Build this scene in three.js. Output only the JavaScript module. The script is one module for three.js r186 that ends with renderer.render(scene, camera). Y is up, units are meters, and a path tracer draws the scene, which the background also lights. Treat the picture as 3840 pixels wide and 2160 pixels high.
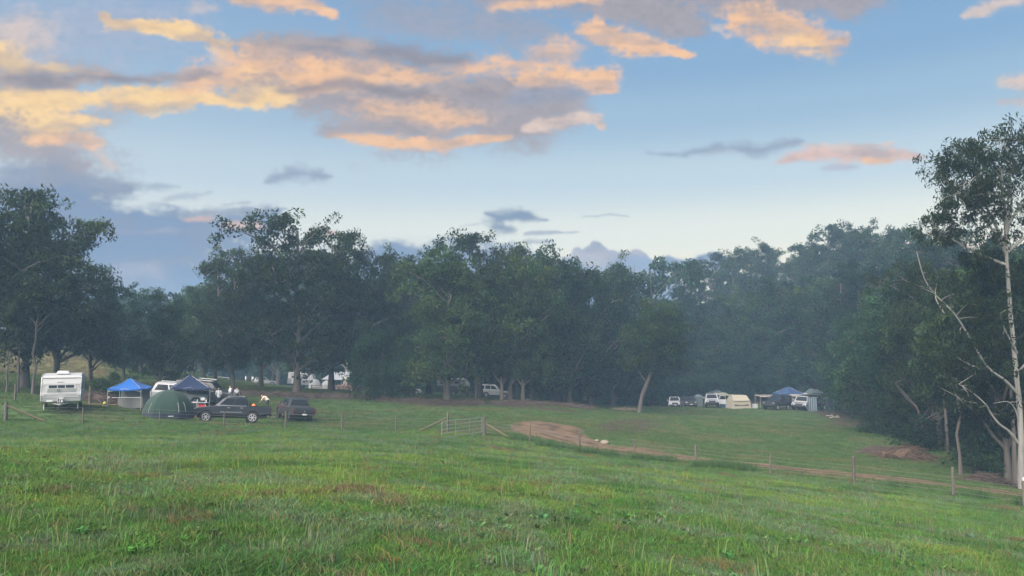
import * as THREE from 'three';
import { mergeGeometries, toCreasedNormals } from 'three/addons/utils/BufferGeometryUtils.js';
import { RoundedBoxGeometry } from 'three/addons/geometries/RoundedBoxGeometry.js';
import { ConvexGeometry } from 'three/addons/geometries/ConvexGeometry.js';
import { MarchingCubes } from 'three/addons/objects/MarchingCubes.js';

// ---------------------------------------------------------------- camera, exposure, sun
const scene = new THREE.Scene();
const renderer = new THREE.WebGLRenderer({ antialias: true });
renderer.toneMapping = THREE.LinearToneMapping;
renderer.toneMappingExposure = 2.6;
renderer.shadowMap.enabled = true;
const PITCH = 0.07016;                       // the lens looks 4 degrees up
const camera = new THREE.PerspectiveCamera(41.56, 16 / 9, 0.1, 4000);
camera.position.set(0, 1.6, 0);
camera.lookAt(0, 1.6 + Math.sin(PITCH) * 10, -Math.cos(PITCH) * 10);
camera.focus = 55;

// the last light of the day: a broad soft glow high on the left, where the lit clouds stand
const sun = new THREE.DirectionalLight(0xfff0e2, 3.7);
sun.position.set(-70, 102, 38);
sun.target.position.set(0, -5, -60);
sun.castShadow = true;
sun.shadow.radius = 140;
sun.shadow.mapSize.set(2048, 2048);
Object.assign(sun.shadow.camera, { left: -120, right: 120, top: 120, bottom: -120, near: 1, far: 400 });
sun.name = 'evening_glow';
scene.add(sun, sun.target);
scene.fog = new THREE.FogExp2(new THREE.Color().setRGB(0.44, 0.72, 1.0), 0.0014);

// ---------------------------------------------------------------- numbers
const rng = (a) => () => { a |= 0; a = (a + 0x6d2b79f5) | 0; let t = Math.imul(a ^ (a >>> 15), 1 | a); t = (t + Math.imul(t ^ (t >>> 7), 61 | t)) ^ t; return ((t ^ (t >>> 14)) >>> 0) / 4294967296; };
const clamp = (x, a = 0, b = 1) => (x < a ? a : x > b ? b : x), mix = (a, b, t) => a + (b - a) * t;
const smooth = (a, b, x) => { const t = clamp((x - a) / (b - a)); return t * t * (3 - 2 * t); };
const hash = (x, y) => { let h = Math.imul(x, 374761393) + Math.imul(y, 668265263); h = Math.imul(h ^ (h >>> 13), 1274126177); return ((h ^ (h >>> 16)) >>> 0) / 4294967296; };
function noise(x, y) {
  const ix = Math.floor(x), iy = Math.floor(y), fx = x - ix, fy = y - iy, s = fx * fx * (3 - 2 * fx), t = fy * fy * (3 - 2 * fy);
  return mix(mix(hash(ix, iy), hash(ix + 1, iy), s), mix(hash(ix, iy + 1), hash(ix + 1, iy + 1), s), t);
}
function fbm(x, y, n = 4) { let a = 0.5, s = 0, w = 0; for (let i = 0; i < n; i++) { s += a * noise(x, y); w += a; a *= 0.5; const q = x * 1.6 - y * 1.2 + 17.3; y = x * 1.2 + y * 1.6 + 9.1; x = q; } return s / w; }
const lin = (c) => (c <= 0.04045 ? c / 12.92 : Math.pow((c + 0.055) / 1.055, 2.4));
const L3 = (r, g, b) => [lin(r / 255), lin(g / 255), lin(b / 255)];

// ---------------------------------------------------------------- sky: air and clouds at dusk
const SKY = (() => {
  const GAIN = 1 / 2.6, W = 4096, H = 2048, data = new Float32Array(W * H * 4), D = Math.PI / 180;
  const stops = [[-5, 255, 240, 204], [2, 255, 243, 208], [5, 252, 242, 214], [8, 236, 238, 226], [12, 198, 217, 228], [16.5, 158, 190, 216], [20, 136, 174, 210], [25, 121, 162, 204], [40, 108, 151, 200], [90, 92, 136, 190]].map(([e, ...c]) => [e, ...L3(...c)]);
  const air = (el, az, o) => {
    let i = 0; while (i < stops.length - 2 && el > stops[i + 1][0]) i++;
    const a = stops[i], b = stops[i + 1], t = smooth(0, 1, clamp((el - a[0]) / (b[0] - a[0])));
    const west = Math.pow(clamp(Math.cos(az + 0.9)), 2) * clamp(1 - el / 60);       // paler towards the set sun
    const g = L3(186, 199, 214);
    const glow = 1 + 0.1 * smooth(14, 4, el);                                          // the bright band of a clear dusk horizon
    for (let c = 0; c < 3; c++) o[c] = mix(mix(a[c + 1], b[c + 1], t), g[c], west * 0.45) * glow;
  };
  // clouds on a sky chart (flat chart round the axis the valley points along): strokes of [x, y, half thickness], colour, cover, edge softness, raggedness, grain, squash
  const GOLD = L3(252, 214, 156), PEACH = L3(246, 197, 154), PALE = L3(226, 202, 188), MAUVE = L3(168, 160, 165), DARK = L3(146, 140, 149), BLUE = L3(116, 139, 172), DEEP = L3(102, 127, 161), SLATE = L3(140, 153, 176), PINK = L3(178, 180, 197), ROSE = L3(226, 190, 178);
  const clouds = [
    // thin veils up high
    [[[-200, 60, 170], [300, 110, 150], [620, 40, 90]], PINK, 0.55, 1.1, 1.3, 260, 2],
    [[[1450, 40, 90], [1700, 110, 80], [2000, 130, 90]], MAUVE, 0.55, 1.0, 1.4, 200, 2],
    // left mass going down to the bank
    [[[-150, 380, 150], [120, 500, 190], [220, 600, 170], [180, 700, 150]], MAUVE, 0.96, 0.75, 1.0, 170, 1.5],
    [[[-200, 760, 170], [200, 700, 130], [370, 690, 80], [470, 690, 30]], SLATE, 0.95, 0.6, 0.8, 150, 1.6],
    [[[-200, 900, 230], [300, 880, 190], [700, 880, 130], [960, 850, 70], [1060, 800, 14]], BLUE, 0.96, 0.42, 0.75, 130, 2],
    [[[-300, 1090, 190], [450, 1070, 160], [950, 1040, 120]], BLUE, 0.9, 0.9, 0.7, 190, 1.6],
    [[[-100, 1000, 140], [500, 960, 130], [900, 950, 90]], DEEP, 0.75, 0.9, 0.8, 190, 2],
    [[[380, 1040, 50], [560, 1020, 42], [640, 1050, 40]], PINK, 0.6, 0.9, 0.9, 120, 2.2],
    [[[430, 870, 16], [620, 868, 18]], PINK, 0.5, 0.9, 1.2, 60, 2.5],
    [[[700, 822, 13], [770, 820, 15]], ROSE, 0.85, 0.8, 1.1, 45, 2.4], [[[850, 845, 22], [960, 850, 20]], ROSE, 0.85, 0.8, 1.0, 50, 2.2], [[[1180, 862, 14], [1260, 868, 12]], ROSE, 0.8, 0.8, 1.0, 50, 2.2],
    [[[620, 805, 18], [800, 798, 22], [1000, 792, 18], [1080, 790, 6]], SLATE, 0.8, 0.7, 1.1, 60, 2.2],
    [[[500, 690, 22], [620, 700, 15], [660, 705, 6]], SLATE, 0.55, 0.8, 1.3, 50, 2.4], [[[610, 745, 12], [700, 735, 20], [780, 722, 8]], SLATE, 0.45, 0.8, 1.3, 50, 2.4], [[[570, 760, 14], [640, 775, 10]], SLATE, 0.4, 0.9, 1.3, 50, 2.4], [[[840, 766, 9], [930, 758, 9]], SLATE, 0.6, 0.9, 1.2, 40, 2.4],
    // golden lit patch in the left mass
    [[[60, 130, 90], [-60, 220, 80]], PALE, 0.7, 1.0, 1.0, 120, 1.5], [[[-60, 190, 70], [60, 250, 50], [100, 275, 24]], GOLD, 0.95, 0.7, 1.0, 90, 1.7],
    [[[180, 262, 26], [300, 270, 24], [420, 290, 14]], GOLD, 0.85, 0.7, 1.1, 70, 1.9],
    [[[160, 470, 60], [300, 455, 42], [380, 455, 18]], GOLD, 0.95, 0.75, 1.1, 80, 1.8], [[[110, 520, 20], [250, 515, 34], [340, 530, 24]], PEACH, 0.85, 0.8, 1.1, 80, 1.8], [[[370, 575, 20], [410, 620, 18]], PALE, 0.6, 0.9, 1.2, 70, 1.6],
    // long dark band with its glowing lower edge
    [[[-200, 360, 90], [60, 385, 62], [350, 372, 56], [700, 372, 42], [900, 380, 36], [1090, 360, 20]], GOLD, 0.98, 0.5, 0.9, 75, 1.5],
    [[[700, 300, 60], [960, 290, 80], [1060, 330, 50]], PEACH, 0.9, 0.7, 1.0, 90, 1.6],
    [[[-200, 300, 62], [100, 302, 46], [400, 306, 42], [640, 292, 34], [800, 268, 18]], DARK, 0.93, 0.7, 0.9, 110, 2],
    // the curved golden streak
    [[[392, 48, 14], [420, 80, 22], [520, 88, 20], [640, 108, 26], [740, 130, 34], [830, 165, 40], [850, 195, 32]], GOLD, 0.98, 0.42, 0.95, 55, 1.3], [[[820, 205, 36], [800, 250, 26]], PALE, 0.7, 0.9, 1.0, 70, 1.4],
    // great middle cloud
    [[[1000, 250, 110], [1300, 300, 180], [1600, 400, 190], [1850, 420, 170], [2050, 390, 120]], MAUVE, 0.95, 0.55, 0.8, 170, 1.45],
    [[[980, 250, 90], [1150, 290, 70], [1350, 310, 50]], PEACH, 0.95, 0.8, 1.0, 100, 1.6],
    [[[940, 330, 60], [1060, 350, 44]], GOLD, 0.9, 0.7, 1.0, 80, 1.6],
    [[[1180, 255, 40], [1400, 270, 46], [1650, 290, 40], [1850, 240, 50], [1960, 230, 40]], PEACH, 0.8, 0.9, 1.1, 120, 2],
    [[[1020, 168, 34], [1250, 170, 44], [1500, 195, 44], [1720, 220, 36]], DARK, 0.85, 0.9, 1.0, 130, 2.1],
    [[[1080, 335, 26], [1280, 320, 34], [1450, 345, 26], [1650, 360, 26]], DARK, 0.85, 0.8, 1.0, 90, 2.2],
    [[[1400, 430, 60], [1600, 420, 66], [1760, 440, 46]], PEACH, 0.85, 0.9, 1.0, 110, 1.9],
    [[[1250, 510, 20], [1400, 535, 34], [1560, 545, 34], [1760, 535, 24], [1900, 525, 12]], PEACH, 0.97, 0.6, 0.9, 70, 1.9],
    [[[1230, 490, 28], [1420, 488, 30], [1600, 480, 26]], MAUVE, 0.8, 0.8, 1.0, 80, 2.2],
    [[[1700, 320, 40], [1900, 340, 44], [2060, 350, 36]], DARK, 0.7, 0.9, 1.0, 100, 2.2],
    [[[1960, 300, 40], [2100, 270, 44], [2240, 300, 50], [2300, 325, 22]], PEACH, 0.96, 0.55, 0.95, 80, 1.7],
    [[[1960, 360, 40], [2080, 350, 34], [2150, 340, 24]], SLATE, 0.8, 0.9, 1.0, 100, 2],
    [[[1900, 500, 40], [2000, 495, 36]], MAUVE, 0.8, 0.9, 1.0, 90, 2], [[[1990, 490, 24], [2120, 462, 32], [2230, 448, 22], [2250, 485, 8]], PALE, 0.94, 0.6, 1.0, 70, 1.9],
    [[[2030, 200, 40], [2120, 180, 50], [2060, 250, 40]], PEACH, 0.75, 0.9, 1.0, 80, 1.5],
    // top middle and top right
    [[[1850, -30, 60], [2200, -10, 80], [2500, 60, 90], [2600, 100, 50]], MAUVE, 0.9, 0.7, 1.0, 140, 1.6],
    [[[1880, 25, 26], [2050, 12, 26], [2200, -10, 30]], PEACH, 0.85, 0.8, 1.0, 80, 2], [[[2230, 110, 50], [2350, 160, 54], [2470, 180, 44], [2560, 218, 22]], PEACH, 0.97, 0.55, 0.95, 80, 1.5],
    [[[2640, -60, 80], [2900, -40, 110], [3200, -20, 90], [3180, 60, 40]], MAUVE, 0.9, 0.7, 0.9, 150, 1.6], [[[2760, 70, 50], [2880, 90, 66], [3000, 120, 70], [3110, 165, 50], [3170, 150, 24]], PEACH, 0.98, 0.55, 0.85, 100, 1.4], [[[2940, 130, 40], [3080, 180, 44], [3120, 222, 18]], GOLD, 0.45, 0.9, 0.9, 100, 1.5], [[[2690, 100, 16], [2730, 130, 12]], PALE, 0.7, 0.9, 1.1, 50, 1.6],
    [[[880, -10, 30], [1000, 15, 34], [1150, 20, 40], [1240, 50, 20]], PEACH, 0.9, 0.7, 1.0, 70, 1.7], [[[740, 20, 28], [790, 30, 20]], PALE, 0.45, 1.0, 1.1, 60, 1.7],
    [[[3610, 66, 10], [3700, 30, 26], [3800, 0, 30]], PALE, 0.8, 0.8, 1.0, 70, 1.7], [[[3770, 300, 24], [3900, 310, 50]], PALE, 0.85, 0.7, 1.0, 70, 1.6], [[[3760, 385, 18], [3900, 380, 30]], PALE, 0.6, 0.9, 1.0, 70, 1.9],
    // grey streak and peach cloud on the right
    [[[2430, 572, 8], [2560, 585, 12], [2700, 565, 22], [2850, 555, 24], [2980, 535, 16], [3010, 530, 5]], SLATE, 0.75, 1.2, 1.7, 60, 2.2],
    [[[2940, 600, 14], [3080, 580, 34], [3200, 570, 40], [3300, 580, 32], [3420, 590, 18], [3490, 592, 6]], ROSE, 0.9, 0.8, 1.0, 70, 2], [[[3040, 550, 16], [3200, 545, 20], [3340, 542, 10]], PALE, 0.7, 0.8, 1.0, 60, 2.3], [[[3090, 635, 14], [3200, 628, 16]], PINK, 0.7, 0.9, 1.0, 60, 2.2], [[[3250, 602, 16], [3320, 600, 14]], PEACH, 0.9, 0.9, 0.9, 50, 1.9],
    // small dark clouds
    [[[1020, 685, 10], [1110, 655, 30], [1170, 655, 22], [1235, 655, 6]], SLATE, 0.8, 1.2, 1.6, 55, 1.8],
    [[[1820, 806, 6], [1880, 820, 30], [1960, 815, 22], [2050, 822, 5]], DEEP, 0.85, 1.0, 1.2, 50, 1.7], [[[1870, 850, 24], [1930, 860, 14]], DEEP, 0.8, 1.0, 1.2, 45, 1.6],
    [[[2170, 811, 3], [2250, 808, 5], [2350, 811, 3]], SLATE, 0.6, 0.8, 0.8, 50, 2.4], [[[1980, 875, 8], [2060, 868, 10], [2160, 868, 4]], SLATE, 0.7, 0.7, 1.1, 45, 2.3], [[[1720, 850, 3], [1800, 845, 5]], SLATE, 0.4, 0.8, 0.9, 45, 2.3],
    // blue banks low over the wood
    [[[900, 1130, 200], [1450, 1040, 150], [1680, 1010, 130], [1800, 1020, 130], [2000, 1050, 110], [2400, 1120, 110]], BLUE, 0.97, 0.3, 0.5, 100, 1.7],
    [[[1990, 905, 12], [2060, 900, 12]], SLATE, 0.6, 0.8, 1.0, 40, 2.4],
    [[[2130, 1060, 40], [2135, 985, 26], [2165, 1000, 34], [2170, 950, 20], [2200, 1000, 40], [2210, 950, 26], [2240, 1000, 40], [2238, 930, 24], [2262, 940, 18], [2280, 1000, 46], [2300, 965, 24], [2340, 1010, 46], [2345, 965, 24], [2385, 1010, 46], [2390, 962, 28], [2412, 985, 26], [2440, 1030, 40], [2450, 1000, 22], [2480, 1050, 36]], L3(140, 160, 191), 0.93, 0.16, 0.3, 20, 1],
    [[[2510, 985, 26], [2560, 1010, 40]], BLUE, 0.9, 0.2, 0.5, 40, 1.1], [[[2610, 1000, 36], [2660, 980, 30], [2720, 1000, 40]], BLUE, 0.9, 0.2, 0.5, 40, 1.2],
    [[[3340, 895, 24], [3500, 960, 60], [3750, 990, 70]], ROSE, 0.75, 0.7, 0.9, 80, 1.8],
  ].map(([p, c, cover, soft, rag, grain, sq]) => ({ p, c, cover, soft, rag, grain, sq, warm: c[0] > c[2], mott: c === BLUE || c === DEEP || c === SLATE || c === PINK ? 0.25 : 1, box: [Math.min(...p.map((q) => q[0] - q[2] * 3.4)), Math.max(...p.map((q) => q[0] + q[2] * 3.4)), Math.min(...p.map((q) => q[1] - q[2] * 2.4)), Math.max(...p.map((q) => q[1] + q[2] * 2.4))] }));
  const cp = Math.cos(PITCH), sp = Math.sin(PITCH), o = [0, 0, 0];
  for (let row = 0; row < H; row++) {
    const el = ((row + 0.5) / H - 0.5) * Math.PI, y = Math.sin(el), ce = Math.cos(el);
    if (el < -0.06) { for (let col = 0; col < W; col++) data.set([0.08, 0.09, 0.08, 1], (row * W + col) * 4); continue; }
    for (let col = 0; col < W; col++) {
      const ph = ((col + 0.5) / W - 0.5) * 2 * Math.PI, x = Math.cos(ph) * ce, z = Math.sin(ph) * ce, az = Math.atan2(x, -z);
      air(el / D, az, o);
      const zc = -y * sp + z * cp, yc = y * cp + z * sp;
      let own = 0;
      if (zc < -0.2) {
        const cx = 1920 - (2846 * x) / zc, cy = 1080 + (2846 * yc) / zc;
        own = smooth(-620, -160, cx) * (1 - smooth(4000, 4460, cx)) * smooth(-560, -130, cy);
        if (own > 0) {
          const wx = (fbm(cx / 210, cy / 120) - 0.5) * 90 + (fbm(cx / 46 + 7, cy / 30) - 0.5) * 26, wy = (fbm(cx / 180 + 31, cy / 110) - 0.5) * 60 + (fbm(cx / 44 + 3, cy / 30 + 5) - 0.5) * 18;
          const puff = 0.62 * fbm(cx / 44 + 40, cy / 20, 6) + 0.38 * (1 - Math.abs(2 * fbm(cx / 34 + 8, cy / 20 + 3, 5) - 1) * 1.6), mottle = fbm(cx / 150 + 90, cy / 52 + 11, 5);
          for (const k of clouds) {
            if (cx < k.box[0] || cx > k.box[1] || cy < k.box[2] || cy > k.box[3]) continue;
            const qx = cx + wx * clamp(k.grain / 110), qy = cy + wy * clamp(k.grain / 110);
            let f = -9;
            for (let i = 0; i + 1 < k.p.length; i++) {
              const [ax, ay, ar] = k.p[i], [bx, by, br] = k.p[i + 1], dx = bx - ax, dy = (by - ay) * k.sq, px = qx - ax, py = (qy - ay) * k.sq;
              const t = clamp((px * dx + py * dy) / (dx * dx + dy * dy || 1)), r = mix(ar, br, t), d = Math.hypot(px - dx * t, py - dy * t);
              f = Math.max(f, 1 - d / (r * Math.sqrt(k.sq) * 1.12));
            }
            if (f < -1.2) continue;
            const g = fbm(cx / (k.grain * 1.5), (cy / k.grain) * 1.25, 6) - 0.5, fine = puff - 0.5;
            const a = smooth(-k.soft * (k.warm ? 0.68 : 0.85), k.soft * (k.warm ? 1.15 : 1.3), f * 1.05 + g * k.rag * 1.7 + fine * k.rag * (k.warm ? 1.25 : 1.2)) * k.cover * own;
            const b = k.warm ? MAUVE : PALE, u = smooth(0.42, 0.74, mottle) * (k.warm ? 0.6 : 0.38) * k.mott, tone = 1 + fine * 0.34;
            for (let c = 0; c < 3; c++) o[c] = mix(o[c], mix(k.c[c], b[c], u) * tone, a);
          }
        }
      }
      if (own < 1 && el > -0.02) {                                     // the same broken cloud all round
        const k = 1 / (y + 0.12), g = fbm(x * k * 1.5 + 5, z * k * 1.5 + 3, 5), a = smooth(0.5, 0.68, g) * 0.85 * (1 - own) * smooth(-0.02, 0.1, el), warm = 0.35 + 0.3 * Math.cos(az + 0.9);
        const lit = clamp(warm + (g - 0.6) * -2);
        for (let c = 0; c < 3; c++) o[c] = mix(o[c], mix(MAUVE[c], PEACH[c], lit), a);
      }
      const i = (row * W + col) * 4;
      data[i] = o[0] * GAIN; data[i + 1] = o[1] * GAIN; data[i + 2] = o[2] * GAIN; data[i + 3] = 1;
    }
  }
  const t = new THREE.DataTexture(data, W, H, THREE.RGBAFormat, THREE.FloatType);
  t.mapping = THREE.EquirectangularReflectionMapping; t.colorSpace = THREE.LinearSRGBColorSpace; t.magFilter = t.minFilter = THREE.LinearFilter; t.needsUpdate = true;
  return t;
})();
scene.background = SKY;
scene.environment = SKY;
console.log('sky done');

// ---------------------------------------------------------------- naming
const taken = new Map();
function numbered(n) { const k = taken.get(n) ?? 0; taken.set(n, k + 1); return k ? n + '_' + String(k).padStart(3, '0') : n; }
function shade(o) { o.traverse((c) => { if (c.isMesh) { c.castShadow = true; c.receiveShadow = true; } }); return o; }
function group(name, x, z, turn = 0, dy = 0) { const g = new THREE.Group(); g.name = numbered(name); g.position.set(x, ground(x, z) + dy, z); g.rotation.y = turn; scene.add(g); return g; }
function tag(o, label, category, grp) { o.userData.label = label; o.userData.category = category; if (grp) o.userData.group = grp; return o; }
function part(name, geo, m, parent) { const o = new THREE.Mesh(geo, m); o.name = name; parent.add(o); o.castShadow = o.receiveShadow = true; return o; }
const at = (px, d) => [((px - 1920) / 2846) * d * 0.99, -d];       // a bearing and a distance from the viewpoint, to metres on the ground

// ---------------------------------------------------------------- terrain: a hillside paddock falling to a creek flat
const SURVEY = [[0, 0, 0], [-8, 0, 0], [8, -0.6, 0], [0, 1.2, 15], [-20, 0.9, 10], [20, -0.8, 10], [0, 3, 40], [-60, 3, 40], [60, 0, 40], [-31.07, -3.26, -47], [-26.89, -3.48, -48], [-22.67, -3.75, -49.3], [-18.97, -4.04, -50.5], [-15.26, -4.26, -51.7], [-11.74, -4.5, -53], [-8.2, -4.75, -54.2], [-4.65, -4.9, -55.5], [-1.98, -5.04, -54.3], [1.22, -5.19, -52.3], [4.37, -5.58, -50], [7.61, -5.68, -47.7], [10.88, -5.73, -45.5], [14.51, -5.82, -43.2], [18.2, -5.97, -41], [21.85, -6, -38.2], [24.19, -6.21, -36.5], [27.89, -6.5, -34], [-36.33, -2.98, -45], [-7.77, -0.92, -11.75], [-17.09, -1.93, -25.85], [-3.82, -1.2, -12.92], [-8.39, -2.52, -28.44], [-0.5, -1.42, -13.58], [-1.09, -2.99, -29.86], [2.72, -1.58, -11.38], [5.99, -3.31, -25.02], [5.46, -1.66, -9.55], [12.02, -3.49, -21.01], [6.97, -1.81, -8.5], [15.34, -3.81, -18.7], [-9.09, -0.79, -11.25], [-19.99, -1.66, -24.75], [-29.64, -2.82, -50.5], [-36.82, -2.48, -58], [-44.4, -1.95, -60], [-30.1, -3.63, -60], [-23.54, -3.54, -52.5], [-22.21, -4.37, -56], [-20.45, -4.4, -56], [-18.8, -4.49, -56.6], [-18.15, -5.02, -64], [-27.66, -3.87, -69], [-23.44, -4.39, -69], [-15.55, -5.03, -72], [-27.83, -3.69, -76], [-21.9, -4.07, -78], [-15.91, -4.39, -78], [-6.83, -4.96, -80], [-0.56, -5.1, -81], [5.27, -5.55, -84], [-8.82, -6.64, -115], [-2.81, -6.8, -115], [-36.07, -6.37, -130], [-71.39, -8.31, -180], [-55.86, -7.37, -160], [-33.4, -3.46, -72], [-47.78, -2.79, -90], [-62.32, -1.02, -112], [-49.47, -2.02, -80], [-51.66, -3.16, -112], [-69.86, -1.54, -90], [-96.42, 0.76, -160], [-99.47, -0.5, -200], [-130.2, 3.28, -160], [15.15, -6.54, -56], [9.79, -5.78, -50.4], [14.79, -6.13, -48.5], [19.77, -6.09, -44.6], [24.39, -6.32, -42.6], [26.94, -6.52, -40.6], [17.84, -6.32, -52.5], [22.4, -6.47, -50.5], [26.64, -7.12, -60], [11.28, -5.77, -56], [6.07, -5.7, -53], [1.59, -5.12, -57], [27.68, -9.29, -130], [28.22, -7.71, -108], [37.31, -7.69, -104], [42.74, -7.83, -104], [23.87, -7.06, -78], [30.76, -7.24, -75], [12.52, -6.47, -75], [12.57, -6.98, -95], [31.64, -6.63, -66], [28.74, -6.96, -56], [28.99, -7.24, -50], [30.22, -7.16, -46], [35.46, -7.4, -45], [41.31, -7.2, -62], [45.64, -7.64, -95], [38.64, 2.93, -190], [68.34, 9.17, -180], [94.56, 10.02, -160], [96.21, 7.07, -120], [5.6, -1.89, -200], [-29.39, -3.29, -200], [-70.77, -6.07, -220], [-419.87, 5.27, -350], [-174.33, 5.27, -350], [9.83, 7.73, -350], [231.66, 23.73, -350], [315.88, 26.24, -250], [-310.08, 3.7, -200]];
const TPS = (() => {
  const n = SURVEY.length, N = n + 3, A = [], U = (r) => (r > 1e-9 ? r * Math.log(r) : 0);
  for (let i = 0; i < N; i++) {
    const row = new Float64Array(N + 1);
    if (i < n) {
      for (let j = 0; j < n; j++) row[j] = i === j ? 2e-4 : U(((SURVEY[i][0] - SURVEY[j][0]) ** 2 + (SURVEY[i][2] - SURVEY[j][2]) ** 2) / 1e4);
      row[n] = 1; row[n + 1] = SURVEY[i][0] / 100; row[n + 2] = SURVEY[i][2] / 100; row[N] = SURVEY[i][1];
    } else for (let j = 0; j < n; j++) row[j] = i === n ? 1 : SURVEY[j][i === n + 1 ? 0 : 2] / 100;
    A.push(row);
  }
  for (let c = 0; c < N; c++) {
    let p = c; for (let r = c + 1; r < N; r++) if (Math.abs(A[r][c]) > Math.abs(A[p][c])) p = r;
    [A[c], A[p]] = [A[p], A[c]];
    for (let r = c + 1; r < N; r++) { const k = A[r][c] / A[c][c]; if (k) for (let q = c; q <= N; q++) A[r][q] -= k * A[c][q]; }
  }
  const w = new Float64Array(N);
  for (let r = N - 1; r >= 0; r--) { let s = A[r][N]; for (let q = r + 1; q < N; q++) s -= A[r][q] * w[q]; w[r] = s / A[r][r]; }
  return (x, z) => { let s = w[n] + (w[n + 1] * x) / 100 + (w[n + 2] * z) / 100; for (let j = 0; j < n; j++) s += w[j] * U(((x - SURVEY[j][0]) ** 2 + (z - SURVEY[j][2]) ** 2) / 1e4); return s; };
})();
// grid lines: half a metre in the valley, wider beyond
const lines = (a, b, step, out0, out1) => { const v = []; for (let q = a; q <= b + 1e-6; q += step) v.push(q); let s = step, q = b; while (q < out1) { s *= 1.22; q += s; v.push(q); } s = step; q = a; while (q > out0) { s *= 1.22; q -= s; v.unshift(q); } return Float64Array.from(v); };
const GX = lines(-75, 75, 0.55, -900, 900), GZ = lines(-142, 6, 0.55, -1300, 160), NX = GX.length, NZ = GZ.length, GY = new Float32Array(NX * NZ);
for (let j = 0; j < NZ; j++) for (let i = 0; i < NX; i++) {
  const x = GX[i], z = GZ[j], r = Math.hypot(x, z + 60), far = smooth(230, 420, r);
  let y = far < 1 ? TPS(x, z) : 0;
  if (far > 0) y = mix(y, 5 + 16 * (fbm(x / 260, z / 260) - 0.35), far);
  y += (fbm(x / 3.1, z / 3.1, 2) - 0.5) * 0.16 * smooth(3, 9, -z);                 // lumps of an old pasture
  GY[j * NX + i] = y;
}
const cell = (v, q) => { let a = 0, b = v.length - 2; while (a < b) { const m = (a + b + 1) >> 1; if (v[m] <= q) a = m; else b = m - 1; } return a; };
function ground(x, z) {
  const i = cell(GX, x), j = cell(GZ, z), s = clamp((x - GX[i]) / (GX[i + 1] - GX[i])), t = clamp((z - GZ[j]) / (GZ[j + 1] - GZ[j])), k = j * NX + i;
  const a = GY[k], b = GY[k + 1], c = GY[k + NX], d = GY[k + NX + 1];               // the same two triangles as the mesh
  return s + t <= 1 ? a + (b - a) * s + (c - a) * t : d + (c - d) * (1 - s) + (b - d) * (1 - t);
}
// the paddock fence, from the far left round the gate to the right
const FENCE = [[-36.34, -45], [-31.07, -47], [-26.89, -48], [-22.67, -49.3], [-18.97, -50.5], [-15.26, -51.7], [-11.74, -53], [-8.2, -54.2], [-4.65, -55.5], [-1.98, -54.3], [1.22, -52.3], [4.37, -50], [7.61, -47.7], [10.88, -45.5], [14.51, -43.2], [18.2, -41], [21.86, -38.2], [24.2, -36.5], [27.9, -34]];
const along = (P, x) => { if (x <= P[0][0]) return P[0][1]; for (let i = 0; i + 1 < P.length; i++) if (x <= P[i + 1][0]) return mix(P[i][1], P[i + 1][1], (x - P[i][0]) / (P[i + 1][0] - P[i][0])); return P[P.length - 1][1]; };
const beyond = (x, z) => along(FENCE, x) - z;                                        // metres past the fence
const TRACK = [[2.49, -65.2, 2.0], [2.75, -62.2, 2.9], [2.75, -58.6, 2.7], [3.0, -56.6, 2.4], [3.9, -55.0, 2.0], [5.4, -53.5, 1.5], [7.76, -51.9, 1.15], [9.9, -50.4, 1.1], [13.07, -49.0, 1.1], [15.77, -47.4, 1.15], [17.92, -45.9, 1.15], [19.9, -44.7, 1.15], [22.33, -43.7, 1.2], [24.73, -42.6, 1.2], [27.2, -40.7, 1.2], [30.5, -38.2, 1.2], [40, -32, 1.2]];
function trackAt(x, z) {                                                             // >0 inside, in half widths
  let f = -99;
  for (let i = 0; i + 1 < TRACK.length; i++) { const [ax, az, ar] = TRACK[i], [bx, bz, br] = TRACK[i + 1], dx = bx - ax, dz = bz - az, t = clamp(((x - ax) * dx + (z - az) * dz) / (dx * dx + dz * dz)), r = mix(ar, br, t); f = Math.max(f, (r - Math.hypot(x - ax - dx * t, z - az - dz * t))); }
  return f;
}
const TREELINE = [[-80, -62], [-36, -60], [-33, -68], [-28, -76], [-22, -80], [0, -81], [8, -87], [16, -104], [22, -122], [35, -119], [41, -105], [38, -84], [33, -68], [31, -58], [32, -48], [40, -40], [70, -20]];
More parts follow.
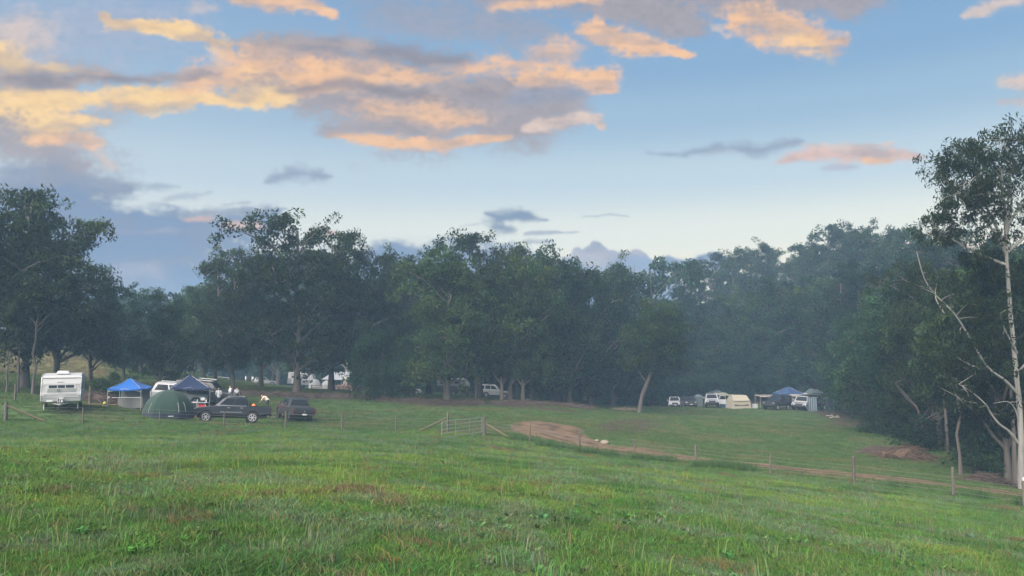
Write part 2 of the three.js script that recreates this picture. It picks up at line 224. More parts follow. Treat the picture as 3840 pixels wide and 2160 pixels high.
// what covers the ground: [lush, mown, dirt, litter, straw] weights
function cover(x, z) {
  const b = beyond(x, z), n = fbm(x / 2.3, z / 2.3, 4), m = fbm(x / 11 + 8, z / 11, 4), e = (n - 0.5) * 2.6;
  const lush = 1 - smooth(-0.9, 0.9, b + e * 0.7), dirt = smooth(-0.35, 0.25, trackAt(x, z) + (n - 0.5) * 1.3);
  let litter = 0, straw = 0;
  const u = x / -z;
  if (z < -40) {
    litter = Math.max(litter, smooth(0.9, 0.2, Math.abs(z + 79.6 - 0.03 * x + (m - 0.5) * 3) / 2.6) * smooth(-27, -24, x) * (1 - smooth(6, 9, x)));     // bank under the line of trees
    litter = Math.max(litter, smooth(-1.5, 2.5, x - (33.2 + 0.11 * (-z - 60) - smooth(58, 44, -z) * 3.5) + e * 2) * smooth(-43, -47, z));                        // under the wood on the right
    litter = Math.max(litter, smooth(-1, 5, -z - mix(128, 112, smooth(20, 40, x)) + e * 2) * smooth(16, 24, x));
    straw = smooth(0.25, 0.8, smooth(-0.42, -0.62, u) * smooth(74, 92, -z) * (0.6 + m * 0.8));
    const mud = Math.hypot((x - 9 - (-z - 66) * 0.35) / 3.4, (z + 71) / 12);                                                                       // worn wheel marks up to the far camp
    litter = Math.max(litter, smooth(1.2, 0.4, mud + (n - 0.5) * 1.3) * 0.9);
    litter = Math.max(litter, smooth(1, 0.2, Math.hypot((x + 1) / 4, (z + 59) / 4) + (n - 0.5)) * 0.6);
    litter = Math.max(litter, smooth(1, 0.3, Math.hypot((x - 18.5) / 8, (z + 54.2) / 1.3) + (n - 0.5)) * 0.45);
  }
  return { lush, dirt, litter, straw, n, m, b };
}
const COL = { lush: [0.06, 0.11, 0.03], mown: [0.075, 0.135, 0.045], brown: [0.1, 0.115, 0.055], dirt: [0.17, 0.125, 0.085], litter: [0.085, 0.062, 0.045], straw: [0.2, 0.185, 0.075] };
function groundColour(x, z, o) {
  const c = cover(x, z), fine = fbm(x / 0.42 + 3, z / 0.42, 3), thin = smooth(0.46, 0.66, c.n * 0.6 + fine * 0.4) * 0.75;
  for (let k = 0; k < 3; k++) {
    let v = mix(mix(COL.mown[k], COL.brown[k], thin), COL.lush[k], c.lush);
    v = mix(v, COL.straw[k], c.straw * 0.8); v = mix(v, COL.litter[k], c.litter * 0.9);
    v = mix(v, COL.dirt[k] * (0.75 + 0.5 * fine), c.dirt);
    o[k] = v * (0.72 + 0.56 * fine);
  }
  return o;
}
{
  // one sheet; its texture has 7 cm pixels in the valley and coarse ones beyond
  const S = 2048, data = new Uint8Array(S * S * 4), o = [0, 0, 0], sr = (v) => 255 * (v <= 0.0031308 ? v * 12.92 : 1.055 * Math.pow(v, 1 / 2.4) - 0.055);
  const warp = (q, a, b, lo, hi) => (q < a ? 0.05 * (1 - (a - q) / (a - lo)) : q > b ? 0.95 + (0.05 * (q - b)) / (hi - b) : 0.05 + (0.9 * (q - a)) / (b - a));
  const back = (u, a, b, lo, hi) => (u < 0.05 ? a - (1 - u / 0.05) * (a - lo) : u > 0.95 ? b + ((u - 0.95) / 0.05) * (hi - b) : a + ((u - 0.05) / 0.9) * (b - a));
  const wx = [-72, 72, -1000, 1000], wz = [-140, 0, -1500, 400];
  for (let j = 0; j < S; j++) for (let i = 0; i < S; i++) {
    groundColour(back((i + 0.5) / S, ...wx), back((j + 0.5) / S, ...wz), o);
    const k = (j * S + i) * 4; data[k] = sr(o[0]); data[k + 1] = sr(o[1]); data[k + 2] = sr(o[2]); data[k + 3] = 255;
  }
  const t = new THREE.DataTexture(data, S, S); t.colorSpace = THREE.SRGBColorSpace; t.magFilter = THREE.LinearFilter; t.needsUpdate = true;
  const pos = new Float32Array(NX * NZ * 3), uv = new Float32Array(NX * NZ * 2), uv1 = new Float32Array(NX * NZ * 2), idx = [];
  for (let j = 0; j < NZ; j++) for (let i = 0; i < NX; i++) {
    const k = j * NX + i;
    pos.set([GX[i], GY[k], GZ[j]], k * 3); uv.set([warp(GX[i], ...wx), warp(GZ[j], ...wz)], k * 2); uv1.set([GX[i] / 2, GZ[j] / 2], k * 2);
    if (i + 1 < NX && j + 1 < NZ) idx.push(k, k + NX, k + 1, k + 1, k + NX, k + NX + 1);
  }
  const B = 512, bd = new Uint8Array(B * B * 4);
  for (let j = 0; j < B; j++) for (let i = 0; i < B; i++) { const v = 255 * fbm(i / 9, j / 9, 3); bd.fill(v, (j * B + i) * 4, (j * B + i) * 4 + 3); bd[(j * B + i) * 4 + 3] = 255; }
  const bt = new THREE.DataTexture(bd, B, B); bt.wrapS = bt.wrapT = THREE.RepeatWrapping; bt.magFilter = THREE.LinearFilter; bt.channel = 1; bt.needsUpdate = true;
  const g = new THREE.BufferGeometry();
  g.setAttribute('position', new THREE.BufferAttribute(pos, 3)); g.setAttribute('uv', new THREE.BufferAttribute(uv, 2)); g.setAttribute('uv1', new THREE.BufferAttribute(uv1, 2)); g.setIndex(idx); g.computeVertexNormals();
  const m = new THREE.MeshStandardMaterial({ map: t, roughness: 1, bumpMap: bt, bumpScale: 0.06 }); m.name = 'soil and turf'; m.specularIntensity = 0.2;
  const mesh = part('ground', g, m, scene); mesh.userData.kind = 'structure';
  globalThis.BUMP = bt;
}
{ // the dirt track: a worn sheet with wheel ruts, laid on the ground
  const curve = new THREE.CatmullRomCurve3(TRACK.map(([x, z, r]) => new THREE.Vector3(x, r, z))), N = 260, M = 14, pos = [], col = [], uv = [], idx = [], P = new THREE.Vector3(), T = new THREE.Vector3();
  for (let i = 0; i <= N; i++) {
    curve.getPoint(i / N, P); curve.getTangent(i / N, T); T.y = 0; T.normalize();
    for (let j = 0; j <= M; j++) {
      const s = (j / M) * 2 - 1, rag = 1 + (fbm(P.x * 0.8 + s * 9, P.z * 0.8, 3) - 0.5) * 0.7 * Math.abs(s), x = P.x - T.z * s * P.y * rag, z = P.z + T.x * s * P.y * rag;
      const rut = Math.exp(-(((Math.abs(s) - 0.55) / 0.2) ** 2)), f = fbm(x / 0.5, z / 0.5, 3), crown = Math.exp(-((s / 0.28) ** 2)) * smooth(0.3, 0.7, i / N) * smooth(0.4, 0.6, f);
      const e = Math.min(1, (1 - Math.abs(s)) * 6);
      pos.push(x, ground(x, z) + 0.012 * e - 0.01 * (1 - e) + 0.03 * e * (1 - rut) * f, z); uv.push(x, z);
      const k = (0.45 + 0.5 * f + 0.6 * fbm(x / 0.16, z / 0.16, 2)) * (1.18 - 0.5 * smooth(0.5, 0.7, fbm(s * 7 + 3, (i / N) * 26, 3))); col.push(mix(0.165 * k + rut * 0.025, 0.09, crown), mix(0.12 * k + rut * 0.014, 0.11, crown), mix(0.082 * k, 0.045, crown));
      if (i < N && j < M) { const a = i * (M + 1) + j; idx.push(a, a + 1, a + M + 1, a + 1, a + M + 2, a + M + 1); }
    }
  }
  const g = new THREE.BufferGeometry();
  g.setAttribute('position', new THREE.Float32BufferAttribute(pos, 3)); g.setAttribute('color', new THREE.Float32BufferAttribute(col, 3)); g.setAttribute('uv', new THREE.Float32BufferAttribute(uv, 2)); g.setIndex(idx); g.computeVertexNormals();
  const bt = BUMP.clone(); bt.channel = 0;
  const m = new THREE.MeshStandardMaterial({ vertexColors: true, roughness: 1, bumpMap: bt, bumpScale: 0.05 }); m.specularIntensity = 0.2;
  part('dirt_track', g, m, scene).userData.kind = 'structure';
}
console.log('ground done');

// ---------------------------------------------------------------- grass
const leafy = (o = {}) => { const m = new THREE.MeshPhysicalMaterial({ color: 0xffffff, roughness: 0.9, transmission: 0.3, thickness: 0, vertexColors: true, side: THREE.DoubleSide, ...o }); m.specularIntensity = 0.15; return m; };
function tuft(seed, blades, h, spread, lean, wide, opts = {}) {
  const R = rng(seed), pos = [], col = [], idx = [];
  for (let b = 0; b < blades; b++) {
    const a = R() * 6.283, r = Math.sqrt(R()) * spread, x = Math.cos(a) * r, z = Math.sin(a) * r, d = R() * 6.283, hh = h * (0.45 + 0.75 * R()), l = hh * lean * (0.3 + R()), w = wide * (0.6 + 0.8 * R()), f = R() * 6.283;
    const wx = Math.cos(f) * w, wz = Math.sin(f) * w, dx = Math.cos(d) * l, dz = Math.sin(d) * l, i = pos.length / 3, droop = opts.droop ?? 0.85;
    pos.push(x - wx, -0.03, z - wz, x + wx, -0.03, z + wz, x + dx * 0.35 - wx * 0.8, hh * 0.6, z + dz * 0.35 - wz * 0.8, x + dx * 0.35 + wx * 0.8, hh * 0.6, z + dz * 0.35 + wz * 0.8, x + dx, hh * droop, z + dz);
    const t = 0.75 + 0.5 * R(), y = R() < 0.12 ? [1.5, 1.05, 1.2] : [1, 1, 1];
    for (let k = 0; k < 5; k++) col.push(t * y[0], t * y[1], t * y[2]);
    idx.push(i, i + 1, i + 2, i + 1, i + 3, i + 2, i + 2, i + 3, i + 4);
  }
  const g = new THREE.BufferGeometry();
  g.setAttribute('position', new THREE.Float32BufferAttribute(pos, 3)); g.setAttribute('color', new THREE.Float32BufferAttribute(col, 3)); g.setIndex(idx); g.computeVertexNormals();
  return g;
}
function weed(seed, leaves, size) {                              // a low plant with rounded leaves on short stalks
  const R = rng(seed), pos = [], col = [], idx = [];
  for (let b = 0; b < leaves; b++) {
    const a = R() * 6.283, r = size * (0.3 + 1.1 * R()), y = size * (0.3 + 1.1 * R()), s = size * (0.28 + 0.3 * R()), c = Math.cos(a), n = Math.sin(a), cx = c * r, cz = n * r, i = pos.length / 3, up = (R() - 0.35) * s, t = 0.7 + 0.6 * R();
    pos.push(cx - c * s, y - up * 0.4, cz - n * s, cx - n * s * 0.6, y, cz + c * s * 0.6, cx + c * s, y + up, cz + n * s, cx + n * s * 0.6, y, cz - c * s * 0.6, cx * 0.2, -0.02, cz * 0.2);
    for (let k = 0; k < 5; k++) col.push(t, t, t);
    idx.push(i, i + 1, i + 3, i + 1, i + 2, i + 3, i, i + 4, i + 1);
  }
  const g = new THREE.BufferGeometry();
  g.setAttribute('position', new THREE.Float32BufferAttribute(pos, 3)); g.setAttribute('color', new THREE.Float32BufferAttribute(col, 3)); g.setIndex(idx); g.computeVertexNormals();
  return g;
}
function scatter(name, geo, list, m) {
  const o = new THREE.InstancedMesh(geo, m, list.length), M = new THREE.Matrix4(), q = new THREE.Quaternion(), e = new THREE.Euler(), c = new THREE.Color();
  list.forEach(([x, z, s, turn, r, g, b, sy = 1], i) => { e.set(0, turn, 0); q.setFromEuler(e); M.compose(new THREE.Vector3(x, ground(x, z), z), q, new THREE.Vector3(s, s * sy, s)); o.setMatrixAt(i, M); o.setColorAt(i, c.setRGB(r, g, b)); });
  o.name = name; o.userData.kind = 'stuff'; o.castShadow = o.receiveShadow = true; scene.add(o);
  return o;
}
{
  const R = rng(11), near = [[], [], []], tall = [], dry = [], weeds = [[], []], short = [[], []], reed = [];
  const G = { a: [0.1, 0.205, 0.05], b: [0.148, 0.25, 0.056], c: [0.05, 0.125, 0.04], d: [0.14, 0.22, 0.11], dry: [0.175, 0.165, 0.09] };
  const tint = (x, z) => {
    const p = fbm(x / 3.4, z / 3.4, 4), q = fbm(x / 7 + 50, z / 7, 4), s = fbm(x / 1.3 + 20, z / 1.3, 3), o = [0, 0, 0];
    const yel = smooth(0.46, 0.62, q), dk = smooth(0.5, 0.66, p) * 0.65, pale = smooth(0.5, 0.66, s) * 0.75;
    for (let k = 0; k < 3; k++) o[k] = mix(mix(mix(G.a[k], G.b[k], yel), G.c[k], dk), G.d[k], pale) * (0.7 + 0.6 * R());
    return o;
  };
  const dryness = (x, z) => smooth(0.69, 0.85, fbm(x / 1.6 + 70, z / 2.2 + 9, 4));
  for (const [d0, d1, per] of [[2.5, 9, 200], [9, 16, 170], [16, 27, 100], [27, 42, 56], [42, 60, 36]]) {
    const area = 0.72 * (d1 * d1 - d0 * d0) + 6 * (d1 - d0), n = Math.round(area * per);
    for (let i = 0; i < n; i++) {
      const d = Math.sqrt(d0 * d0 + R() * (d1 * d1 - d0 * d0)), x = (R() * 2 - 1) * (0.72 * d + 4), z = -d, b = beyond(x, z);
      if (b > 0.3 + R() * 0.8) continue;
      if (trackAt(x, z) > -0.2) continue;
      const [r, g, bl] = tint(x, z), h = 0.3 * smooth(0.52, 0.64, fbm(x / 0.7 + 61, z / 0.7, 2)) + 0.05 + 1.3 * fbm(x / 2.6 + 5, z / 2.6 + 31, 4) + (R() < 0.08 ? 0.35 : 0), big = d > 30 ? 1.1 : 1, dr = dryness(x, z), edge = smooth(-6, 0, b) * -0.22;
      if (R() < dr * 0.8 || R() < 0.008) dry.push([x, z, h * 0.95 * big, R() * 6.28, G.dry[0] * (0.7 + 0.7 * R()), G.dry[1] * (0.7 + 0.6 * R()), G.dry[2] * (0.6 + 0.7 * R()), 0.9]);
      else if (fbm(x / 1.9 + 111, z / 1.9 + 40, 3) > 0.6 && R() < 0.03 && d < 40) weeds[R() < 0.5 ? 0 : 1].push([x, z, (0.8 + 0.7 * R()) * big, R() * 6.28, r * 0.9, g * 0.92, bl]);
      else if (R() < 0.02) tall.push([x, z, 0.8 + 0.6 * R(), R() * 6.28, r * 1.35, g * 1.1, bl * 1.4]);
      else near[Math.floor(R() * 3)].push([x, z, (h + edge) * big, R() * 6.28, r, g, bl, 0.8 + 0.3 * R()]);
    }
  }
  // grazed flat beyond the fence
  for (const [d0, d1, per] of [[36, 62, 16], [62, 90, 9], [90, 140, 4]]) {
    const n = Math.round((0.72 * (d1 * d1 - d0 * d0) + 10 * (d1 - d0)) * per);
    for (let i = 0; i < n; i++) {
      const d = Math.sqrt(d0 * d0 + R() * (d1 * d1 - d0 * d0)), x = (R() * 2 - 1) * (0.72 * d + 5), z = -d;
      const c = cover(x, z);
      if (c.b < 0.2 || (R() < c.dirt && trackAt(x, z) < -0.1) || R() < c.litter * 0.95 || (trackAt(x, z) > -0.05 && R() > 0.3 * smooth(0.8, 0.1, trackAt(x, z) + (c.n - 0.5) * 2))) continue;
      const br = smooth(0.48, 0.68, c.n) * 0.4 + c.straw * 0.8, k = 0.75 + 0.5 * R();
      short[R() < 0.5 ? 0 : 1].push([x, z, (0.7 + 0.7 * R()) * (d > 62 ? 1.4 : 1), R() * 6.28, mix(0.085, 0.2, br) * k, mix(0.15, 0.175, br) * k, mix(0.045, 0.085, br) * k, c.straw > 0.4 ? 1.7 : 1]);
    }
  }
  // rank reeds and seeding grass along the fence by the track
  const clump = (x, z, rx, rz, n) => { for (let i = 0; i < n; i++) { const a = R() * 6.28, r = Math.sqrt(R()), X = x + Math.cos(a) * r * rx, Z = z + Math.sin(a) * r * rz, k = 0.7 + 0.6 * R(); reed.push([X, Z, 0.6 + 0.7 * R(), R() * 6.28, 0.075 * k, 0.15 * k, 0.05 * k]); } };
  clump(0.7, -52.6, 1.2, 0.5, 60); clump(2.9, -51.0, 1.5, 0.5, 80); clump(4.9, -49.6, 0.9, 0.5, 70); clump(6.2, -48.7, 0.6, 0.4, 50); clump(8.6, -47.2, 1.6, 0.6, 110); clump(11.9, -44.9, 1.5, 0.7, 190); clump(13.3, -44.0, 0.9, 0.5, 80); clump(22.9, -38.1, 0.6, 0.5, 50); clump(24.4, -37, 0.5, 0.4, 40); clump(20, -40.2, 0.7, 0.4, 20);
  const m = leafy(), T = [tuft(1, 26, 0.112, 0.17, 1.25, 0.0048), tuft(2, 26, 0.128, 0.17, 1.05, 0.0044), tuft(3, 22, 0.098, 0.18, 1.5, 0.0052)];
  near.forEach((l, i) => scatter(numbered('pasture_grass'), T[i], l, m));
  scatter('seeding_grass', tuft(4, 6, 0.32, 0.08, 0.4, 0.0035), tall, m);
  scatter('dry_grass', tuft(5, 18, 0.19, 0.16, 0.9, 0.0055), dry, m);
  scatter('broadleaf_weeds', weed(6, 18, 0.055), weeds[0], m); scatter('broadleaf_weeds_001', weed(7, 22, 0.045), weeds[1], m);
  scatter('grazed_grass', tuft(8, 16, 0.085, 0.2, 0.9, 0.009), short[0], m); scatter('grazed_grass_001', tuft(9, 16, 0.07, 0.24, 1.0, 0.01), short[1], m);
  scatter('reeds', tuft(10, 12, 0.5, 0.14, 0.35, 0.006), reed, m);
  console.log('grass', near.map((l) => l.length), dry.length, weeds.map((l) => l.length), short.map((l) => l.length), tall.length);
}

// ---------------------------------------------------------------- trees
const V = (x, y, z) => new THREE.Vector3(x, y, z);
class Wood {
  constructor() { this.pos = []; this.nor = []; this.col = []; this.idx = []; }
  tube(path, radii, sides, tone) {
    const up = V(0.31, 0.2, 0.93), T = V(), A = V(), B = V(), base = this.pos.length / 3, n = path.length;
    for (let i = 0; i < n; i++) {
      T.copy(path[Math.min(i + 1, n - 1)]).sub(path[Math.max(i - 1, 0)]).normalize();
      A.crossVectors(T, up).normalize(); B.crossVectors(T, A);
      for (let s = 0; s < sides; s++) {
        const a = (s / sides) * 6.2832, c = Math.cos(a), d = Math.sin(a), r = radii[i] * (1 + (hash((path[i].y * 31) | 0, s + ((path[i].x * 17) | 0)) - 0.5) * 0.22);
        const nx = A.x * c + B.x * d, ny = A.y * c + B.y * d, nz = A.z * c + B.z * d;
        this.pos.push(path[i].x + nx * r, path[i].y + ny * r, path[i].z + nz * r); this.nor.push(nx, ny, nz);
        const k = 0.72 + 0.56 * hash(((path[i].y * 3) | 0) + 7, s * 5 + ((path[i].x * 9) | 0));
        this.col.push(tone[0] * k, tone[1] * k, tone[2] * k);
        if (i + 1 < n) { const p = base + i * sides + s, q = base + i * sides + ((s + 1) % sides); this.idx.push(p, q, p + sides, q, q + sides, p + sides); }
      }
    }
  }
  build() { const g = new THREE.BufferGeometry(); g.setAttribute('position', new THREE.Float32BufferAttribute(this.pos, 3)); g.setAttribute('normal', new THREE.Float32BufferAttribute(this.nor, 3)); g.setAttribute('color', new THREE.Float32BufferAttribute(this.col, 3)); g.setIndex(this.idx); return g; }
}
// leaves: many small blades in clumps round the twig ends
function leaves(R, clumps, o) {
  const n = clumps.reduce((s, c) => s + Math.max(3, Math.round(o.per * c[4])), 0), pos = new Float32Array(n * 12), nor = new Float32Array(n * 12), col = new Float32Array(n * 12), idx = new Uint32Array(n * 6);
  let k = 0; const d = V(), w = V(), N = V();
  for (const [cx, cy, cz, r, share] of clumps) {
    const tone = 0.68 + 0.64 * R(), warm = (R() - 0.5) * 0.3, m = Math.max(3, Math.round(o.per * share));
    for (let i = 0; i < m; i++, k++) {
      const a = R() * 6.2832, v = R() * 2 - 1, s = Math.sqrt(1 - v * v), q = r * Math.pow(R(), 0.45);
      const x = cx + Math.cos(a) * s * q, y = cy + v * q * o.flat, z = cz + Math.sin(a) * s * q;
      d.set(R() - 0.5, R() - 0.5 - o.droop, R() - 0.5).normalize(); w.set(R() - 0.5, R() - 0.5, R() - 0.5).cross(d).normalize(); N.crossVectors(d, w).normalize();
      const L = o.leaf * (0.6 + 0.8 * R()), B = L * o.slim, t = tone * (0.75 + 0.5 * R());
      for (let c = 0; c < 4; c++) {
        const u = c === 0 ? -0.5 : c === 2 ? 0.5 : 0.05, e = c === 1 ? 0.5 : c === 3 ? -0.5 : 0, p = k * 12 + c * 3;
        pos[p] = x + d.x * L * u + w.x * B * e; pos[p + 1] = y + d.y * L * u + w.y * B * e; pos[p + 2] = z + d.z * L * u + w.z * B * e;
        nor[p] = N.x; nor[p + 1] = N.y; nor[p + 2] = N.z;
        col[p] = o.green[0] * t * (1 + warm); col[p + 1] = o.green[1] * t; col[p + 2] = o.green[2] * t * (1 - warm);
      }
      idx.set([k * 4, k * 4 + 1, k * 4 + 2, k * 4, k * 4 + 2, k * 4 + 3], k * 6);
    }
  }
  const g = new THREE.BufferGeometry();
  g.setAttribute('position', new THREE.BufferAttribute(pos, 3)); g.setAttribute('normal', new THREE.BufferAttribute(nor, 3)); g.setAttribute('color', new THREE.BufferAttribute(col, 3)); g.setIndex(new THREE.BufferAttribute(idx, 1));
  return g;
}
function bend(R, a, b, lift, wob, n) {
  const p = [], len = a.distanceTo(b), c = a.clone().lerp(b, 0.5).add(V((R() - 0.5) * wob * len, lift * len, (R() - 0.5) * wob * len));
  for (let i = 0; i <= n; i++) { const t = i / n, q = a.clone().multiplyScalar((1 - t) ** 2).addScaledVector(c, 2 * t * (1 - t)).addScaledVector(b, t * t); if (i && i < n) q.add(V((R() - 0.5) * len * 0.05, (R() - 0.5) * len * 0.04, (R() - 0.5) * len * 0.05)); p.push(q); }
  return p;
}
const onPath = (p, t) => { const f = t * (p.length - 1), i = Math.min(p.length - 2, Math.floor(f)); return p[i].clone().lerp(p[i + 1], f - i); };
const taper = (a, b, n, pw = 1) => Array.from({ length: n + 1 }, (_, i) => mix(a, b, Math.pow(i / n, pw)));
// a tree of height o.h: trunk, limbs that reach into an uneven crown, twigs, leaf clumps
function grow(seed, o) {
  const R = rng(seed), wood = new Wood(), clumps = [], h = o.h, tone = o.bark;
  const lean = V(o.lean?.[0] ?? (R() - 0.5) * 1.2, 0, o.lean?.[1] ?? (R() - 0.5) * 1.2), topY = h * o.top;
  const trunk = []; for (let i = 0; i <= 9; i++) { const t = i / 9; trunk.push(V(lean.x * t * t + (i > 1 ? (R() - 0.5) * 0.35 * o.wob : 0), i ? topY * t : -0.4, lean.z * t * t + (i > 1 ? (R() - 0.5) * 0.35 * o.wob : 0))); }
  const rad = taper(o.girth, o.girth * 0.22, 9, 0.8); rad[0] *= 1.35;
  wood.tube(trunk, rad, 8, tone);
  const lobes = Array.from({ length: o.lobes ?? 5 }, (_, i) => { const a = i * 2.4 + R() * 0.9, r = (0.25 + 0.5 * R()) * o.wide; return [Math.cos(a) * r, mix(o.lo, 0.82, (i + R()) / (o.lobes ?? 5)) * h, Math.sin(a) * r, (0.32 + 0.22 * R()) * o.wide]; });
  lobes.push([lean.x * 0.6 + (R() - 0.5) * o.wide * 0.3, h * 0.78, lean.z * 0.6, o.wide * 0.46]);
  for (let i = 0; i < o.limbs; i++) {
    const lobe = lobes[i % lobes.length], a = R() * 6.2832, v = R() * 1.8 - 0.8, s = Math.sqrt(Math.max(0, 1 - v * v)), q = lobe[3] * (0.55 + 0.5 * R());
    const end = V(lobe[0] + Math.cos(a) * s * q, Math.min(h * (0.86 + 0.06 * R()), lobe[1] + v * q * 0.85), lobe[2] + Math.sin(a) * s * q), flat = Math.hypot(end.x, end.z);
    const t = clamp((end.y - flat * (0.35 + 0.45 * R()) - h * 0.05) / topY, o.first, 0.97), from = onPath(trunk, t), r0 = Math.min(mix(o.girth, o.girth * 0.22, t) * 0.62, 0.02 + from.distanceTo(end) * 0.022);
    const limb = bend(R, from, end, 0.1 + 0.14 * R(), 0.25, 6);
    wood.tube(limb, taper(r0, 0.025, 6), 5, tone);
    clumps.push([end.x, end.y, end.z, o.clump * (0.8 + 0.5 * R()), 1]);
    for (let j = 0; j < 2; j++) clumps.push([end.x + (R() - 0.5) * 2, end.y - R() * 1.2, end.z + (R() - 0.5) * 2, o.clump * (0.6 + 0.4 * R()), 0.6]);
    for (let j = 0; j < o.sub; j++) {
      const p = onPath(limb, 0.35 + 0.6 * R()), len = o.wide * (0.14 + 0.2 * R()), b = R() * 6.2832, e = p.clone().add(V(Math.cos(b) * len, len * (R() * 0.9 - 0.15), Math.sin(b) * len)); e.y = Math.min(e.y, h * (0.9 + 0.05 * R())); const tw = bend(R, p, e, 0.08, 0.3, 3);
      wood.tube(tw, taper(r0 * 0.42, 0.012, 3), 4, tone);
      clumps.push([e.x, e.y, e.z, o.clump * (0.55 + 0.55 * R()), 0.7]);
      if (R() < 0.6) { const m = onPath(tw, 0.5); clumps.push([m.x + (R() - 0.5) * 0.6, m.y + 0.25, m.z + (R() - 0.5) * 0.6, o.clump * 0.55, 0.4]); }
    }
  }
  if (o.skirt) for (let i = 0; i < o.skirt; i++) { const a = R() * 6.2832, r = o.wide * (0.3 + 0.6 * R()), y = h * ((o.hem ?? 0.03) + 0.5 * R()); clumps.push([Math.cos(a) * r, y, Math.sin(a) * r, o.clump * (0.9 + 0.5 * R()), 0.9]); }
  const ys = clumps.map((c) => c[1]).sort((a, b) => a - b), high = ys[Math.floor(ys.length * 0.985)];
  const share = clumps.reduce((q, c) => q + c[4], 0);
  return { wood: wood.build(), crown: leaves(R, clumps, { per: o.leaves / share, leaf: o.leaf, slim: o.slim ?? 0.42, droop: o.droop ?? 0.15, flat: o.flat ?? 0.75, green: o.green }), h: high + o.clump * 0.6 };
}
const BARK = new THREE.MeshStandardMaterial({ vertexColors: true, roughness: 0.95 }), LEAF = leafy({ transmission: 0.4, roughness: 0.9 });
BARK.name = 'bark'; LEAF.name = 'leaves';
const DARKBARK = [0.085, 0.073, 0.062], GREYBARK = [0.11, 0.098, 0.086], PALEBARK = [0.42, 0.4, 0.36];
const OLIVE = [0.155, 0.262, 0.128], DEEPGREEN = [0.115, 0.245, 0.124], FRESH = [0.172, 0.3, 0.115], BROWNGREEN = [0.085, 0.088, 0.045];
const KIND = {
  gum: [21, 22, 23].map((s) => grow(s, { h: 18, top: 0.82, girth: 0.34, wide: 6.2, limbs: 40, sub: 4, lobes: 10, first: 0.14, lo: 0.2, clump: 0.9, skirt: 34, hem: 0.17, leaves: 21000, leaf: 0.33, green: OLIVE, bark: GREYBARK, wob: 1.6, droop: 0.35 })),
  broad: [31, 32, 33].map((s) => grow(s, { h: 15, top: 0.7, girth: 0.36, wide: 6.4, limbs: 40, sub: 4, lobes: 10, first: 0.1, lo: 0.18, clump: 1.0, skirt: 30, hem: 0.12, leaves: 20000, leaf: 0.33, green: DEEPGREEN, bark: DARKBARK, wob: 1.4, droop: 0.1 })),
  light: [41, 42].map((s) => grow(s, { h: 14, top: 0.7, girth: 0.3, wide: 5.2, limbs: 34, sub: 4, lobes: 9, first: 0.14, lo: 0.2, clump: 0.95, skirt: 30, hem: 0.15, leaves: 20000, leaf: 0.3, green: FRESH, bark: GREYBARK, wob: 1.8, droop: 0.1 })),
  dense: [51, 52].map((s) => grow(s, { h: 9, top: 0.75, girth: 0.22, wide: 4.4, limbs: 26, sub: 3, lobes: 6, first: 0.08, lo: 0.2, clump: 1.0, leaves: 13000, leaf: 0.3, green: DEEPGREEN, bark: DARKBARK, wob: 1, skirt: 46, droop: 0.2 })),
  pole: [61, 62].map((s) => grow(s, { h: 15, top: 0.85, girth: 0.19, wide: 3.4, limbs: 18, sub: 3, lobes: 5, first: 0.5, lo: 0.6, clump: 0.8, leaves: 7000, leaf: 0.32, green: OLIVE, bark: GREYBARK, wob: 1.2, droop: 0.3 })),
  far: [71, 72, 73].map((s) => grow(s, { h: 18, top: 0.8, girth: 0.34, wide: 7, limbs: 22, sub: 3, lobes: 8, first: 0.25, lo: 0.25, clump: 1.3, leaves: 6500, leaf: 0.6, green: DEEPGREEN, bark: DARKBARK, wob: 1.2, skirt: 20, droop: 0.1 })),
  shrub: [81, 82].map((s) => grow(s, { h: 2.6, top: 0.7, girth: 0.06, wide: 1.5, limbs: 14, sub: 3, lobes: 5, first: 0.05, lo: 0.15, clump: 0.42, leaves: 3200, leaf: 0.16, green: DEEPGREEN, bark: DARKBARK, wob: 0.6, skirt: 14 })),
};
function tree(kind, k, x, z, h, wide, turn, name, label, grp, sink = 0) {
  const T = KIND[kind][k % KIND[kind].length], g = group(name, x, z, turn, -sink), s = h / T.h;
  g.scale.set(s * wide, s, s * wide);
  part('trunk', T.wood, BARK, g); part('crown', T.crown, LEAF, g);
  return tag(g, label, kind === 'shrub' ? 'shrub' : 'tree', grp);
}
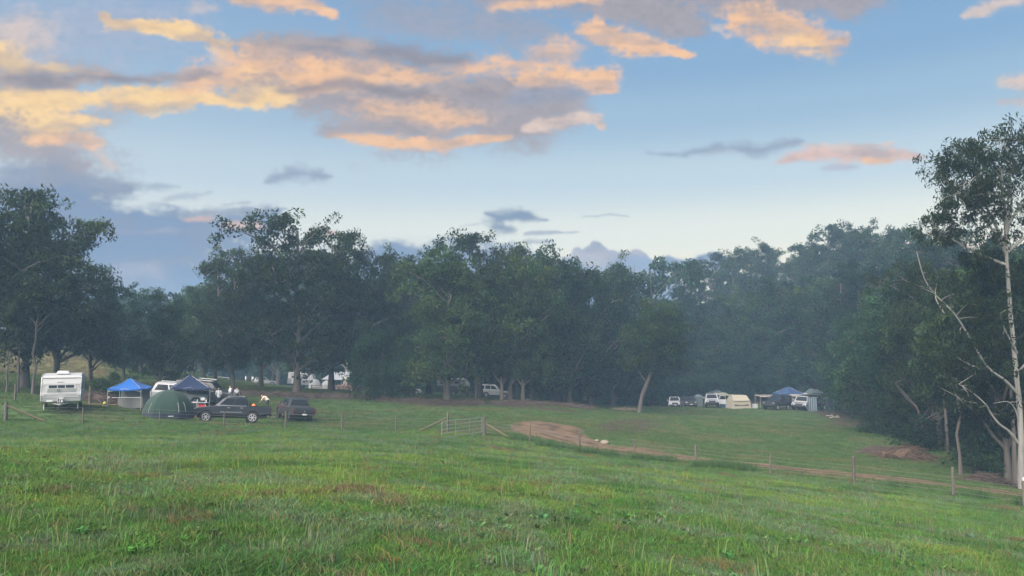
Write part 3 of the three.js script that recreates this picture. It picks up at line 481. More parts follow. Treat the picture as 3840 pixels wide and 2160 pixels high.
for (const t of [
  ['gum', 0, -42.1, -66, 17.7, 1, 5.45, 'gum_tree', 'tallest gum tree at the left edge, behind the white caravan'],
  ['gum', 1, -42.8, -60, 15.1, 1, 2.39, 'gum_tree', 'gum tree cut by the left edge, nearest of the left trees'],
  ['gum', 2, -41.8, -70, 16.0, 0.95, 0.64, 'gum_tree', 'gum tree with dark straight trunk rising behind the white caravan'],
  ['broad', 0, -43.1, -78, 11.8, 0.72, 1.57, 'spreading_tree', 'leafy tree right of the dark trunk behind the caravan, arching right'],
  ['pole', 0, -39.0, -59, 7.2, 0.75, 4.59, 'young_gum_tree', 'leftmost thin sapling trunk left of the white caravan'],
  ['pole', 1, -38.8, -60, 8.2, 0.75, 2.56, 'young_gum_tree', 'second thin sapling left of the white caravan, leaning'],
  ['pole', 0, -37.6, -60, 9.8, 0.85, 1.14, 'young_gum_tree', 'third thin trunk left of the white caravan, beside a pale post'],
  ['dense', 0, -60.7, -113, 9.3, 0.95, 5.45, 'round_tree', 'round dark tree alone on the grassy slope at left'],
  ['broad', 1, -34.2, -74, 9.5, 0.85, 2.45, 'spreading_tree', 'dark tree with bare lower trunk behind the green tent'],
  ['broad', 2, -52.6, -108, 11.6, 0.85, 4.78, 'spreading_tree', 'dense tree at the foot of the left slope, in the gap of the skyline'],
  ['broad', 0, -49.1, -112, 12.9, 0.9, 0.45, 'spreading_tree', 'dense dark tree behind the navy gazebo'],
  ['gum', 1, -33.5, -86, 15.7, 0.75, 3.88, 'gum_tree', 'gum tree whose crown tops the skyline left of the tallest middle gum'],
  ['gum', 2, -28.5, -78, 12.6, 0.7, 2.79, 'gum_tree', 'brownish gum with dark trunk behind the dark canopied ute'],
  ['gum', 0, -22.5, -80, 19.0, 1.05, 0.83, 'gum_tree', 'tallest gum in the middle of the tree line with open crooked crown'],
  ['gum', 1, -29.6, -90, 15.9, 0.8, 6.11, 'gum_tree', 'gum tree just left of the tallest middle gum, set back'],
  ['gum', 2, -21.8, -92, 19.9, 0.85, 0.03, 'gum_tree', 'gum tree right of the tallest middle gum, its twin crown'],
  ['gum', 0, -18.1, -88, 16.8, 0.8, 4.86, 'gum_tree', 'gum with airy crown above the dark bushes'],
  ['dense', 1, -15.3, -79, 8.2, 0.5, 6.03, 'dense_tree', 'dense dark tree over a thick trunk at the bank, left of the dark bushes'],
  ['dense', 0, -13.4, -80, 7.7, 0.55, 1.04, 'dense_tree', 'dark bushy tree in front of the far grassed gap, left one of the pair'],
  ['dense', 1, -11.4, -80.5, 6.8, 0.55, 1.05, 'dense_tree', 'dark bushy tree in front of the far grassed gap, right one of the pair'],
  ['gum', 2, -16.0, -97, 17.6, 0.8, 1.97, 'gum_tree', 'gum with lacy crown in the middle of the skyline'],
  ['gum', 1, -12.3, -94, 17.4, 0.85, 1.25, 'gum_tree', 'gum with lacy crown right of the one above the dark bushes'],
  ['light', 0, -6.9, -81, 16.2, 1, 5.50, 'leafy_tree', 'leafy tree with a pale forked trunk left of the dark caravan'],
  ['broad', 1, -11.3, -103, 17.7, 0.85, 3.93, 'spreading_tree', 'dense tree set back between the lacy gums and the pale forked trunk'],
  ['gum', 0, -4.0, -95, 20.5, 0.9, 1.14, 'gum_tree', 'gum with open top rising above the dark off-road caravan'],
  ['pole', 1, -3.9, -83, 13.3, 0.9, 6.08, 'young_gum_tree', 'slender tree with bare trunk between the dark caravan and the white wagon'],
  ['gum', 2, -1.1, -83, 15.3, 0.7, 1.24, 'gum_tree', 'gum with thick dark trunk in front of the white wagon'],
  ['light', 1, -0.2, -84.5, 16.3, 0.75, 6.06, 'leafy_tree', 'leafy tree just right of the dark trunk before the white wagon'],
  ['gum', 1, 1.2, -83, 14.4, 0.7, 2.41, 'gum_tree', 'gum with curved pale trunk right of the white wagon'],
  ['gum', 0, 2.7, -97, 20.0, 0.85, 0.14, 'gum_tree', 'gum topping the skyline right of the white wagon'],
  ['broad', 2, 5.5, -102, 20.8, 0.8, 2.61, 'spreading_tree', 'dense tree in the skyline left of the tall blue cloud'],
  ['light', 0, 7.2, -96, 17.9, 0.85, 5.88, 'leafy_tree', 'leafy green tree below the tall blue cloud, left one'],
  ['light', 1, 10.5, -102, 18.2, 0.75, 1.66, 'leafy_tree', 'leafy green tree below the tall blue cloud, over a thin pale trunk'],
  ['light', 0, 15.3, -116, 21.2, 0.75, 2.08, 'leafy_tree', 'leafy tree right of the tall blue cloud, left of the rounded tree'],
  ['gum', 2, 19.7, -133, 24.7, 0.8, 5.13, 'gum_tree', 'gum in the skyline directly right of the tall blue cloud'],
  ['far', 0, 25.8, -140, 25.6, 0.8, 3.68, 'far_tree', 'far tree topping the skyline behind the rounded leaning tree'],
  ['far', 1, 33.4, -150, 23.4, 0.8, 3.74, 'far_tree', 'far tree in the skyline left of the long lacy ridge trees'],
  ['broad', 0, 16.9, -128, 16.6, 0.95, 4.44, 'wood_tree', 'dark tree in the wood behind the right-hand camp, leftmost', 'trees behind the right camp'],
  ['light', 1, 27.5, -141, 17.7, 0.95, 0.41, 'wood_tree', 'dark tree in the wood behind the right-hand camp, second from left', 'trees behind the right camp'],
  ['gum', 2, 30.9, -139, 14.5, 0.95, 2.23, 'wood_tree', 'dark tree in the wood behind the right-hand camp, third from left', 'trees behind the right camp'],
  ['broad', 3, 32.6, -136, 17.5, 0.95, 1.92, 'wood_tree', 'dark tree in the wood behind the right-hand camp, fourth from left', 'trees behind the right camp'],
  ['light', 4, 35.5, -131, 13.5, 0.95, 4.37, 'wood_tree', 'dark tree in the wood behind the right-hand camp, fifth from left', 'trees behind the right camp'],
  ['gum', 5, 39.6, -134, 17.2, 0.95, 1.16, 'wood_tree', 'dark tree in the wood behind the right-hand camp, sixth from left', 'trees behind the right camp'],
  ['broad', 6, 41.2, -130, 14.3, 0.95, 2.97, 'wood_tree', 'dark tree in the wood behind the right-hand camp, seventh from left', 'trees behind the right camp'],
  ['light', 7, 43.2, -128, 17.6, 0.95, 1.11, 'wood_tree', 'dark tree in the wood behind the right-hand camp, eighth from left', 'trees behind the right camp'],
  ['gum', 8, 45.2, -125, 15.8, 0.95, 1.61, 'wood_tree', 'dark tree in the wood behind the right-hand camp, ninth from left', 'trees behind the right camp'],
  ['broad', 9, 46.6, -123, 18.6, 0.95, 5.90, 'wood_tree', 'dark tree in the wood behind the right-hand camp, tenth from left', 'trees behind the right camp'],
  ['light', 10, 49.2, -121, 17.6, 0.95, 5.96, 'wood_tree', 'dark tree in the wood behind the right-hand camp, eleventh from left', 'trees behind the right camp'],
  ['gum', 11, 49.1, -113, 18.7, 0.95, 2.25, 'wood_tree', 'dark tree in the wood behind the right-hand camp, twelfth from left', 'trees behind the right camp'],
  ['broad', 12, 49.0, -106, 20.0, 0.95, 2.54, 'wood_tree', 'dark tree in the wood behind the right-hand camp, rightmost', 'trees behind the right camp'],
  ['gum', 0, 44.9, -172, 20.4, 0.9, 3.45, 'ridge_tree', 'lacy gum on the ridge line above the right wood, leftmost', 'gums on the ridge'],
  ['gum', 1, 48.5, -166, 20.5, 0.9, 2.63, 'ridge_tree', 'lacy gum on the ridge line above the right wood, second from left', 'gums on the ridge'],
  ['gum', 2, 55.6, -172, 19.3, 0.9, 2.36, 'ridge_tree', 'lacy gum on the ridge line above the right wood, third from left', 'gums on the ridge'],
  ['gum', 3, 58.4, -168, 18.3, 0.9, 5.28, 'ridge_tree', 'lacy gum on the ridge line above the right wood, fourth from left', 'gums on the ridge'],
  ['gum', 4, 60.0, -162, 16.4, 0.9, 2.84, 'ridge_tree', 'lacy gum on the ridge line above the right wood, fifth from left', 'gums on the ridge'],
  ['gum', 5, 65.4, -165, 17.9, 0.9, 4.44, 'ridge_tree', 'lacy gum on the ridge line above the right wood, sixth from left', 'gums on the ridge'],
  ['gum', 6, 63.7, -152, 23.2, 0.9, 3.92, 'ridge_tree', 'lacy gum on the ridge line above the right wood, seventh from left', 'gums on the ridge'],
  ['gum', 7, 68.5, -152, 20.5, 0.9, 5.99, 'ridge_tree', 'lacy gum on the ridge line above the right wood, eighth from left', 'gums on the ridge'],
  ['gum', 8, 70.1, -146, 20.9, 0.9, 0.75, 'ridge_tree', 'lacy gum on the ridge line above the right wood, ninth from left', 'gums on the ridge'],
  ['gum', 9, 70.6, -140, 20.2, 0.9, 1.55, 'ridge_tree', 'lacy gum on the ridge line above the right wood, rightmost', 'gums on the ridge'],
  ['broad', 0, 67.2, -128, 21.4, 1, 5.15, 'wood_tree', 'dense tree high in the wood on the right, behind the white gum, leftmost', 'dense trees behind the white gum'],
  ['broad', 1, 64.6, -116, 21.3, 1, 2.90, 'wood_tree', 'dense tree high in the wood on the right, behind the white gum, second from left', 'dense trees behind the white gum'],
  ['broad', 2, 62.3, -106, 21.0, 1, 3.22, 'wood_tree', 'dense tree high in the wood on the right, behind the white gum, third from left', 'dense trees behind the white gum'],
  ['broad', 3, 61.9, -100, 19.7, 1, 5.61, 'wood_tree', 'dense tree high in the wood on the right, behind the white gum, fourth from left', 'dense trees behind the white gum'],
  ['broad', 4, 61.1, -94, 18.6, 1, 1.58, 'wood_tree', 'dense tree high in the wood on the right, behind the white gum, fifth from left', 'dense trees behind the white gum'],
  ['broad', 5, 61.7, -90, 19.1, 1, 2.91, 'wood_tree', 'dense tree high in the wood on the right, behind the white gum, rightmost', 'dense trees behind the white gum'],
  ['dense', 0, 43.6, -99, 12.5, 0.62, 3.70, 'dense_tree', 'leafy tree with foliage to the ground just right of the dark shower tent'],
  ['broad', 1, 42.0, -90, 14.0, 0.85, 4.90, 'spreading_tree', 'dark tree at the corner of the right field, behind the leaning trunk'],
  ['broad', 2, 35.8, -73, 13.6, 0.9, 2.31, 'spreading_tree', 'dark tree with low black trunk at the edge of the right field'],
  ['broad', 0, 35.6, -68, 14.2, 0.9, 1.86, 'spreading_tree', 'tree over the brown brush heap at the right wood edge'],
  ['gum', 1, 34.8, -64, 14.5, 0.8, 2.72, 'gum_tree', 'gum with bare dim trunk behind the brown brush heap, left one'],
  ['gum', 0, 35.1, -63, 15.1, 0.8, 6.14, 'gum_tree', 'gum with bare dim trunk behind the brown brush heap, right one'],
  ['pole', 1, 34.0, -60, 12.8, 0.8, 1.31, 'young_gum_tree', 'thin leaning sapling between the brush heap and the pale thin trunk'],
  ['pole', 0, 30.0, -51.5, 12.3, 0.7, 3.22, 'young_gum_tree', 'thin straight pale trunk left of the dark brush heap'],
  ['light', 1, 38.0, -62, 14.8, 0.95, 2.28, 'leafy_tree', 'leafy tree deep in the wood left of the white gum'],
  ['gum', 2, 32.2, -50, 15.1, 0.7, 0.93, 'gum_tree', 'grey trunk just left of the white gum'],
  ['pole', 1, 32.0, -49, 13.8, 0.8, 1.73, 'young_gum_tree', 'slim grey trunk close behind the white gum'],
  ['broad', 1, 37.8, -54, 16.6, 1, 4.41, 'spreading_tree', 'dark tree at the right edge behind the white gum'],
  ['broad', 2, 44.0, -58, 16.7, 1.1, 0.58, 'spreading_tree', 'dark tree beyond the right edge of the wood'],
  ['dense', 1, 41.9, -70, 9.5, 1.2, 4.31, 'dense_tree', 'dark bushy tree in the shade of the right wood, left of the grey trunk'],
  ['dense', 0, 42.3, -80, 8.5, 1.2, 1.92, 'dense_tree', 'dark bushy tree in the shade behind the brown brush heap'],
  ['dense', 1, 42.2, -66, 8.3, 1.3, 5.02, 'dense_tree', 'dark bushy tree in the shade behind the white gum trunk'],
  ['dense', 0, 42.3, -62, 9.5, 1.3, 3.94, 'dense_tree', 'dark bushy tree in the shade at the right edge'],
  ['dense', 1, 40.7, -72, 7.5, 1.2, 4.53, 'dense_tree', 'dark bushy tree in the shade behind the thin pale trunk'],
  ['far', 0, -84.1, -205, 11.9, 1, 1.94, 'far_tree', 'dim tree far back behind the creek-side camps, leftmost', 'far trees behind the creek camps'],
  ['far', 1, -71.3, -188, 18.1, 1, 3.04, 'far_tree', 'dim tree far back behind the creek-side camps, second from left', 'far trees behind the creek camps'],
  ['far', 2, -60.6, -176, 14.3, 1, 4.52, 'far_tree', 'dim tree far back behind the creek-side camps, third from left', 'far trees behind the creek camps'],
  ['far', 3, -51.7, -165, 16.2, 1, 0.51, 'far_tree', 'dim tree far back behind the creek-side camps, fourth from left', 'far trees behind the creek camps'],
  ['far', 4, -45.1, -160, 13.3, 1, 3.77, 'far_tree', 'dim tree far back behind the creek-side camps, fifth from left', 'far trees behind the creek camps'],
  ['far', 5, -39.6, -158, 12.9, 1, 5.80, 'far_tree', 'dim tree far back behind the creek-side camps, sixth from left', 'far trees behind the creek camps'],
  ['far', 6, -32.4, -150, 13.2, 1, 0.20, 'far_tree', 'dim tree far back behind the creek-side camps, seventh from left', 'far trees behind the creek camps'],
  ['far', 7, -37.8, -205, 12.4, 1, 4.65, 'far_tree', 'dim tree far back behind the creek-side camps, eighth from left', 'far trees behind the creek camps'],
  ['far', 8, -22.2, -145, 17.4, 1, 2.16, 'far_tree', 'dim tree far back behind the creek-side camps, ninth from left', 'far trees behind the creek camps'],
  ['far', 9, -18.3, -150, 14.7, 1, 1.57, 'far_tree', 'dim tree far back behind the creek-side camps, tenth from left', 'far trees behind the creek camps'],
  ['far', 10, -14.3, -158, 16.2, 1, 4.09, 'far_tree', 'dim tree far back behind the creek-side camps, eleventh from left', 'far trees behind the creek camps'],
  ['far', 11, -8.6, -145, 13.6, 1, 0.91, 'far_tree', 'dim tree far back behind the creek-side camps, twelfth from left', 'far trees behind the creek camps'],
  ['far', 12, -3.7, -150, 17.7, 1, 6.15, 'far_tree', 'dim tree far back behind the creek-side camps, thirteenth from left', 'far trees behind the creek camps'],
  ['far', 13, 1.6, -158, 16.6, 1, 4.01, 'far_tree', 'dim tree far back behind the creek-side camps, fourteenth from left', 'far trees behind the creek camps'],
  ['far', 14, 6.6, -145, 17.4, 1, 5.03, 'far_tree', 'dim tree far back behind the creek-side camps, fifteenth from left', 'far trees behind the creek camps'],
  ['far', 15, 12.0, -150, 15.4, 1, 2.10, 'far_tree', 'dim tree far back behind the creek-side camps, sixteenth from left', 'far trees behind the creek camps'],
  ['far', 16, 17.6, -158, 13.5, 1, 1.30, 'far_tree', 'dim tree far back behind the creek-side camps, rightmost', 'far trees behind the creek camps'],
  ['dense', 0, -21.1, -124, 7.6, 1.2, 6.16, 'dense_tree', 'low dark tree filling the wood edge behind the creek-side camps, leftmost', 'low trees behind the creek camps'],
  ['dense', 1, -17.6, -130, 6.7, 1.2, 3.54, 'dense_tree', 'low dark tree filling the wood edge behind the creek-side camps, second from left', 'low trees behind the creek camps'],
  ['dense', 2, -13.3, -127, 7.4, 1.2, 0.83, 'dense_tree', 'low dark tree filling the wood edge behind the creek-side camps, third from left', 'low trees behind the creek camps'],
  ['dense', 3, -9.5, -124, 8.1, 1.2, 5.63, 'dense_tree', 'low dark tree filling the wood edge behind the creek-side camps, fourth from left', 'low trees behind the creek camps'],
  ['dense', 4, -5.9, -130, 7.2, 1.2, 2.60, 'dense_tree', 'low dark tree filling the wood edge behind the creek-side camps, fifth from left', 'low trees behind the creek camps'],
  ['dense', 5, -1.8, -127, 7.9, 1.2, 1.06, 'dense_tree', 'low dark tree filling the wood edge behind the creek-side camps, sixth from left', 'low trees behind the creek camps'],
  ['dense', 6, 2.2, -124, 8.6, 1.2, 2.34, 'dense_tree', 'low dark tree filling the wood edge behind the creek-side camps, seventh from left', 'low trees behind the creek camps'],
  ['dense', 7, 6.3, -130, 7.9, 1.2, 0.37, 'dense_tree', 'low dark tree filling the wood edge behind the creek-side camps, eighth from left', 'low trees behind the creek camps'],
  ['dense', 8, 10.2, -127, 8.7, 1.2, 2.64, 'dense_tree', 'low dark tree filling the wood edge behind the creek-side camps, ninth from left', 'low trees behind the creek camps'],
  ['dense', 9, 13.4, -124, 9.5, 1.2, 0.89, 'dense_tree', 'low dark tree filling the wood edge behind the creek-side camps, tenth from left', 'low trees behind the creek camps'],
  ['dense', 10, 18.1, -130, 8.6, 1.2, 5.79, 'dense_tree', 'low dark tree filling the wood edge behind the creek-side camps, eleventh from left', 'low trees behind the creek camps'],
  ['dense', 11, 21.2, -127, 9.3, 1.2, 3.90, 'dense_tree', 'low dark tree filling the wood edge behind the creek-side camps, rightmost', 'low trees behind the creek camps'],
  ['dense', 0, 24.7, -134, 8.5, 1.2, 1.06, 'dense_tree', 'low dark tree filling the wood edge behind the right camp, leftmost', 'low trees behind the right camp'],
  ['dense', 1, 29.3, -138, 6.6, 1.2, 3.28, 'dense_tree', 'low dark tree filling the wood edge behind the right camp, second from left', 'low trees behind the right camp'],
  ['dense', 2, 31.0, -131, 9.1, 1.2, 6.03, 'dense_tree', 'low dark tree filling the wood edge behind the right camp, third from left', 'low trees behind the right camp'],
  ['dense', 3, 35.4, -134, 7.2, 1.2, 4.33, 'dense_tree', 'low dark tree filling the wood edge behind the right camp, fourth from left', 'low trees behind the right camp'],
  ['dense', 4, 37.7, -129, 6.4, 1.2, 2.00, 'dense_tree', 'low dark tree filling the wood edge behind the right camp, fifth from left', 'low trees behind the right camp'],
  ['dense', 5, 39.0, -122, 8.3, 1.2, 1.72, 'dense_tree', 'low dark tree filling the wood edge behind the right camp, sixth from left', 'low trees behind the right camp'],
  ['dense', 6, 42.0, -122, 7.0, 1.2, 2.95, 'dense_tree', 'low dark tree filling the wood edge behind the right camp, seventh from left', 'low trees behind the right camp'],
  ['dense', 7, 46.9, -126, 4.9, 1.2, 5.66, 'dense_tree', 'low dark tree filling the wood edge behind the right camp, eighth from left', 'low trees behind the right camp'],
  ['dense', 8, 47.2, -119, 7.1, 1.2, 0.71, 'dense_tree', 'low dark tree filling the wood edge behind the right camp, rightmost', 'low trees behind the right camp'],
  ['dense', 0, -94.6, -200, 3.0, 1.35, 5.16, 'dense_tree', 'bushy tree in the far hollow behind the creek-side grass, leftmost', 'bushy trees in the far hollow'],
  ['dense', 1, -85.5, -192, 4.1, 1.35, 3.34, 'dense_tree', 'bushy tree in the far hollow behind the creek-side grass, second from left', 'bushy trees in the far hollow'],
  ['dense', 2, -87.4, -206, 6.0, 1.35, 1.13, 'dense_tree', 'bushy tree in the far hollow behind the creek-side grass, third from left', 'bushy trees in the far hollow'],
  ['dense', 3, -80.7, -200, 6.7, 1.35, 5.89, 'dense_tree', 'bushy tree in the far hollow behind the creek-side grass, fourth from left', 'bushy trees in the far hollow'],
  ['dense', 4, -73.8, -192, 7.0, 1.35, 5.45, 'dense_tree', 'bushy tree in the far hollow behind the creek-side grass, fifth from left', 'bushy trees in the far hollow'],
  ['dense', 5, -75.2, -206, 8.6, 1.35, 1.13, 'dense_tree', 'bushy tree in the far hollow behind the creek-side grass, sixth from left', 'bushy trees in the far hollow'],
  ['dense', 6, -69.2, -200, 8.6, 1.35, 3.09, 'dense_tree', 'bushy tree in the far hollow behind the creek-side grass, seventh from left', 'bushy trees in the far hollow'],
  ['dense', 7, -62.8, -192, 7.8, 1.35, 3.24, 'dense_tree', 'bushy tree in the far hollow behind the creek-side grass, eighth from left', 'bushy trees in the far hollow'],
  ['dense', 8, -54.5, -178, 10.7, 1.35, 3.44, 'dense_tree', 'bushy tree in the far hollow behind the creek-side grass, ninth from left', 'bushy trees in the far hollow'],
  ['dense', 9, -49.1, -172, 9.4, 1.35, 3.16, 'dense_tree', 'bushy tree in the far hollow behind the creek-side grass, tenth from left', 'bushy trees in the far hollow'],
  ['dense', 10, -43.6, -166, 7.7, 1.35, 0.40, 'dense_tree', 'bushy tree in the far hollow behind the creek-side grass, eleventh from left', 'bushy trees in the far hollow'],
  ['dense', 11, -42.7, -178, 9.7, 1.35, 4.99, 'dense_tree', 'bushy tree in the far hollow behind the creek-side grass, twelfth from left', 'bushy trees in the far hollow'],
  ['dense', 12, -37.1, -172, 8.6, 1.35, 2.23, 'dense_tree', 'bushy tree in the far hollow behind the creek-side grass, thirteenth from left', 'bushy trees in the far hollow'],
  ['dense', 13, -31.8, -166, 7.2, 1.35, 3.69, 'dense_tree', 'bushy tree in the far hollow behind the creek-side grass, rightmost', 'bushy trees in the far hollow'],
  ['broad', 0, -48.9, -96, 9.6, 0.9, 0.22, 'belt_tree', 'leafy tree in the middle of the tree belt, behind the front trunks, leftmost', 'trees inside the tree belt'],
  ['light', 1, -40.4, -100, 13.2, 0.9, 1.92, 'belt_tree', 'leafy tree in the middle of the tree belt, behind the front trunks, second from left', 'trees inside the tree belt'],
  ['gum', 2, -69.2, -196, 22.3, 0.9, 3.51, 'belt_tree', 'leafy tree in the middle of the tree belt, behind the front trunks, third from left', 'trees inside the tree belt'],
  ['broad', 3, -45.9, -150, 21.8, 0.9, 4.20, 'belt_tree', 'leafy tree in the middle of the tree belt, behind the front trunks, fourth from left', 'trees inside the tree belt'],
  ['light', 4, -36.6, -142, 21.7, 0.9, 5.25, 'belt_tree', 'leafy tree in the middle of the tree belt, behind the front trunks, fifth from left', 'trees inside the tree belt'],
  ['gum', 5, -18.8, -104, 15.7, 0.9, 1.66, 'belt_tree', 'leafy tree in the middle of the tree belt, behind the front trunks, sixth from left', 'trees inside the tree belt'],
  ['broad', 6, -15.5, -106, 15.4, 0.9, 6.16, 'belt_tree', 'leafy tree in the middle of the tree belt, behind the front trunks, seventh from left', 'trees inside the tree belt'],
  ['light', 7, -7.6, -122, 20.4, 0.9, 4.50, 'belt_tree', 'leafy tree in the middle of the tree belt, behind the front trunks, eighth from left', 'trees inside the tree belt'],
  ['gum', 8, -2.6, -123, 20.8, 0.9, 6.01, 'belt_tree', 'leafy tree in the middle of the tree belt, behind the front trunks, ninth from left', 'trees inside the tree belt'],
  ['broad', 9, 0.8, -121, 19.0, 0.9, 2.14, 'belt_tree', 'leafy tree in the middle of the tree belt, behind the front trunks, tenth from left', 'trees inside the tree belt'],
  ['light', 10, 6.8, -108, 17.0, 0.9, 1.12, 'belt_tree', 'leafy tree in the middle of the tree belt, behind the front trunks, eleventh from left', 'trees inside the tree belt'],
  ['gum', 11, 9.9, -110, 16.8, 0.9, 5.35, 'belt_tree', 'leafy tree in the middle of the tree belt, behind the front trunks, rightmost', 'trees inside the tree belt'],
  ['broad', 0, 56.7, -70, 18.7, 1.1, 2.98, 'wood_tree', 'dark tree of the wood beyond the white gum on the right, leftmost', 'wood on the far right'],
  ['broad', 1, 53.5, -62, 18.3, 1.1, 4.86, 'wood_tree', 'dark tree of the wood beyond the white gum on the right, third from left', 'wood on the far right'],
  ['broad', 2, 80.8, -90, 17.9, 1.1, 2.05, 'wood_tree', 'dark tree of the wood beyond the white gum on the right, fourth from left', 'wood on the far right'],
  ['broad', 3, 77.4, -80, 17.8, 1.1, 1.72, 'wood_tree', 'dark tree of the wood beyond the white gum on the right, sixth from left', 'wood on the far right'],
  ['broad', 4, 103.7, -100, 13.5, 1.1, 1.81, 'wood_tree', 'dark tree of the wood beyond the white gum on the right, rightmost', 'wood on the far right'],
  ['broad', 5, 91.1, -110, 13.6, 1.1, 3.14, 'wood_tree', 'dark tree of the wood beyond the white gum on the right, second from left', 'wood on the far right'],
  ['broad', 6, 55.1, -58, 19.1, 1.1, 4.23, 'wood_tree', 'dark tree of the wood beyond the white gum on the right, fifth from left', 'wood on the far right'],
  ['far', 0, -82.0, -90, 14.1, 1, 2.24, 'far_tree', 'tree on the hill line at far left, leftmost', 'trees on the left hill'],
  ['far', 1, -61.8, -75, 14.5, 1, 1.72, 'far_tree', 'tree on the hill line at far left, second from left', 'trees on the left hill'],
  ['far', 2, -98.1, -130, 8.8, 1, 2.17, 'far_tree', 'tree on the hill line at far left, third from left', 'trees on the left hill'],
  ['far', 3, -97.4, -140, 9.2, 1, 5.89, 'far_tree', 'tree on the hill line at far left, fourth from left', 'trees on the left hill'],
  ['far', 4, -97.1, -150, 9.2, 1, 2.57, 'far_tree', 'tree on the hill line at far left, fifth from left', 'trees on the left hill'],
  ['far', 5, -90.8, -150, 9.2, 1, 5.79, 'far_tree', 'tree on the hill line at far left, sixth from left', 'trees on the left hill'],
  ['far', 6, -91.8, -160, 9.2, 1, 1.08, 'far_tree', 'tree on the hill line at far left, seventh from left', 'trees on the left hill'],
  ['far', 7, -77.2, -150, 14.0, 1, 5.44, 'far_tree', 'tree on the hill line at far left, eighth from left', 'trees on the left hill'],
  ['far', 8, -84.9, -185, 16.7, 1, 2.82, 'far_tree', 'tree on the hill line at far left, ninth from left', 'trees on the left hill'],
  ['far', 9, -74.3, -175, 19.9, 1, 2.29, 'far_tree', 'tree on the hill line at far left, rightmost', 'trees on the left hill'],
]) tree(...t);
{ // the big white-barked gum on the right, limb by limb (metres from its foot)
  const s = 0.01616, R = rng(404), wood = new Wood(), clumps = [], q = (a, z = 0) => a.map(([x, y], i) => V((x - 3820) * s, (1832 - y) * s, z * (i / (a.length - 1)) + (i && i < a.length - 1 ? (R() - 0.5) * 0.25 : 0)));
  const bark = [0.23, 0.228, 0.215];
  const limb = (pts, z, r0, r1, sides = 6) => { const c = new THREE.CatmullRomCurve3(q(pts, z)).getPoints(pts.length * 3); wood.tube(c, taper(r0, r1, c.length - 1, 0.8), sides, bark); return c; };
  const trunk = [[3820, 1860], [3822, 1750], [3822, 1670], [3828, 1500], [3818, 1300], [3806, 1100], [3803, 930], [3812, 800], [3830, 680], [3835, 580]];
  const t = limb(trunk, 0, 0.22, 0.045, 12);
  const arms = [
    limb([[3826, 1485], [3774, 1433], [3702, 1383], [3659, 1333], [3630, 1275], [3559, 1182], [3501, 1125], [3451, 1067], [3415, 960]], 1.5, 0.095, 0.025), limb([[3822, 1670], [3771, 1616], [3728, 1587], [3692, 1544], [3671, 1519], [3610, 1469], [3560, 1440]], 1.2, 0.1, 0.025), limb([[3668, 1515], [3610, 1505], [3535, 1470]], 0.9, 0.04, 0.015),
    limb([[3824, 1590], [3800, 1536], [3764, 1508], [3703, 1512]], 0.7, 0.07, 0.015), limb([[3560, 1182], [3540, 1120], [3560, 1040]], -0.5, 0.05, 0.015), limb([[3702, 1383], [3640, 1375], [3580, 1350]], 0.8, 0.05, 0.015), limb([[3826, 1330], [3760, 1230], [3730, 1180]], 1, 0.07, 0.02), limb([[3828, 1400], [3900, 1330], [3960, 1250]], -0.8, 0.09, 0.02),
    limb([[3803, 960], [3740, 880], [3650, 765], [3570, 700]], 1.4, 0.11, 0.02), limb([[3803, 930], [3760, 800], [3702, 615], [3690, 540]], -1.2, 0.11, 0.02), limb([[3806, 880], [3790, 720], [3774, 590], [3780, 530]], 1.0, 0.1, 0.02), limb([[3803, 1000], [3700, 940], [3620, 885], [3560, 868]], -1.6, 0.1, 0.02), limb([[3808, 850], [3900, 700], [3950, 560]], 1.2, 0.11, 0.02), limb([[3806, 950], [3930, 860], [4040, 760]], -1, 0.12, 0.02), limb([[3760, 820], [3660, 700], [3600, 600]], -2.0, 0.06, 0.015), limb([[3803, 900], [3850, 760], [3870, 620], [3880, 540]], -1.5, 0.1, 0.02),
  ];
  arms.forEach((c, k) => { const n = [10, 7, 5, 3, 3, 5, 4, 9][k] ?? 26; for (let i = 0; i < n; i++) { const p = onPath(c, (k < 8 ? 0.35 : 0.4) + (k < 8 ? 0.65 : 0.6) * R()), len = k < 8 ? 0.9 : 1.35, e = p.clone().add(V((R() - 0.5) * 2 * len, (R() - 0.42) * 1.5 * len, (R() - 0.5) * 2.4 * len)), w = bend(R, p, e, 0.1, 0.3, 3); wood.tube(w, taper(0.022, 0.008, 3), 4, bark); clumps.push([e.x, e.y, e.z, 0.32 + 0.34 * R(), k < 8 ? 0.7 : 1]); } });
  for (const [x, y, r, n] of [[3610, 725, 1.1, 12], [3640, 590, 0.8, 9], [3720, 560, 0.9, 11], [3810, 545, 0.9, 11], [3700, 1120, 1.6, 14], [3790, 1200, 1.4, 12], [3560, 1330, 1.2, 12], [3640, 1290, 1.2, 10], [3760, 1350, 1.2, 10], [3700, 680, 1.5, 22], [3620, 850, 1.3, 20], [3760, 800, 1.6, 22], [3560, 800, 0.8, 10], [3680, 960, 1.3, 14], [3930, 640, 1.8, 22], [4010, 800, 1.6, 16]]) for (let i = 0; i < n; i++) clumps.push([(x - 3820) * s + (R() - 0.5) * 2 * r, (1832 - y) * s + (R() - 0.5) * 2 * r, (R() - 0.5) * 4.2, 0.3 + 0.3 * R(), 0.9]);
  const sh = clumps.reduce((a, c) => a + c[4], 0), [x, z] = at(3820, 46), g = group('white_gum_tree', x, z);
  part('trunk', wood.build(), BARK, g); part('crown', leaves(R, clumps, { per: 23000 / sh, leaf: 0.27, slim: 0.26, droop: 0.45, flat: 0.95, green: [0.14, 0.225, 0.1] }), LEAF, g);
  tag(g, 'tall white-barked gum at the right edge with long limbs reaching left', 'tree');
}
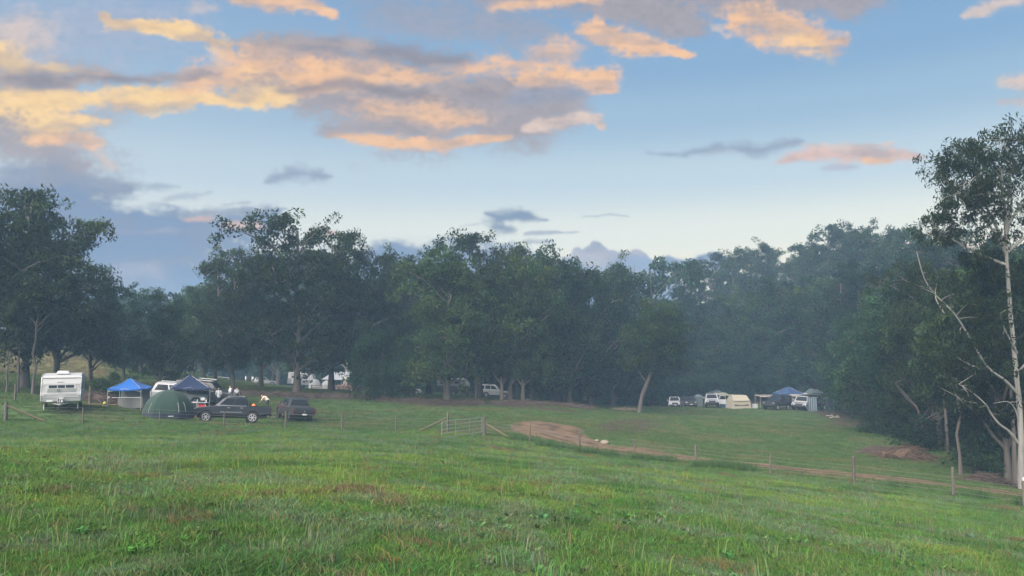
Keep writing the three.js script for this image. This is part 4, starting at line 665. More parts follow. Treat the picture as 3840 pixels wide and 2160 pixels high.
{ // the rounded tree with a leaning forked trunk
  const R = rng(505), wood = new Wood(), clumps = [], b = GREYBARK, [x, z] = at(2396, 93);
  const path = (p, r0, r1) => { const c = new THREE.CatmullRomCurve3(p.map((a) => V(...a))).getPoints(10); wood.tube(c, taper(r0, r1, 10), 7, b); return c; };
  path([[0, -0.4, 0], [0.3, 1.6, 0], [1.0, 3.6, 0.1], [1.6, 5.0, 0]], 0.32, 0.2);
  const A = path([[1.6, 5.0, 0], [1.5, 6.3, 0.4], [1.3, 8, 0.5], [1.6, 10.4, 0.3]], 0.17, 0.05), B = path([[1.6, 5.0, 0], [2.7, 6.4, -0.5], [3.9, 7.4, -0.4], [4.6, 9, 0]], 0.16, 0.04), C = path([[1.0, 3.6, 0.1], [-0.2, 5.4, 0.5], [-0.8, 7, 0.3]], 0.1, 0.03);
  for (let i = 0; i < 150; i++) { const a = R() * 6.28, v = R() * 2 - 1, q = Math.pow(R(), 0.4), f = Math.sqrt(1 - v * v); clumps.push([2.0 + Math.cos(a) * f * q * 4.5, 8.6 + v * q * 4.6 + 0.5 * Math.sin(a * 3), Math.sin(a) * f * q * 4.4, 0.7 + 0.5 * R(), 1]); }
  for (const L of [A, B, C]) for (let i = 0; i < 16; i++) { const p = onPath(L, 0.3 + 0.7 * R()), e = p.clone().add(V((R() - 0.5) * 4, R() * 2.4 - 0.4, (R() - 0.5) * 4)); wood.tube(bend(R, p, e, 0.1, 0.3, 3), taper(0.05, 0.012, 3), 4, b); clumps.push([e.x, e.y, e.z, 0.8, 0.9]); }
  const g = group('rounded_tree', x, z), sh = clumps.reduce((a, c) => a + c[4], 0);
  part('trunk', wood.build(), BARK, g); part('crown', leaves(R, clumps, { per: 19000 / sh, leaf: 0.31, slim: 0.5, droop: 0.1, flat: 0.8, green: [0.22, 0.36, 0.12] }), LEAF, g);
  tag(g, 'rounded fresh green tree on a pale leaning forked trunk at the field corner', 'tree');
}
function bare(x, z, h, seed, name, label, tone = GREYBARK) { // leafless tree
  const R = rng(seed), wood = new Wood(), trunk = bend(R, V(0, -0.3, 0), V((R() - 0.5) * h * 0.25, h * 0.55, (R() - 0.5) * h * 0.2), 0, 0.25, 6);
  wood.tube(trunk, taper(h * 0.028, h * 0.014, 6), 7, tone);
  for (let i = 0; i < 7; i++) { const p = onPath(trunk, 0.35 + 0.65 * R()), a = R() * 6.28, e = p.clone().add(V(Math.cos(a) * h * 0.4, h * (0.1 + 0.35 * R()), Math.sin(a) * h * 0.4)), l = bend(R, p, e, 0.12, 0.5, 5); wood.tube(l, taper(h * 0.011, h * 0.003, 5), 5, tone); for (let j = 0; j < 3; j++) { const s = onPath(l, 0.3 + 0.6 * R()), b = R() * 6.28; wood.tube(bend(R, s, s.clone().add(V(Math.cos(b) * h * 0.16, h * (0.16 * R() + 0.03), Math.sin(b) * h * 0.16)), 0.1, 0.4, 3), taper(h * 0.005, h * 0.002, 3), 4, tone); } }
  const g = group(name, x, z, R() * 6.28); part('trunk', wood.build(), BARK, g); return tag(g, label, 'dead tree');
}
bare(...at(712, 98), 5.5, 601, 'bare_tree', 'grey leafless tree with twisted boughs behind the navy gazebo');
bare(...at(1282, 129), 10.5, 602, 'bare_tree', 'pale dead trunk standing behind the white camp awning', [0.26, 0.25, 0.235]);
bare(...at(3475, 62), 6, 605, 'bare_tree', 'bare dead sapling leaning behind the brown brush heap', GREYBARK);
tree('shrub', 0, ...at(372, 62), 1.9, 1.0, 1.2, 'shrub', 'dark leafy shrub left of the blue gazebo, lower one');
tree('shrub', 1, ...at(418, 63), 2.6, 0.9, 2.2, 'shrub', 'taller dark shrub just left of the blue gazebo');
tree('shrub', 0, ...at(3265, 74), 2.2, 1.2, 3.2, 'shrub', 'low shrub at the shaded edge of the right field');
tree('shrub', 1, ...at(3310, 70), 3.0, 1.2, 0.6, 'shrub', 'shrub under the black trunk at the right field edge');
tree('shrub', 1, ...at(3660, 53), 3.0, 1.3, 4.6, 'shrub', 'shrub in deep shade behind the dark brush heap');
tree('shrub', 0, ...at(3735, 52), 3.2, 1.3, 0.1, 'shrub', 'shrub in deep shade left of the grey trunks');
tree('shrub', 0, ...at(3395, 66), 3.4, 1.3, 2.0, 'shrub', 'shrub behind the brown brush heap at the wood edge');
tree('shrub', 1, ...at(3450, 61), 3.0, 1.4, 5.0, 'shrub', 'shrub between the dim gum trunks behind the brush heap');
{ // heaps of dead branches and bracken
  const heap = (name, x, z, rx, rz, h, n, tone, seed, label) => {
    const R = rng(seed), wood = new Wood(), g = group(name, x, z);
    for (let i = 0; i < n; i++) {
      const a = R() * 6.28, r = Math.sqrt(R()), X = Math.cos(a) * r * rx, Z = Math.sin(a) * r * rz, y = h * (1 - r * r) * (0.2 + 0.8 * R()), b = R() * 6.28, l = 0.5 + 1.2 * R(), up = (R() - 0.4) * 0.6, gy = ground(x + X, z + Z) - g.position.y, k = 0.6 + 0.8 * R();
      wood.tube(bend(R, V(X - Math.cos(b) * l / 2, gy + y * 0.8, Z - Math.sin(b) * l / 2), V(X + Math.cos(b) * l / 2, gy + Math.max(0.03, y + up * l * 0.5), Z + Math.sin(b) * l / 2), 0.12, 0.3, 3), taper(0.018 + 0.02 * R(), 0.006, 3), 4, tone.map((c) => c * k));
    }
    const core = new THREE.SphereGeometry(1, 24, 14), p = core.attributes.position;
    for (let i = 0; i < p.count; i++) { const X = p.getX(i), Y = p.getY(i), Z = p.getZ(i), w = 0.7 + 0.5 * fbm(X * 3 + seed, Z * 3 + Y * 2, 3); p.setXYZ(i, X * rx * 0.9 * w, ground(x + X * rx * 0.9 * w, z + Z * rz * 0.9 * w) - g.position.y + Math.max(-0.1, Y * h * 0.72 * w), Z * rz * 0.9 * w); }
    core.computeVertexNormals();
    const m = new THREE.MeshStandardMaterial({ color: new THREE.Color().setRGB(...tone), roughness: 1 }); m.bumpMap = BUMP; m.bumpScale = 0.1; core.setAttribute('uv1', core.attributes.uv);
    part('earth', core, m, g); part('branches', wood.build(), BARK, g); return tag(g, label, 'brush heap');
  };
  heap('brush_heap', ...at(370, 60.5), 2.0, 1.0, 0.95, 260, [0.1, 0.072, 0.06], 71, 'brown heap of earth and sticks between the caravan and the blue gazebo');
  heap('brush_heap', ...at(600, 70), 1.6, 0.7, 0.35, 120, [0.12, 0.08, 0.06], 72, 'low brown brush at the foot of the dark tree behind the green tent');
  heap('brush_heap', ...at(3390, 57), 1.9, 1.3, 1.0, 420, [0.12, 0.08, 0.052], 73, 'rusty brown heap of dead bracken at the edge of the right wood');
  heap('brush_heap', ...at(3290, 60), 1.3, 1.0, 0.45, 160, [0.11, 0.085, 0.07], 74, 'pale dry brush spilling onto the field edge left of the rusty heap');
  heap('brush_heap', ...at(3685, 48.5), 1.5, 0.8, 0.6, 260, [0.09, 0.066, 0.05], 75, 'dark heap of dead branches between the thin pale trunk and the white gum');
  heap('brush_heap', ...at(2350, 98), 1.7, 0.8, 0.35, 200, [0.36, 0.29, 0.2], 76, 'straw-coloured tussock heap at the foot of the rounded tree');
  const bank = (px0, px1, d0, d1, h, seed, label) => { // long bank of earth and litter under the tree line
    const [x0, z0] = at(px0, d0), [x1, z1] = at(px1, d1), N = 90, M = 10, pos = [], uv = [], idx = [], R = rng(seed), g = group('earth_bank', (x0 + x1) / 2, (z0 + z1) / 2), dx = x1 - x0, dz = z1 - z0, L = Math.hypot(dx, dz), wood = new Wood();
    for (let i = 0; i <= N; i++) for (let j = 0; j <= M; j++) {
      const t = i / N, s = (j / M) * 2 - 1, wob = (fbm(t * 9 + seed, 3, 3) - 0.5) * 1.2, x = x0 + dx * t - (dz / L) * (s * 1.1 + wob), z = z0 + dz * t + (dx / L) * (s * 1.1 + wob);
      pos.push(x - g.position.x, ground(x, z) - g.position.y - 0.05 + (1 - s * s) * h * (0.4 + 0.9 * fbm(t * 22 + seed, s * 2, 3)) * smooth(0, 0.06, t) * smooth(1, 0.94, t), z - g.position.z); uv.push(x, z);
      if (i < N && j < M) { const a = i * (M + 1) + j; idx.push(a, a + M + 1, a + 1, a + 1, a + M + 1, a + M + 2); }
    }
    for (let i = 0; i < 320; i++) { const t = 0.02 + 0.96 * R(), x = x0 + dx * t + (R() - 0.5) * 1.8, z = z0 + dz * t + (R() - 0.5) * 2.2, b = R() * 6.28, l = 0.4 + 1.1 * R(), y = ground(x, z) - g.position.y + h * 0.5 * R() + 0.05, k = 0.5 + R(); wood.tube(bend(R, V(x - g.position.x, y, z - g.position.z), V(x - g.position.x + Math.cos(b) * l, y + R() * 0.3 * l, z - g.position.z + Math.sin(b) * l), 0.1, 0.3, 3), taper(0.02, 0.006, 3), 4, [0.16 * k, 0.12 * k, 0.09 * k]); }
    const geo = new THREE.BufferGeometry(); geo.setAttribute('position', new THREE.Float32BufferAttribute(pos, 3)); geo.setAttribute('uv', new THREE.Float32BufferAttribute(uv, 2)); geo.setIndex(idx); geo.computeVertexNormals();
    const bt = BUMP.clone(); bt.channel = 0; const m = new THREE.MeshStandardMaterial({ color: new THREE.Color().setRGB(0.085, 0.064, 0.05), roughness: 1, bumpMap: bt, bumpScale: 0.08, side: THREE.DoubleSide });
    part('earth', geo, m, g); part('sticks', wood.build(), BARK, g); return tag(g, label, 'earth bank');
  };
  bank(880, 1330, 77, 79, 0.55, 81, 'low dark earth bank under the tree line left of the dark bushes');
  bank(1330, 1830, 79.5, 81, 0.6, 82, 'low brown earth bank in front of the dark caravan and bushes');
  bank(1830, 2230, 81, 86, 0.5, 83, 'low earth bank under the trunks right of the white wagon');
}
console.log('trees done');

// ---------------------------------------------------------------- building blocks
const mat = (r, g, b, rough = 0.8, o = {}) => { const m = new THREE.MeshPhysicalMaterial({ roughness: rough, ...o }); m.color.setRGB(r, g, b); return m; };
const paint = (r, g, b, rough = 0.42) => mat(r, g, b, rough, { clearcoat: 0.5, clearcoatRoughness: 0.15 });
const cloth = (r, g, b) => { const bt = BUMP.clone(); bt.channel = 0; bt.repeat.set(3, 3); return mat(r, g, b, 0.92, { side: THREE.DoubleSide, transmission: 0.12, bumpMap: bt, bumpScale: 0.01 }); };
const RUBBER = mat(0.022, 0.022, 0.023, 0.9), GLASS = mat(0.016, 0.02, 0.024, 0.06), CHROME = mat(0.62, 0.64, 0.66, 0.28, { metalness: 0.9 }), ALLOY = mat(0.55, 0.56, 0.57, 0.38, { metalness: 0.6 }), BLACK = mat(0.018, 0.018, 0.02, 0.6), LAMP = mat(0.62, 0.66, 0.7, 0.15, { clearcoat: 1 }), RED = mat(0.16, 0.01, 0.012, 0.25, { clearcoat: 1 }), AMBER = mat(0.6, 0.24, 0.03, 0.3), PLATE = mat(0.72, 0.74, 0.74, 0.5), STEEL = mat(0.5, 0.51, 0.52, 0.45, { metalness: 0.7 }), WHITE = mat(0.48, 0.495, 0.51, 0.5), PLASTIC = mat(0.03, 0.031, 0.033, 0.75);
const flatten = (g) => { g = g.index ? g.toNonIndexed() : g; for (const n of Object.keys(g.attributes)) if (!['position', 'normal', 'uv'].includes(n)) g.deleteAttribute(n); if (!g.attributes.normal) g.computeVertexNormals(); if (!g.attributes.uv) g.setAttribute('uv', new THREE.BufferAttribute(new Float32Array(g.attributes.position.count * 2), 2)); return g; };
const merge = (...l) => mergeGeometries(l.flat().map(flatten));
const box = (w, h, d, x, y, z, r = 0.012) => new RoundedBoxGeometry(w, h, d, 1, Math.min(r, w / 2.1, h / 2.1, d / 2.1)).translate(x, y, z);
function rod(a, b, r, sides = 7, r2 = r) { const A = V(...a), B = V(...b), g = new THREE.CylinderGeometry(r2, r, A.distanceTo(B), sides); g.applyQuaternion(new THREE.Quaternion().setFromUnitVectors(V(0, 1, 0), B.clone().sub(A).normalize())); const m = A.add(B).multiplyScalar(0.5); return g.translate(m.x, m.y, m.z); }
function pipe(pts, r, n = 20, sides = 6) { return new THREE.TubeGeometry(new THREE.CatmullRomCurve3(pts.map((p) => V(...p))), n, r, sides); }
function hull(pts, r) { const all = []; for (const [x, y, z] of pts) for (const [a, b, c] of [[1, 0, 0], [-1, 0, 0], [0, 1, 0], [0, -1, 0], [0, 0, 1], [0, 0, -1], [0.58, 0.58, 0.58], [-0.58, 0.58, 0.58], [0.58, 0.58, -0.58], [-0.58, 0.58, -0.58], [0.58, -0.58, 0.58], [-0.58, -0.58, 0.58], [0.58, -0.58, -0.58], [-0.58, -0.58, -0.58]]) all.push(V(x + a * r, y + b * r, z + c * r)); return toCreasedNormals(new ConvexGeometry(all), 0.7); }
function slab(pts, t) { // a flat polygon given thickness along its normal
  const P = pts.map((p) => V(...p)), n = P[1].clone().sub(P[0]).cross(P[2].clone().sub(P[0])).normalize().multiplyScalar(t), Q = P.map((p) => p.clone().add(n)), pos = [], tri = (...v) => v.forEach((p) => pos.push(p.x, p.y, p.z));
  for (let i = 1; i + 1 < P.length; i++) { tri(Q[0], Q[i], Q[i + 1]); tri(P[0], P[i + 1], P[i]); }
  for (let i = 0; i < P.length; i++) { const j = (i + 1) % P.length; tri(P[i], P[j], Q[j]); tri(P[i], Q[j], Q[i]); }
  const g = new THREE.BufferGeometry(); g.setAttribute('position', new THREE.Float32BufferAttribute(pos, 3)); g.computeVertexNormals(); return g;
}
function sheet(fn, nu, nv) { // a cloth surface given by a function of (u, v)
  const pos = [], uv = [], idx = []; for (let i = 0; i <= nu; i++) for (let j = 0; j <= nv; j++) { pos.push(...fn(i / nu, j / nv)); uv.push(i / nu, j / nv); if (i < nu && j < nv) { const a = i * (nv + 1) + j; idx.push(a, a + nv + 1, a + 1, a + 1, a + nv + 1, a + nv + 2); } }
  const g = new THREE.BufferGeometry(); g.setAttribute('position', new THREE.Float32BufferAttribute(pos, 3)); g.setAttribute('uv', new THREE.Float32BufferAttribute(uv, 2)); g.setIndex(idx); g.computeVertexNormals(); return g;
}
function side(profile, width, bevel) { const s = new THREE.Shape(profile.map(([x, y]) => new THREE.Vector2(x, y))); return new THREE.ExtrudeGeometry(s, { depth: width - 2 * bevel, bevelEnabled: bevel > 0, bevelThickness: bevel, bevelSize: bevel * 0.7, bevelOffset: -bevel * 0.7, bevelSegments: 2, steps: 1 }).translate(0, 0, -width / 2 + bevel); }
const lift = (g, x, z) => { const y = ground(x, z); return y; };
function settle(g, hx, hz) { // stand a thing on the slope under it
  const c = Math.cos(g.rotation.y), s = Math.sin(g.rotation.y), { x, z } = g.position, f = (a, b) => ground(x + a * c + b * s, z - a * s + b * c);
  const dx = (f(hx, 0) - f(-hx, 0)) / (2 * hx), dz = (f(0, hz) - f(0, -hz)) / (2 * hz);
  g.rotation.set(0, 0, 0); const q = new THREE.Quaternion().setFromAxisAngle(V(0, 1, 0), Math.atan2(s, c)), X = V(1, dx, 0).normalize(), Z = V(0, dz, 1).normalize(), Y = Z.clone().cross(X).normalize(); Z.crossVectors(X, Y);
  g.quaternion.copy(q).multiply(new THREE.Quaternion().setFromRotationMatrix(new THREE.Matrix4().makeBasis(X, Y, Z)));
  g.position.y = (f(hx, hz) + f(hx, -hz) + f(-hx, hz) + f(-hx, -hz)) / 4;
  return g;
}

// ---------------------------------------------------------------- vehicles (nose towards +x)
const WHEELS = new Map();
function wheelGeo(r, w) {
  const k = r + ',' + w; if (WHEELS.has(k)) return WHEELS.get(k);
  const h = w / 2, tyre = new THREE.LatheGeometry([[r * 0.62, -h * 0.9], [r * 0.8, -h], [r * 0.94, -h * 0.92], [r, -h * 0.6], [r, h * 0.6], [r * 0.94, h * 0.92], [r * 0.8, h], [r * 0.62, h * 0.9]].map(([a, b]) => new THREE.Vector2(a, b)), 26).rotateX(Math.PI / 2);
  const rim = [new THREE.TorusGeometry(r * 0.6, r * 0.05, 6, 26).translate(0, 0, h * 0.82), new THREE.CylinderGeometry(r * 0.13, r * 0.13, h * 1.5, 12).rotateX(Math.PI / 2)], hub = new THREE.CylinderGeometry(r * 0.6, r * 0.6, h * 0.5, 22).rotateX(Math.PI / 2);
  for (let i = 0; i < 6; i++) rim.push(box(r * 0.56, r * 0.13, h * 0.3, r * 0.33, 0, h * 0.68).rotateZ((i * Math.PI) / 3));
  const out = { tyre, rim: merge(rim), hub }; WHEELS.set(k, out); return out;
}
function wheel(g, x, y, z, r, w, m) { const o = new THREE.Group(); o.name = 'wheel'; o.position.set(x, y, z); if (z < 0) o.rotation.y = Math.PI; g.add(o); const G = wheelGeo(r, w); part('tyre', G.tyre, RUBBER, o); part('rim', G.rim, m, o); part('hub', G.hub, BLACK, o); return o; }
function car(px, d, turn, o) {
  const [x, z] = at(px, d), g = group(o.name, x, z, turn), L = o.L, W = o.W, H = o.H, wb = o.wb, r = o.r, f = o.front ?? L / 2 - 0.88, fx = f, rx = f - wb, sill = o.sill ?? r * 1.05, belt = o.belt ?? H * 0.6, nose = L / 2, tail = -L / 2, ute = o.kind === 'ute', cowl = o.cowl ?? nose - 1.55, m = o.paint, trim = o.trim ?? PLASTIC;
  const arch = (cx) => { const a = [], R = r * 1.22; for (let i = 0; i <= 10; i++) { const t = Math.PI - (i / 10) * Math.PI; a.push([cx + Math.cos(t) * R, Math.max(sill, r + Math.sin(t) * R)]); } return a; };
  const hood = belt - 0.02, prof = [[tail + 0.06, sill + 0.1], ...arch(rx), ...arch(fx), [nose - 0.12, sill - 0.02], [nose, sill + 0.14], [nose, hood - 0.38], [nose - 0.06, hood - 0.2], [nose - 0.3, hood - 0.09], [cowl, hood + 0.03], [cowl - 0.3, belt], [tail + (ute ? 0.03 : 0.06), belt], [tail, belt - 0.12]];
  part('body', side(prof, W, 0.07), m, g);
  part('underbody', box(L - 0.5, belt - sill * 0.75 - 0.16, W - 0.66, 0, (belt + sill * 0.75) / 2 - 0.08, 0, 0.03), BLACK, g);
  const c0 = ute ? (o.cabBack ?? -0.95) : tail + 0.12, ct = o.cabTop ?? [c0 + 0.3, cowl - 0.75], wB = W / 2 - 0.1, wT = W / 2 - 0.27, yb = belt - 0.04, yt = H - 0.06;
  const corner = { b: [[c0, yb, wB], [cowl - 0.02, yb, wB]], t: [[ct[0], yt, wT], [ct[1], yt, wT]] };
  part('cabin', hull([[c0, yb, wB], [c0, yb, -wB], [cowl - 0.05, yb, wB], [cowl - 0.05, yb, -wB], [ct[0], yt, wT], [ct[0], yt, -wT], [ct[1], yt, wT], [ct[1], yt, -wT]], 0.06), m, g);
  const F = 0.064, pane = (name, p, mm = GLASS) => part(name, slab(p, 0.012), mm, g);
  const sidePt = (u, v, s) => { const xb = mix(c0, cowl - 0.05, u), xt = mix(ct[0], ct[1], u), n = Math.hypot(yt - yb, wB - wT); return [mix(xb, xt, v), mix(yb, yt, v) + (F * (wB - wT)) / n, s * (mix(wB, wT, v) + (F * (yt - yb)) / n)]; };
  for (const s of [1, -1]) for (const [a, b] of o.glass ?? [[0.06, 0.47], [0.52, 0.9]]) { const p = [sidePt(a, 0.2, s), sidePt(b, 0.2, s), sidePt(b - (b > 0.85 ? 0.0 : 0), 0.9, s), sidePt(a + (a < 0.1 ? 0.03 : 0), 0.9, s)]; pane('side_window', s > 0 ? p : p.reverse()); }
  const endPt = (fr, u, v) => { const xb = fr ? cowl - 0.05 : c0, xt = fr ? ct[1] : ct[0], n = Math.hypot(yt - yb, xb - xt), w = mix(wB, wT, v); return [mix(xb, xt, v) + ((fr ? 1 : -1) * F * (yt - yb)) / n, mix(yb, yt, v) + (F * Math.abs(xb - xt)) / n, w * u]; };
  pane('windscreen', [endPt(1, 0.9, 0.12), endPt(1, -0.9, 0.12), endPt(1, -0.88, 0.92), endPt(1, 0.88, 0.92)]); pane('rear_window', [endPt(0, -0.86, 0.2), endPt(0, 0.86, 0.2), endPt(0, 0.84, 0.88), endPt(0, -0.84, 0.88)]);
  for (const [wx, s] of [[fx, 1], [fx, -1], [rx, 1], [rx, -1]]) wheel(g, wx, r, s * (W / 2 - 0.1), r, 0.25, o.rim ?? ALLOY);
  part('front_bumper', merge(box(0.2, 0.2, W * 0.96, nose - 0.02, sill + 0.08, 0, 0.06), box(0.06, 0.16, W * 0.5, nose + 0.02, sill + 0.3, 0, 0.03)), trim, g);
  part('grille', merge(box(0.05, 0.2, W * 0.5, nose, hood - 0.28, 0), box(0.07, 0.02, W * 0.52, nose + 0.005, hood - 0.22, 0), box(0.07, 0.02, W * 0.52, nose + 0.005, hood - 0.31, 0)), o.grille ?? BLACK, g);
  for (const s of [1, -1]) {
    part('headlight', hull([[nose - 0.03, hood - 0.22, s * W * 0.3], [nose - 0.03, hood - 0.33, s * W * 0.3], [nose - 0.1, hood - 0.19, s * W * 0.45], [nose - 0.1, hood - 0.32, s * W * 0.45], [nose - 0.36, hood - 0.17, s * (W * 0.488)], [nose - 0.34, hood - 0.22, s * (W * 0.488)]], 0.015), LAMP, g);
    part('tail_light', box(0.08, ute ? 0.32 : 0.26, 0.12, tail + 0.015, belt - (ute ? 0.28 : 0.16), s * (W / 2 - 0.1), 0.03), RED, g);
    part('mirror', hull([[cowl - 0.42, belt + 0.12, s * (W / 2 + 0.05)], [cowl - 0.42, belt + 0.12, s * (W / 2 + 0.2)], [cowl - 0.38, belt + 0.24, s * (W / 2 + 0.06)], [cowl - 0.38, belt + 0.24, s * (W / 2 + 0.19)]], 0.03), o.mirror ?? m, g);
    for (const hx of o.handles ?? [mix(c0, cowl, 0.16), mix(c0, cowl, 0.56)]) part('door_handle', box(0.2, 0.035, 0.03, hx, belt - 0.13, s * (W / 2 + 0.008), 0.012), o.chrome ?? m, g);
    part('sill_step', box(wb - r * 2.6, 0.06, 0.16, (fx + rx) / 2, sill - 0.05, s * (W / 2 - 0.02), 0.02), o.step ?? BLACK, g);
    for (const cx of [fx, rx]) { const a = arch(cx).map(([p, q]) => [p, q]), b = a.map(([p, q]) => [cx + (p - cx) * 1.1, r + (q - r) * 1.1]).reverse(); part('wheel_arch', side([...a, ...b], 0.04, 0).translate(0, 0, s * (W / 2 + 0.004)), o.flare ?? m, g); }
    for (const dx of [mix(c0, cowl, 0.42), mix(c0, cowl, 0.02), mix(c0, cowl, 0.93)]) part('door_seam', box(0.012, belt - sill - 0.12, 0.004, dx, (belt + sill) / 2 + 0.02, s * (W / 2 + 0.001), 0.001), BLACK, g);
    if (o.waist) part('waist_trim', box(mix(c0, cowl, 0.88) - c0, 0.035, 0.02, mix(c0, cowl, 0.45), belt + 0.02, s * (W / 2 - 0.02), 0.008), CHROME, g);
    if (o.rails) part('roof_rail', merge(rod([ct[0] + 0.1, H + 0.05, s * (wT - 0.04)], [ct[1] - 0.1, H + 0.05, s * (wT - 0.04)], 0.02), box(0.08, 0.07, 0.04, ct[0] + 0.15, H + 0.01, s * (wT - 0.04)), box(0.08, 0.07, 0.04, ct[1] - 0.15, H + 0.01, s * (wT - 0.04))), CHROME, g);
  }
  part('rear_bumper', box(0.18, 0.16, W * 0.94, tail - 0.02, sill + 0.12, 0, 0.05), trim === PLASTIC ? PLASTIC : trim, g);
  part('number_plate', box(0.015, 0.12, 0.36, tail - 0.12, sill + (ute ? 0.16 : 0.34), 0, 0.004), PLATE, g); part('number_plate', box(0.015, 0.1, 0.36, nose + 0.09, sill + 0.1, 0, 0.004), PLATE, g);
  if (ute) {
    part('tailgate', box(0.04, belt - sill - 0.3, W - 0.44, tail - 0.012, (belt + sill) / 2 + 0.1, 0, 0.02), m, g); part('tailgate_emblem', new THREE.CylinderGeometry(0.05, 0.05, 0.02, 14).rotateZ(Math.PI / 2).translate(tail - 0.04, belt - 0.26, 0), CHROME, g);
    if (!o.canopy) part('tub_cover', hull([[tail + 0.08, belt + 0.03, W / 2 - 0.12], [tail + 0.08, belt + 0.03, 0.12 - W / 2], [c0 - 0.1, belt + 0.03, W / 2 - 0.12], [c0 - 0.1, belt + 0.03, 0.12 - W / 2], [tail + 0.2, belt + 0.06, 0], [c0 - 0.2, belt + 0.06, 0]], 0.02), o.cover ?? BLACK, g);
    else part('canopy', hull([[tail + 0.1, belt, W / 2 - 0.1], [tail + 0.1, belt, 0.1 - W / 2], [c0 - 0.12, belt, W / 2 - 0.1], [c0 - 0.12, belt, 0.1 - W / 2], [tail + 0.2, H, W / 2 - 0.22], [tail + 0.2, H, 0.22 - W / 2], [c0 - 0.12, H, W / 2 - 0.22], [c0 - 0.12, H, 0.22 - W / 2]], 0.04), o.canopy, g);
  }
  if (o.bar) part('bull_bar', merge(pipe([[nose - 0.05, sill + 0.1, -W * 0.44], [nose + 0.16, sill + 0.35, -W * 0.4], [nose + 0.14, hood - 0.1, -W * 0.28], [nose + 0.14, hood - 0.06, 0], [nose + 0.14, hood - 0.1, W * 0.28], [nose + 0.16, sill + 0.35, W * 0.4], [nose - 0.05, sill + 0.1, W * 0.44]], 0.035, 30), box(0.16, 0.22, W * 0.94, nose + 0.1, sill + 0.14, 0, 0.04)), o.bar, g);
  if (o.rack) { const l = [], x0 = ct[0] - 0.1, x1 = ct[1] + 0.1; for (const s of [-1, 1]) l.push(rod([x0, H + 0.16, s * wT], [x1, H + 0.16, s * wT], 0.022)); for (let i = 0; i <= 4; i++) l.push(rod([mix(x0, x1, i / 4), H + 0.14, -wT], [mix(x0, x1, i / 4), H + 0.14, wT], 0.018)); for (const s of [-1, 1]) for (const q of [0.15, 0.85]) l.push(rod([mix(x0, x1, q), H - 0.03, s * wT * 0.96], [mix(x0, x1, q), H + 0.15, s * wT], 0.02)); part('roof_rack', merge(l), o.rack, g); }
  if (o.snorkel) part('snorkel', pipe([[cowl + 0.1, belt - 0.02, W / 2 - 0.1], [cowl - 0.02, belt + 0.14, W / 2 - 0.04], [ct[1] + 0.22, H - 0.12, W / 2 - 0.14], [ct[1] + 0.18, H + 0.16, W / 2 - 0.16]], 0.035, 16), BLACK, g);
  if (o.aerial) part('aerial', rod([nose - 0.15, hood - 0.1, 0.3], [nose - 0.2, hood + 1.1, 0.3], 0.008), BLACK, g);
  settle(g, wb / 2, W / 2 - 0.1);
  return tag(g, o.label, o.category ?? 'car', o.group);
}
const UTE = { kind: 'ute', L: 5.3, W: 1.88, H: 1.88, wb: 3.15, r: 0.41, sill: 0.56, belt: 1.21, cowl: 1.25, cabBack: -0.95, cabTop: [-0.86, 0.48], glass: [[0.06, 0.46], [0.5, 0.92]] };
const navy = paint(0.009, 0.011, 0.018), slate = paint(0.035, 0.039, 0.046), white = paint(0.42, 0.45, 0.48), black = paint(0.014, 0.016, 0.02), silver = paint(0.36, 0.38, 0.4), charcoal = paint(0.035, 0.038, 0.042);
{
  const u = car(868, 55.8, -2.78, { ...UTE, name: 'dark_ute', paint: navy, chrome: CHROME, mirror: CHROME, waist: true, rails: true, flare: PLASTIC, step: BLACK, label: 'dark navy dual-cab ute parked side-on with pale steel wheels, nearest vehicle', category: 'ute', rim: ALLOY, aerial: false });
  part('sport_bar', merge(pipe([[-1.14, 1.16, -0.8], [-1.2, 1.5, -0.72], [-1.2, 1.5, 0.72], [-1.14, 1.16, 0.8]], 0.03)), BLACK, u); part('antenna', rod([-1.1, 1.12, -0.85], [-1.1, 2.0, -0.85], 0.015), BLACK, u);
  part('tow_bar', box(0.3, 0.05, 0.06, -2.85, 0.5, 0), STEEL, u); part('door_trim', box(1.5, 0.03, 0.015, 0.1, 0.78, -0.95), CHROME, u); part('door_trim', box(1.5, 0.03, 0.015, 0.1, 0.78, 0.95), CHROME, u);
  for (const s of [1, -1]) part('fog_lamp', new THREE.CylinderGeometry(0.07, 0.07, 0.04, 14).rotateZ(Math.PI / 2).translate(2.66, 0.68, s * 0.72), LAMP, u);
  car(1103, 64, 2.12, { ...UTE, name: 'grey_ute', paint: slate, cover: PLASTIC, flare: slate, label: 'slate grey dual-cab ute seen from behind, right of the navy ute', category: 'ute', rim: BLACK });
  car(768, 68.5, 0.12, { ...UTE, H: 1.95, belt: 1.28, name: 'canopy_ute', paint: charcoal, canopy: charcoal, rack: CHROME, bar: BLACK, label: 'dark grey four-wheel drive ute facing right behind the navy gazebo', category: 'ute', rim: ALLOY });
  car(672, 67, 0.2, { kind: 'suv', L: 4.7, W: 1.86, H: 1.75, wb: 2.75, r: 0.36, name: 'white_wagon', paint: white, rails: true, label: 'white wagon tucked behind the green tent and navy gazebo' });
}
const SUV = { kind: 'suv', L: 4.7, W: 1.9, H: 1.76, wb: 2.78, r: 0.37 };
car(784, 185, -1.19, { ...SUV, name: 'white_car', paint: white, label: 'distant white car facing the camera, left of the far pair' });
car(838, 176, 1.95, { ...SUV, name: 'white_car', paint: white, label: 'distant white car seen from behind, right of the far pair' });
car(992, 165, 0.2, { ...SUV, name: 'dark_car', paint: silver, label: 'dim grey car side-on under the far trees, right of the standing people' });
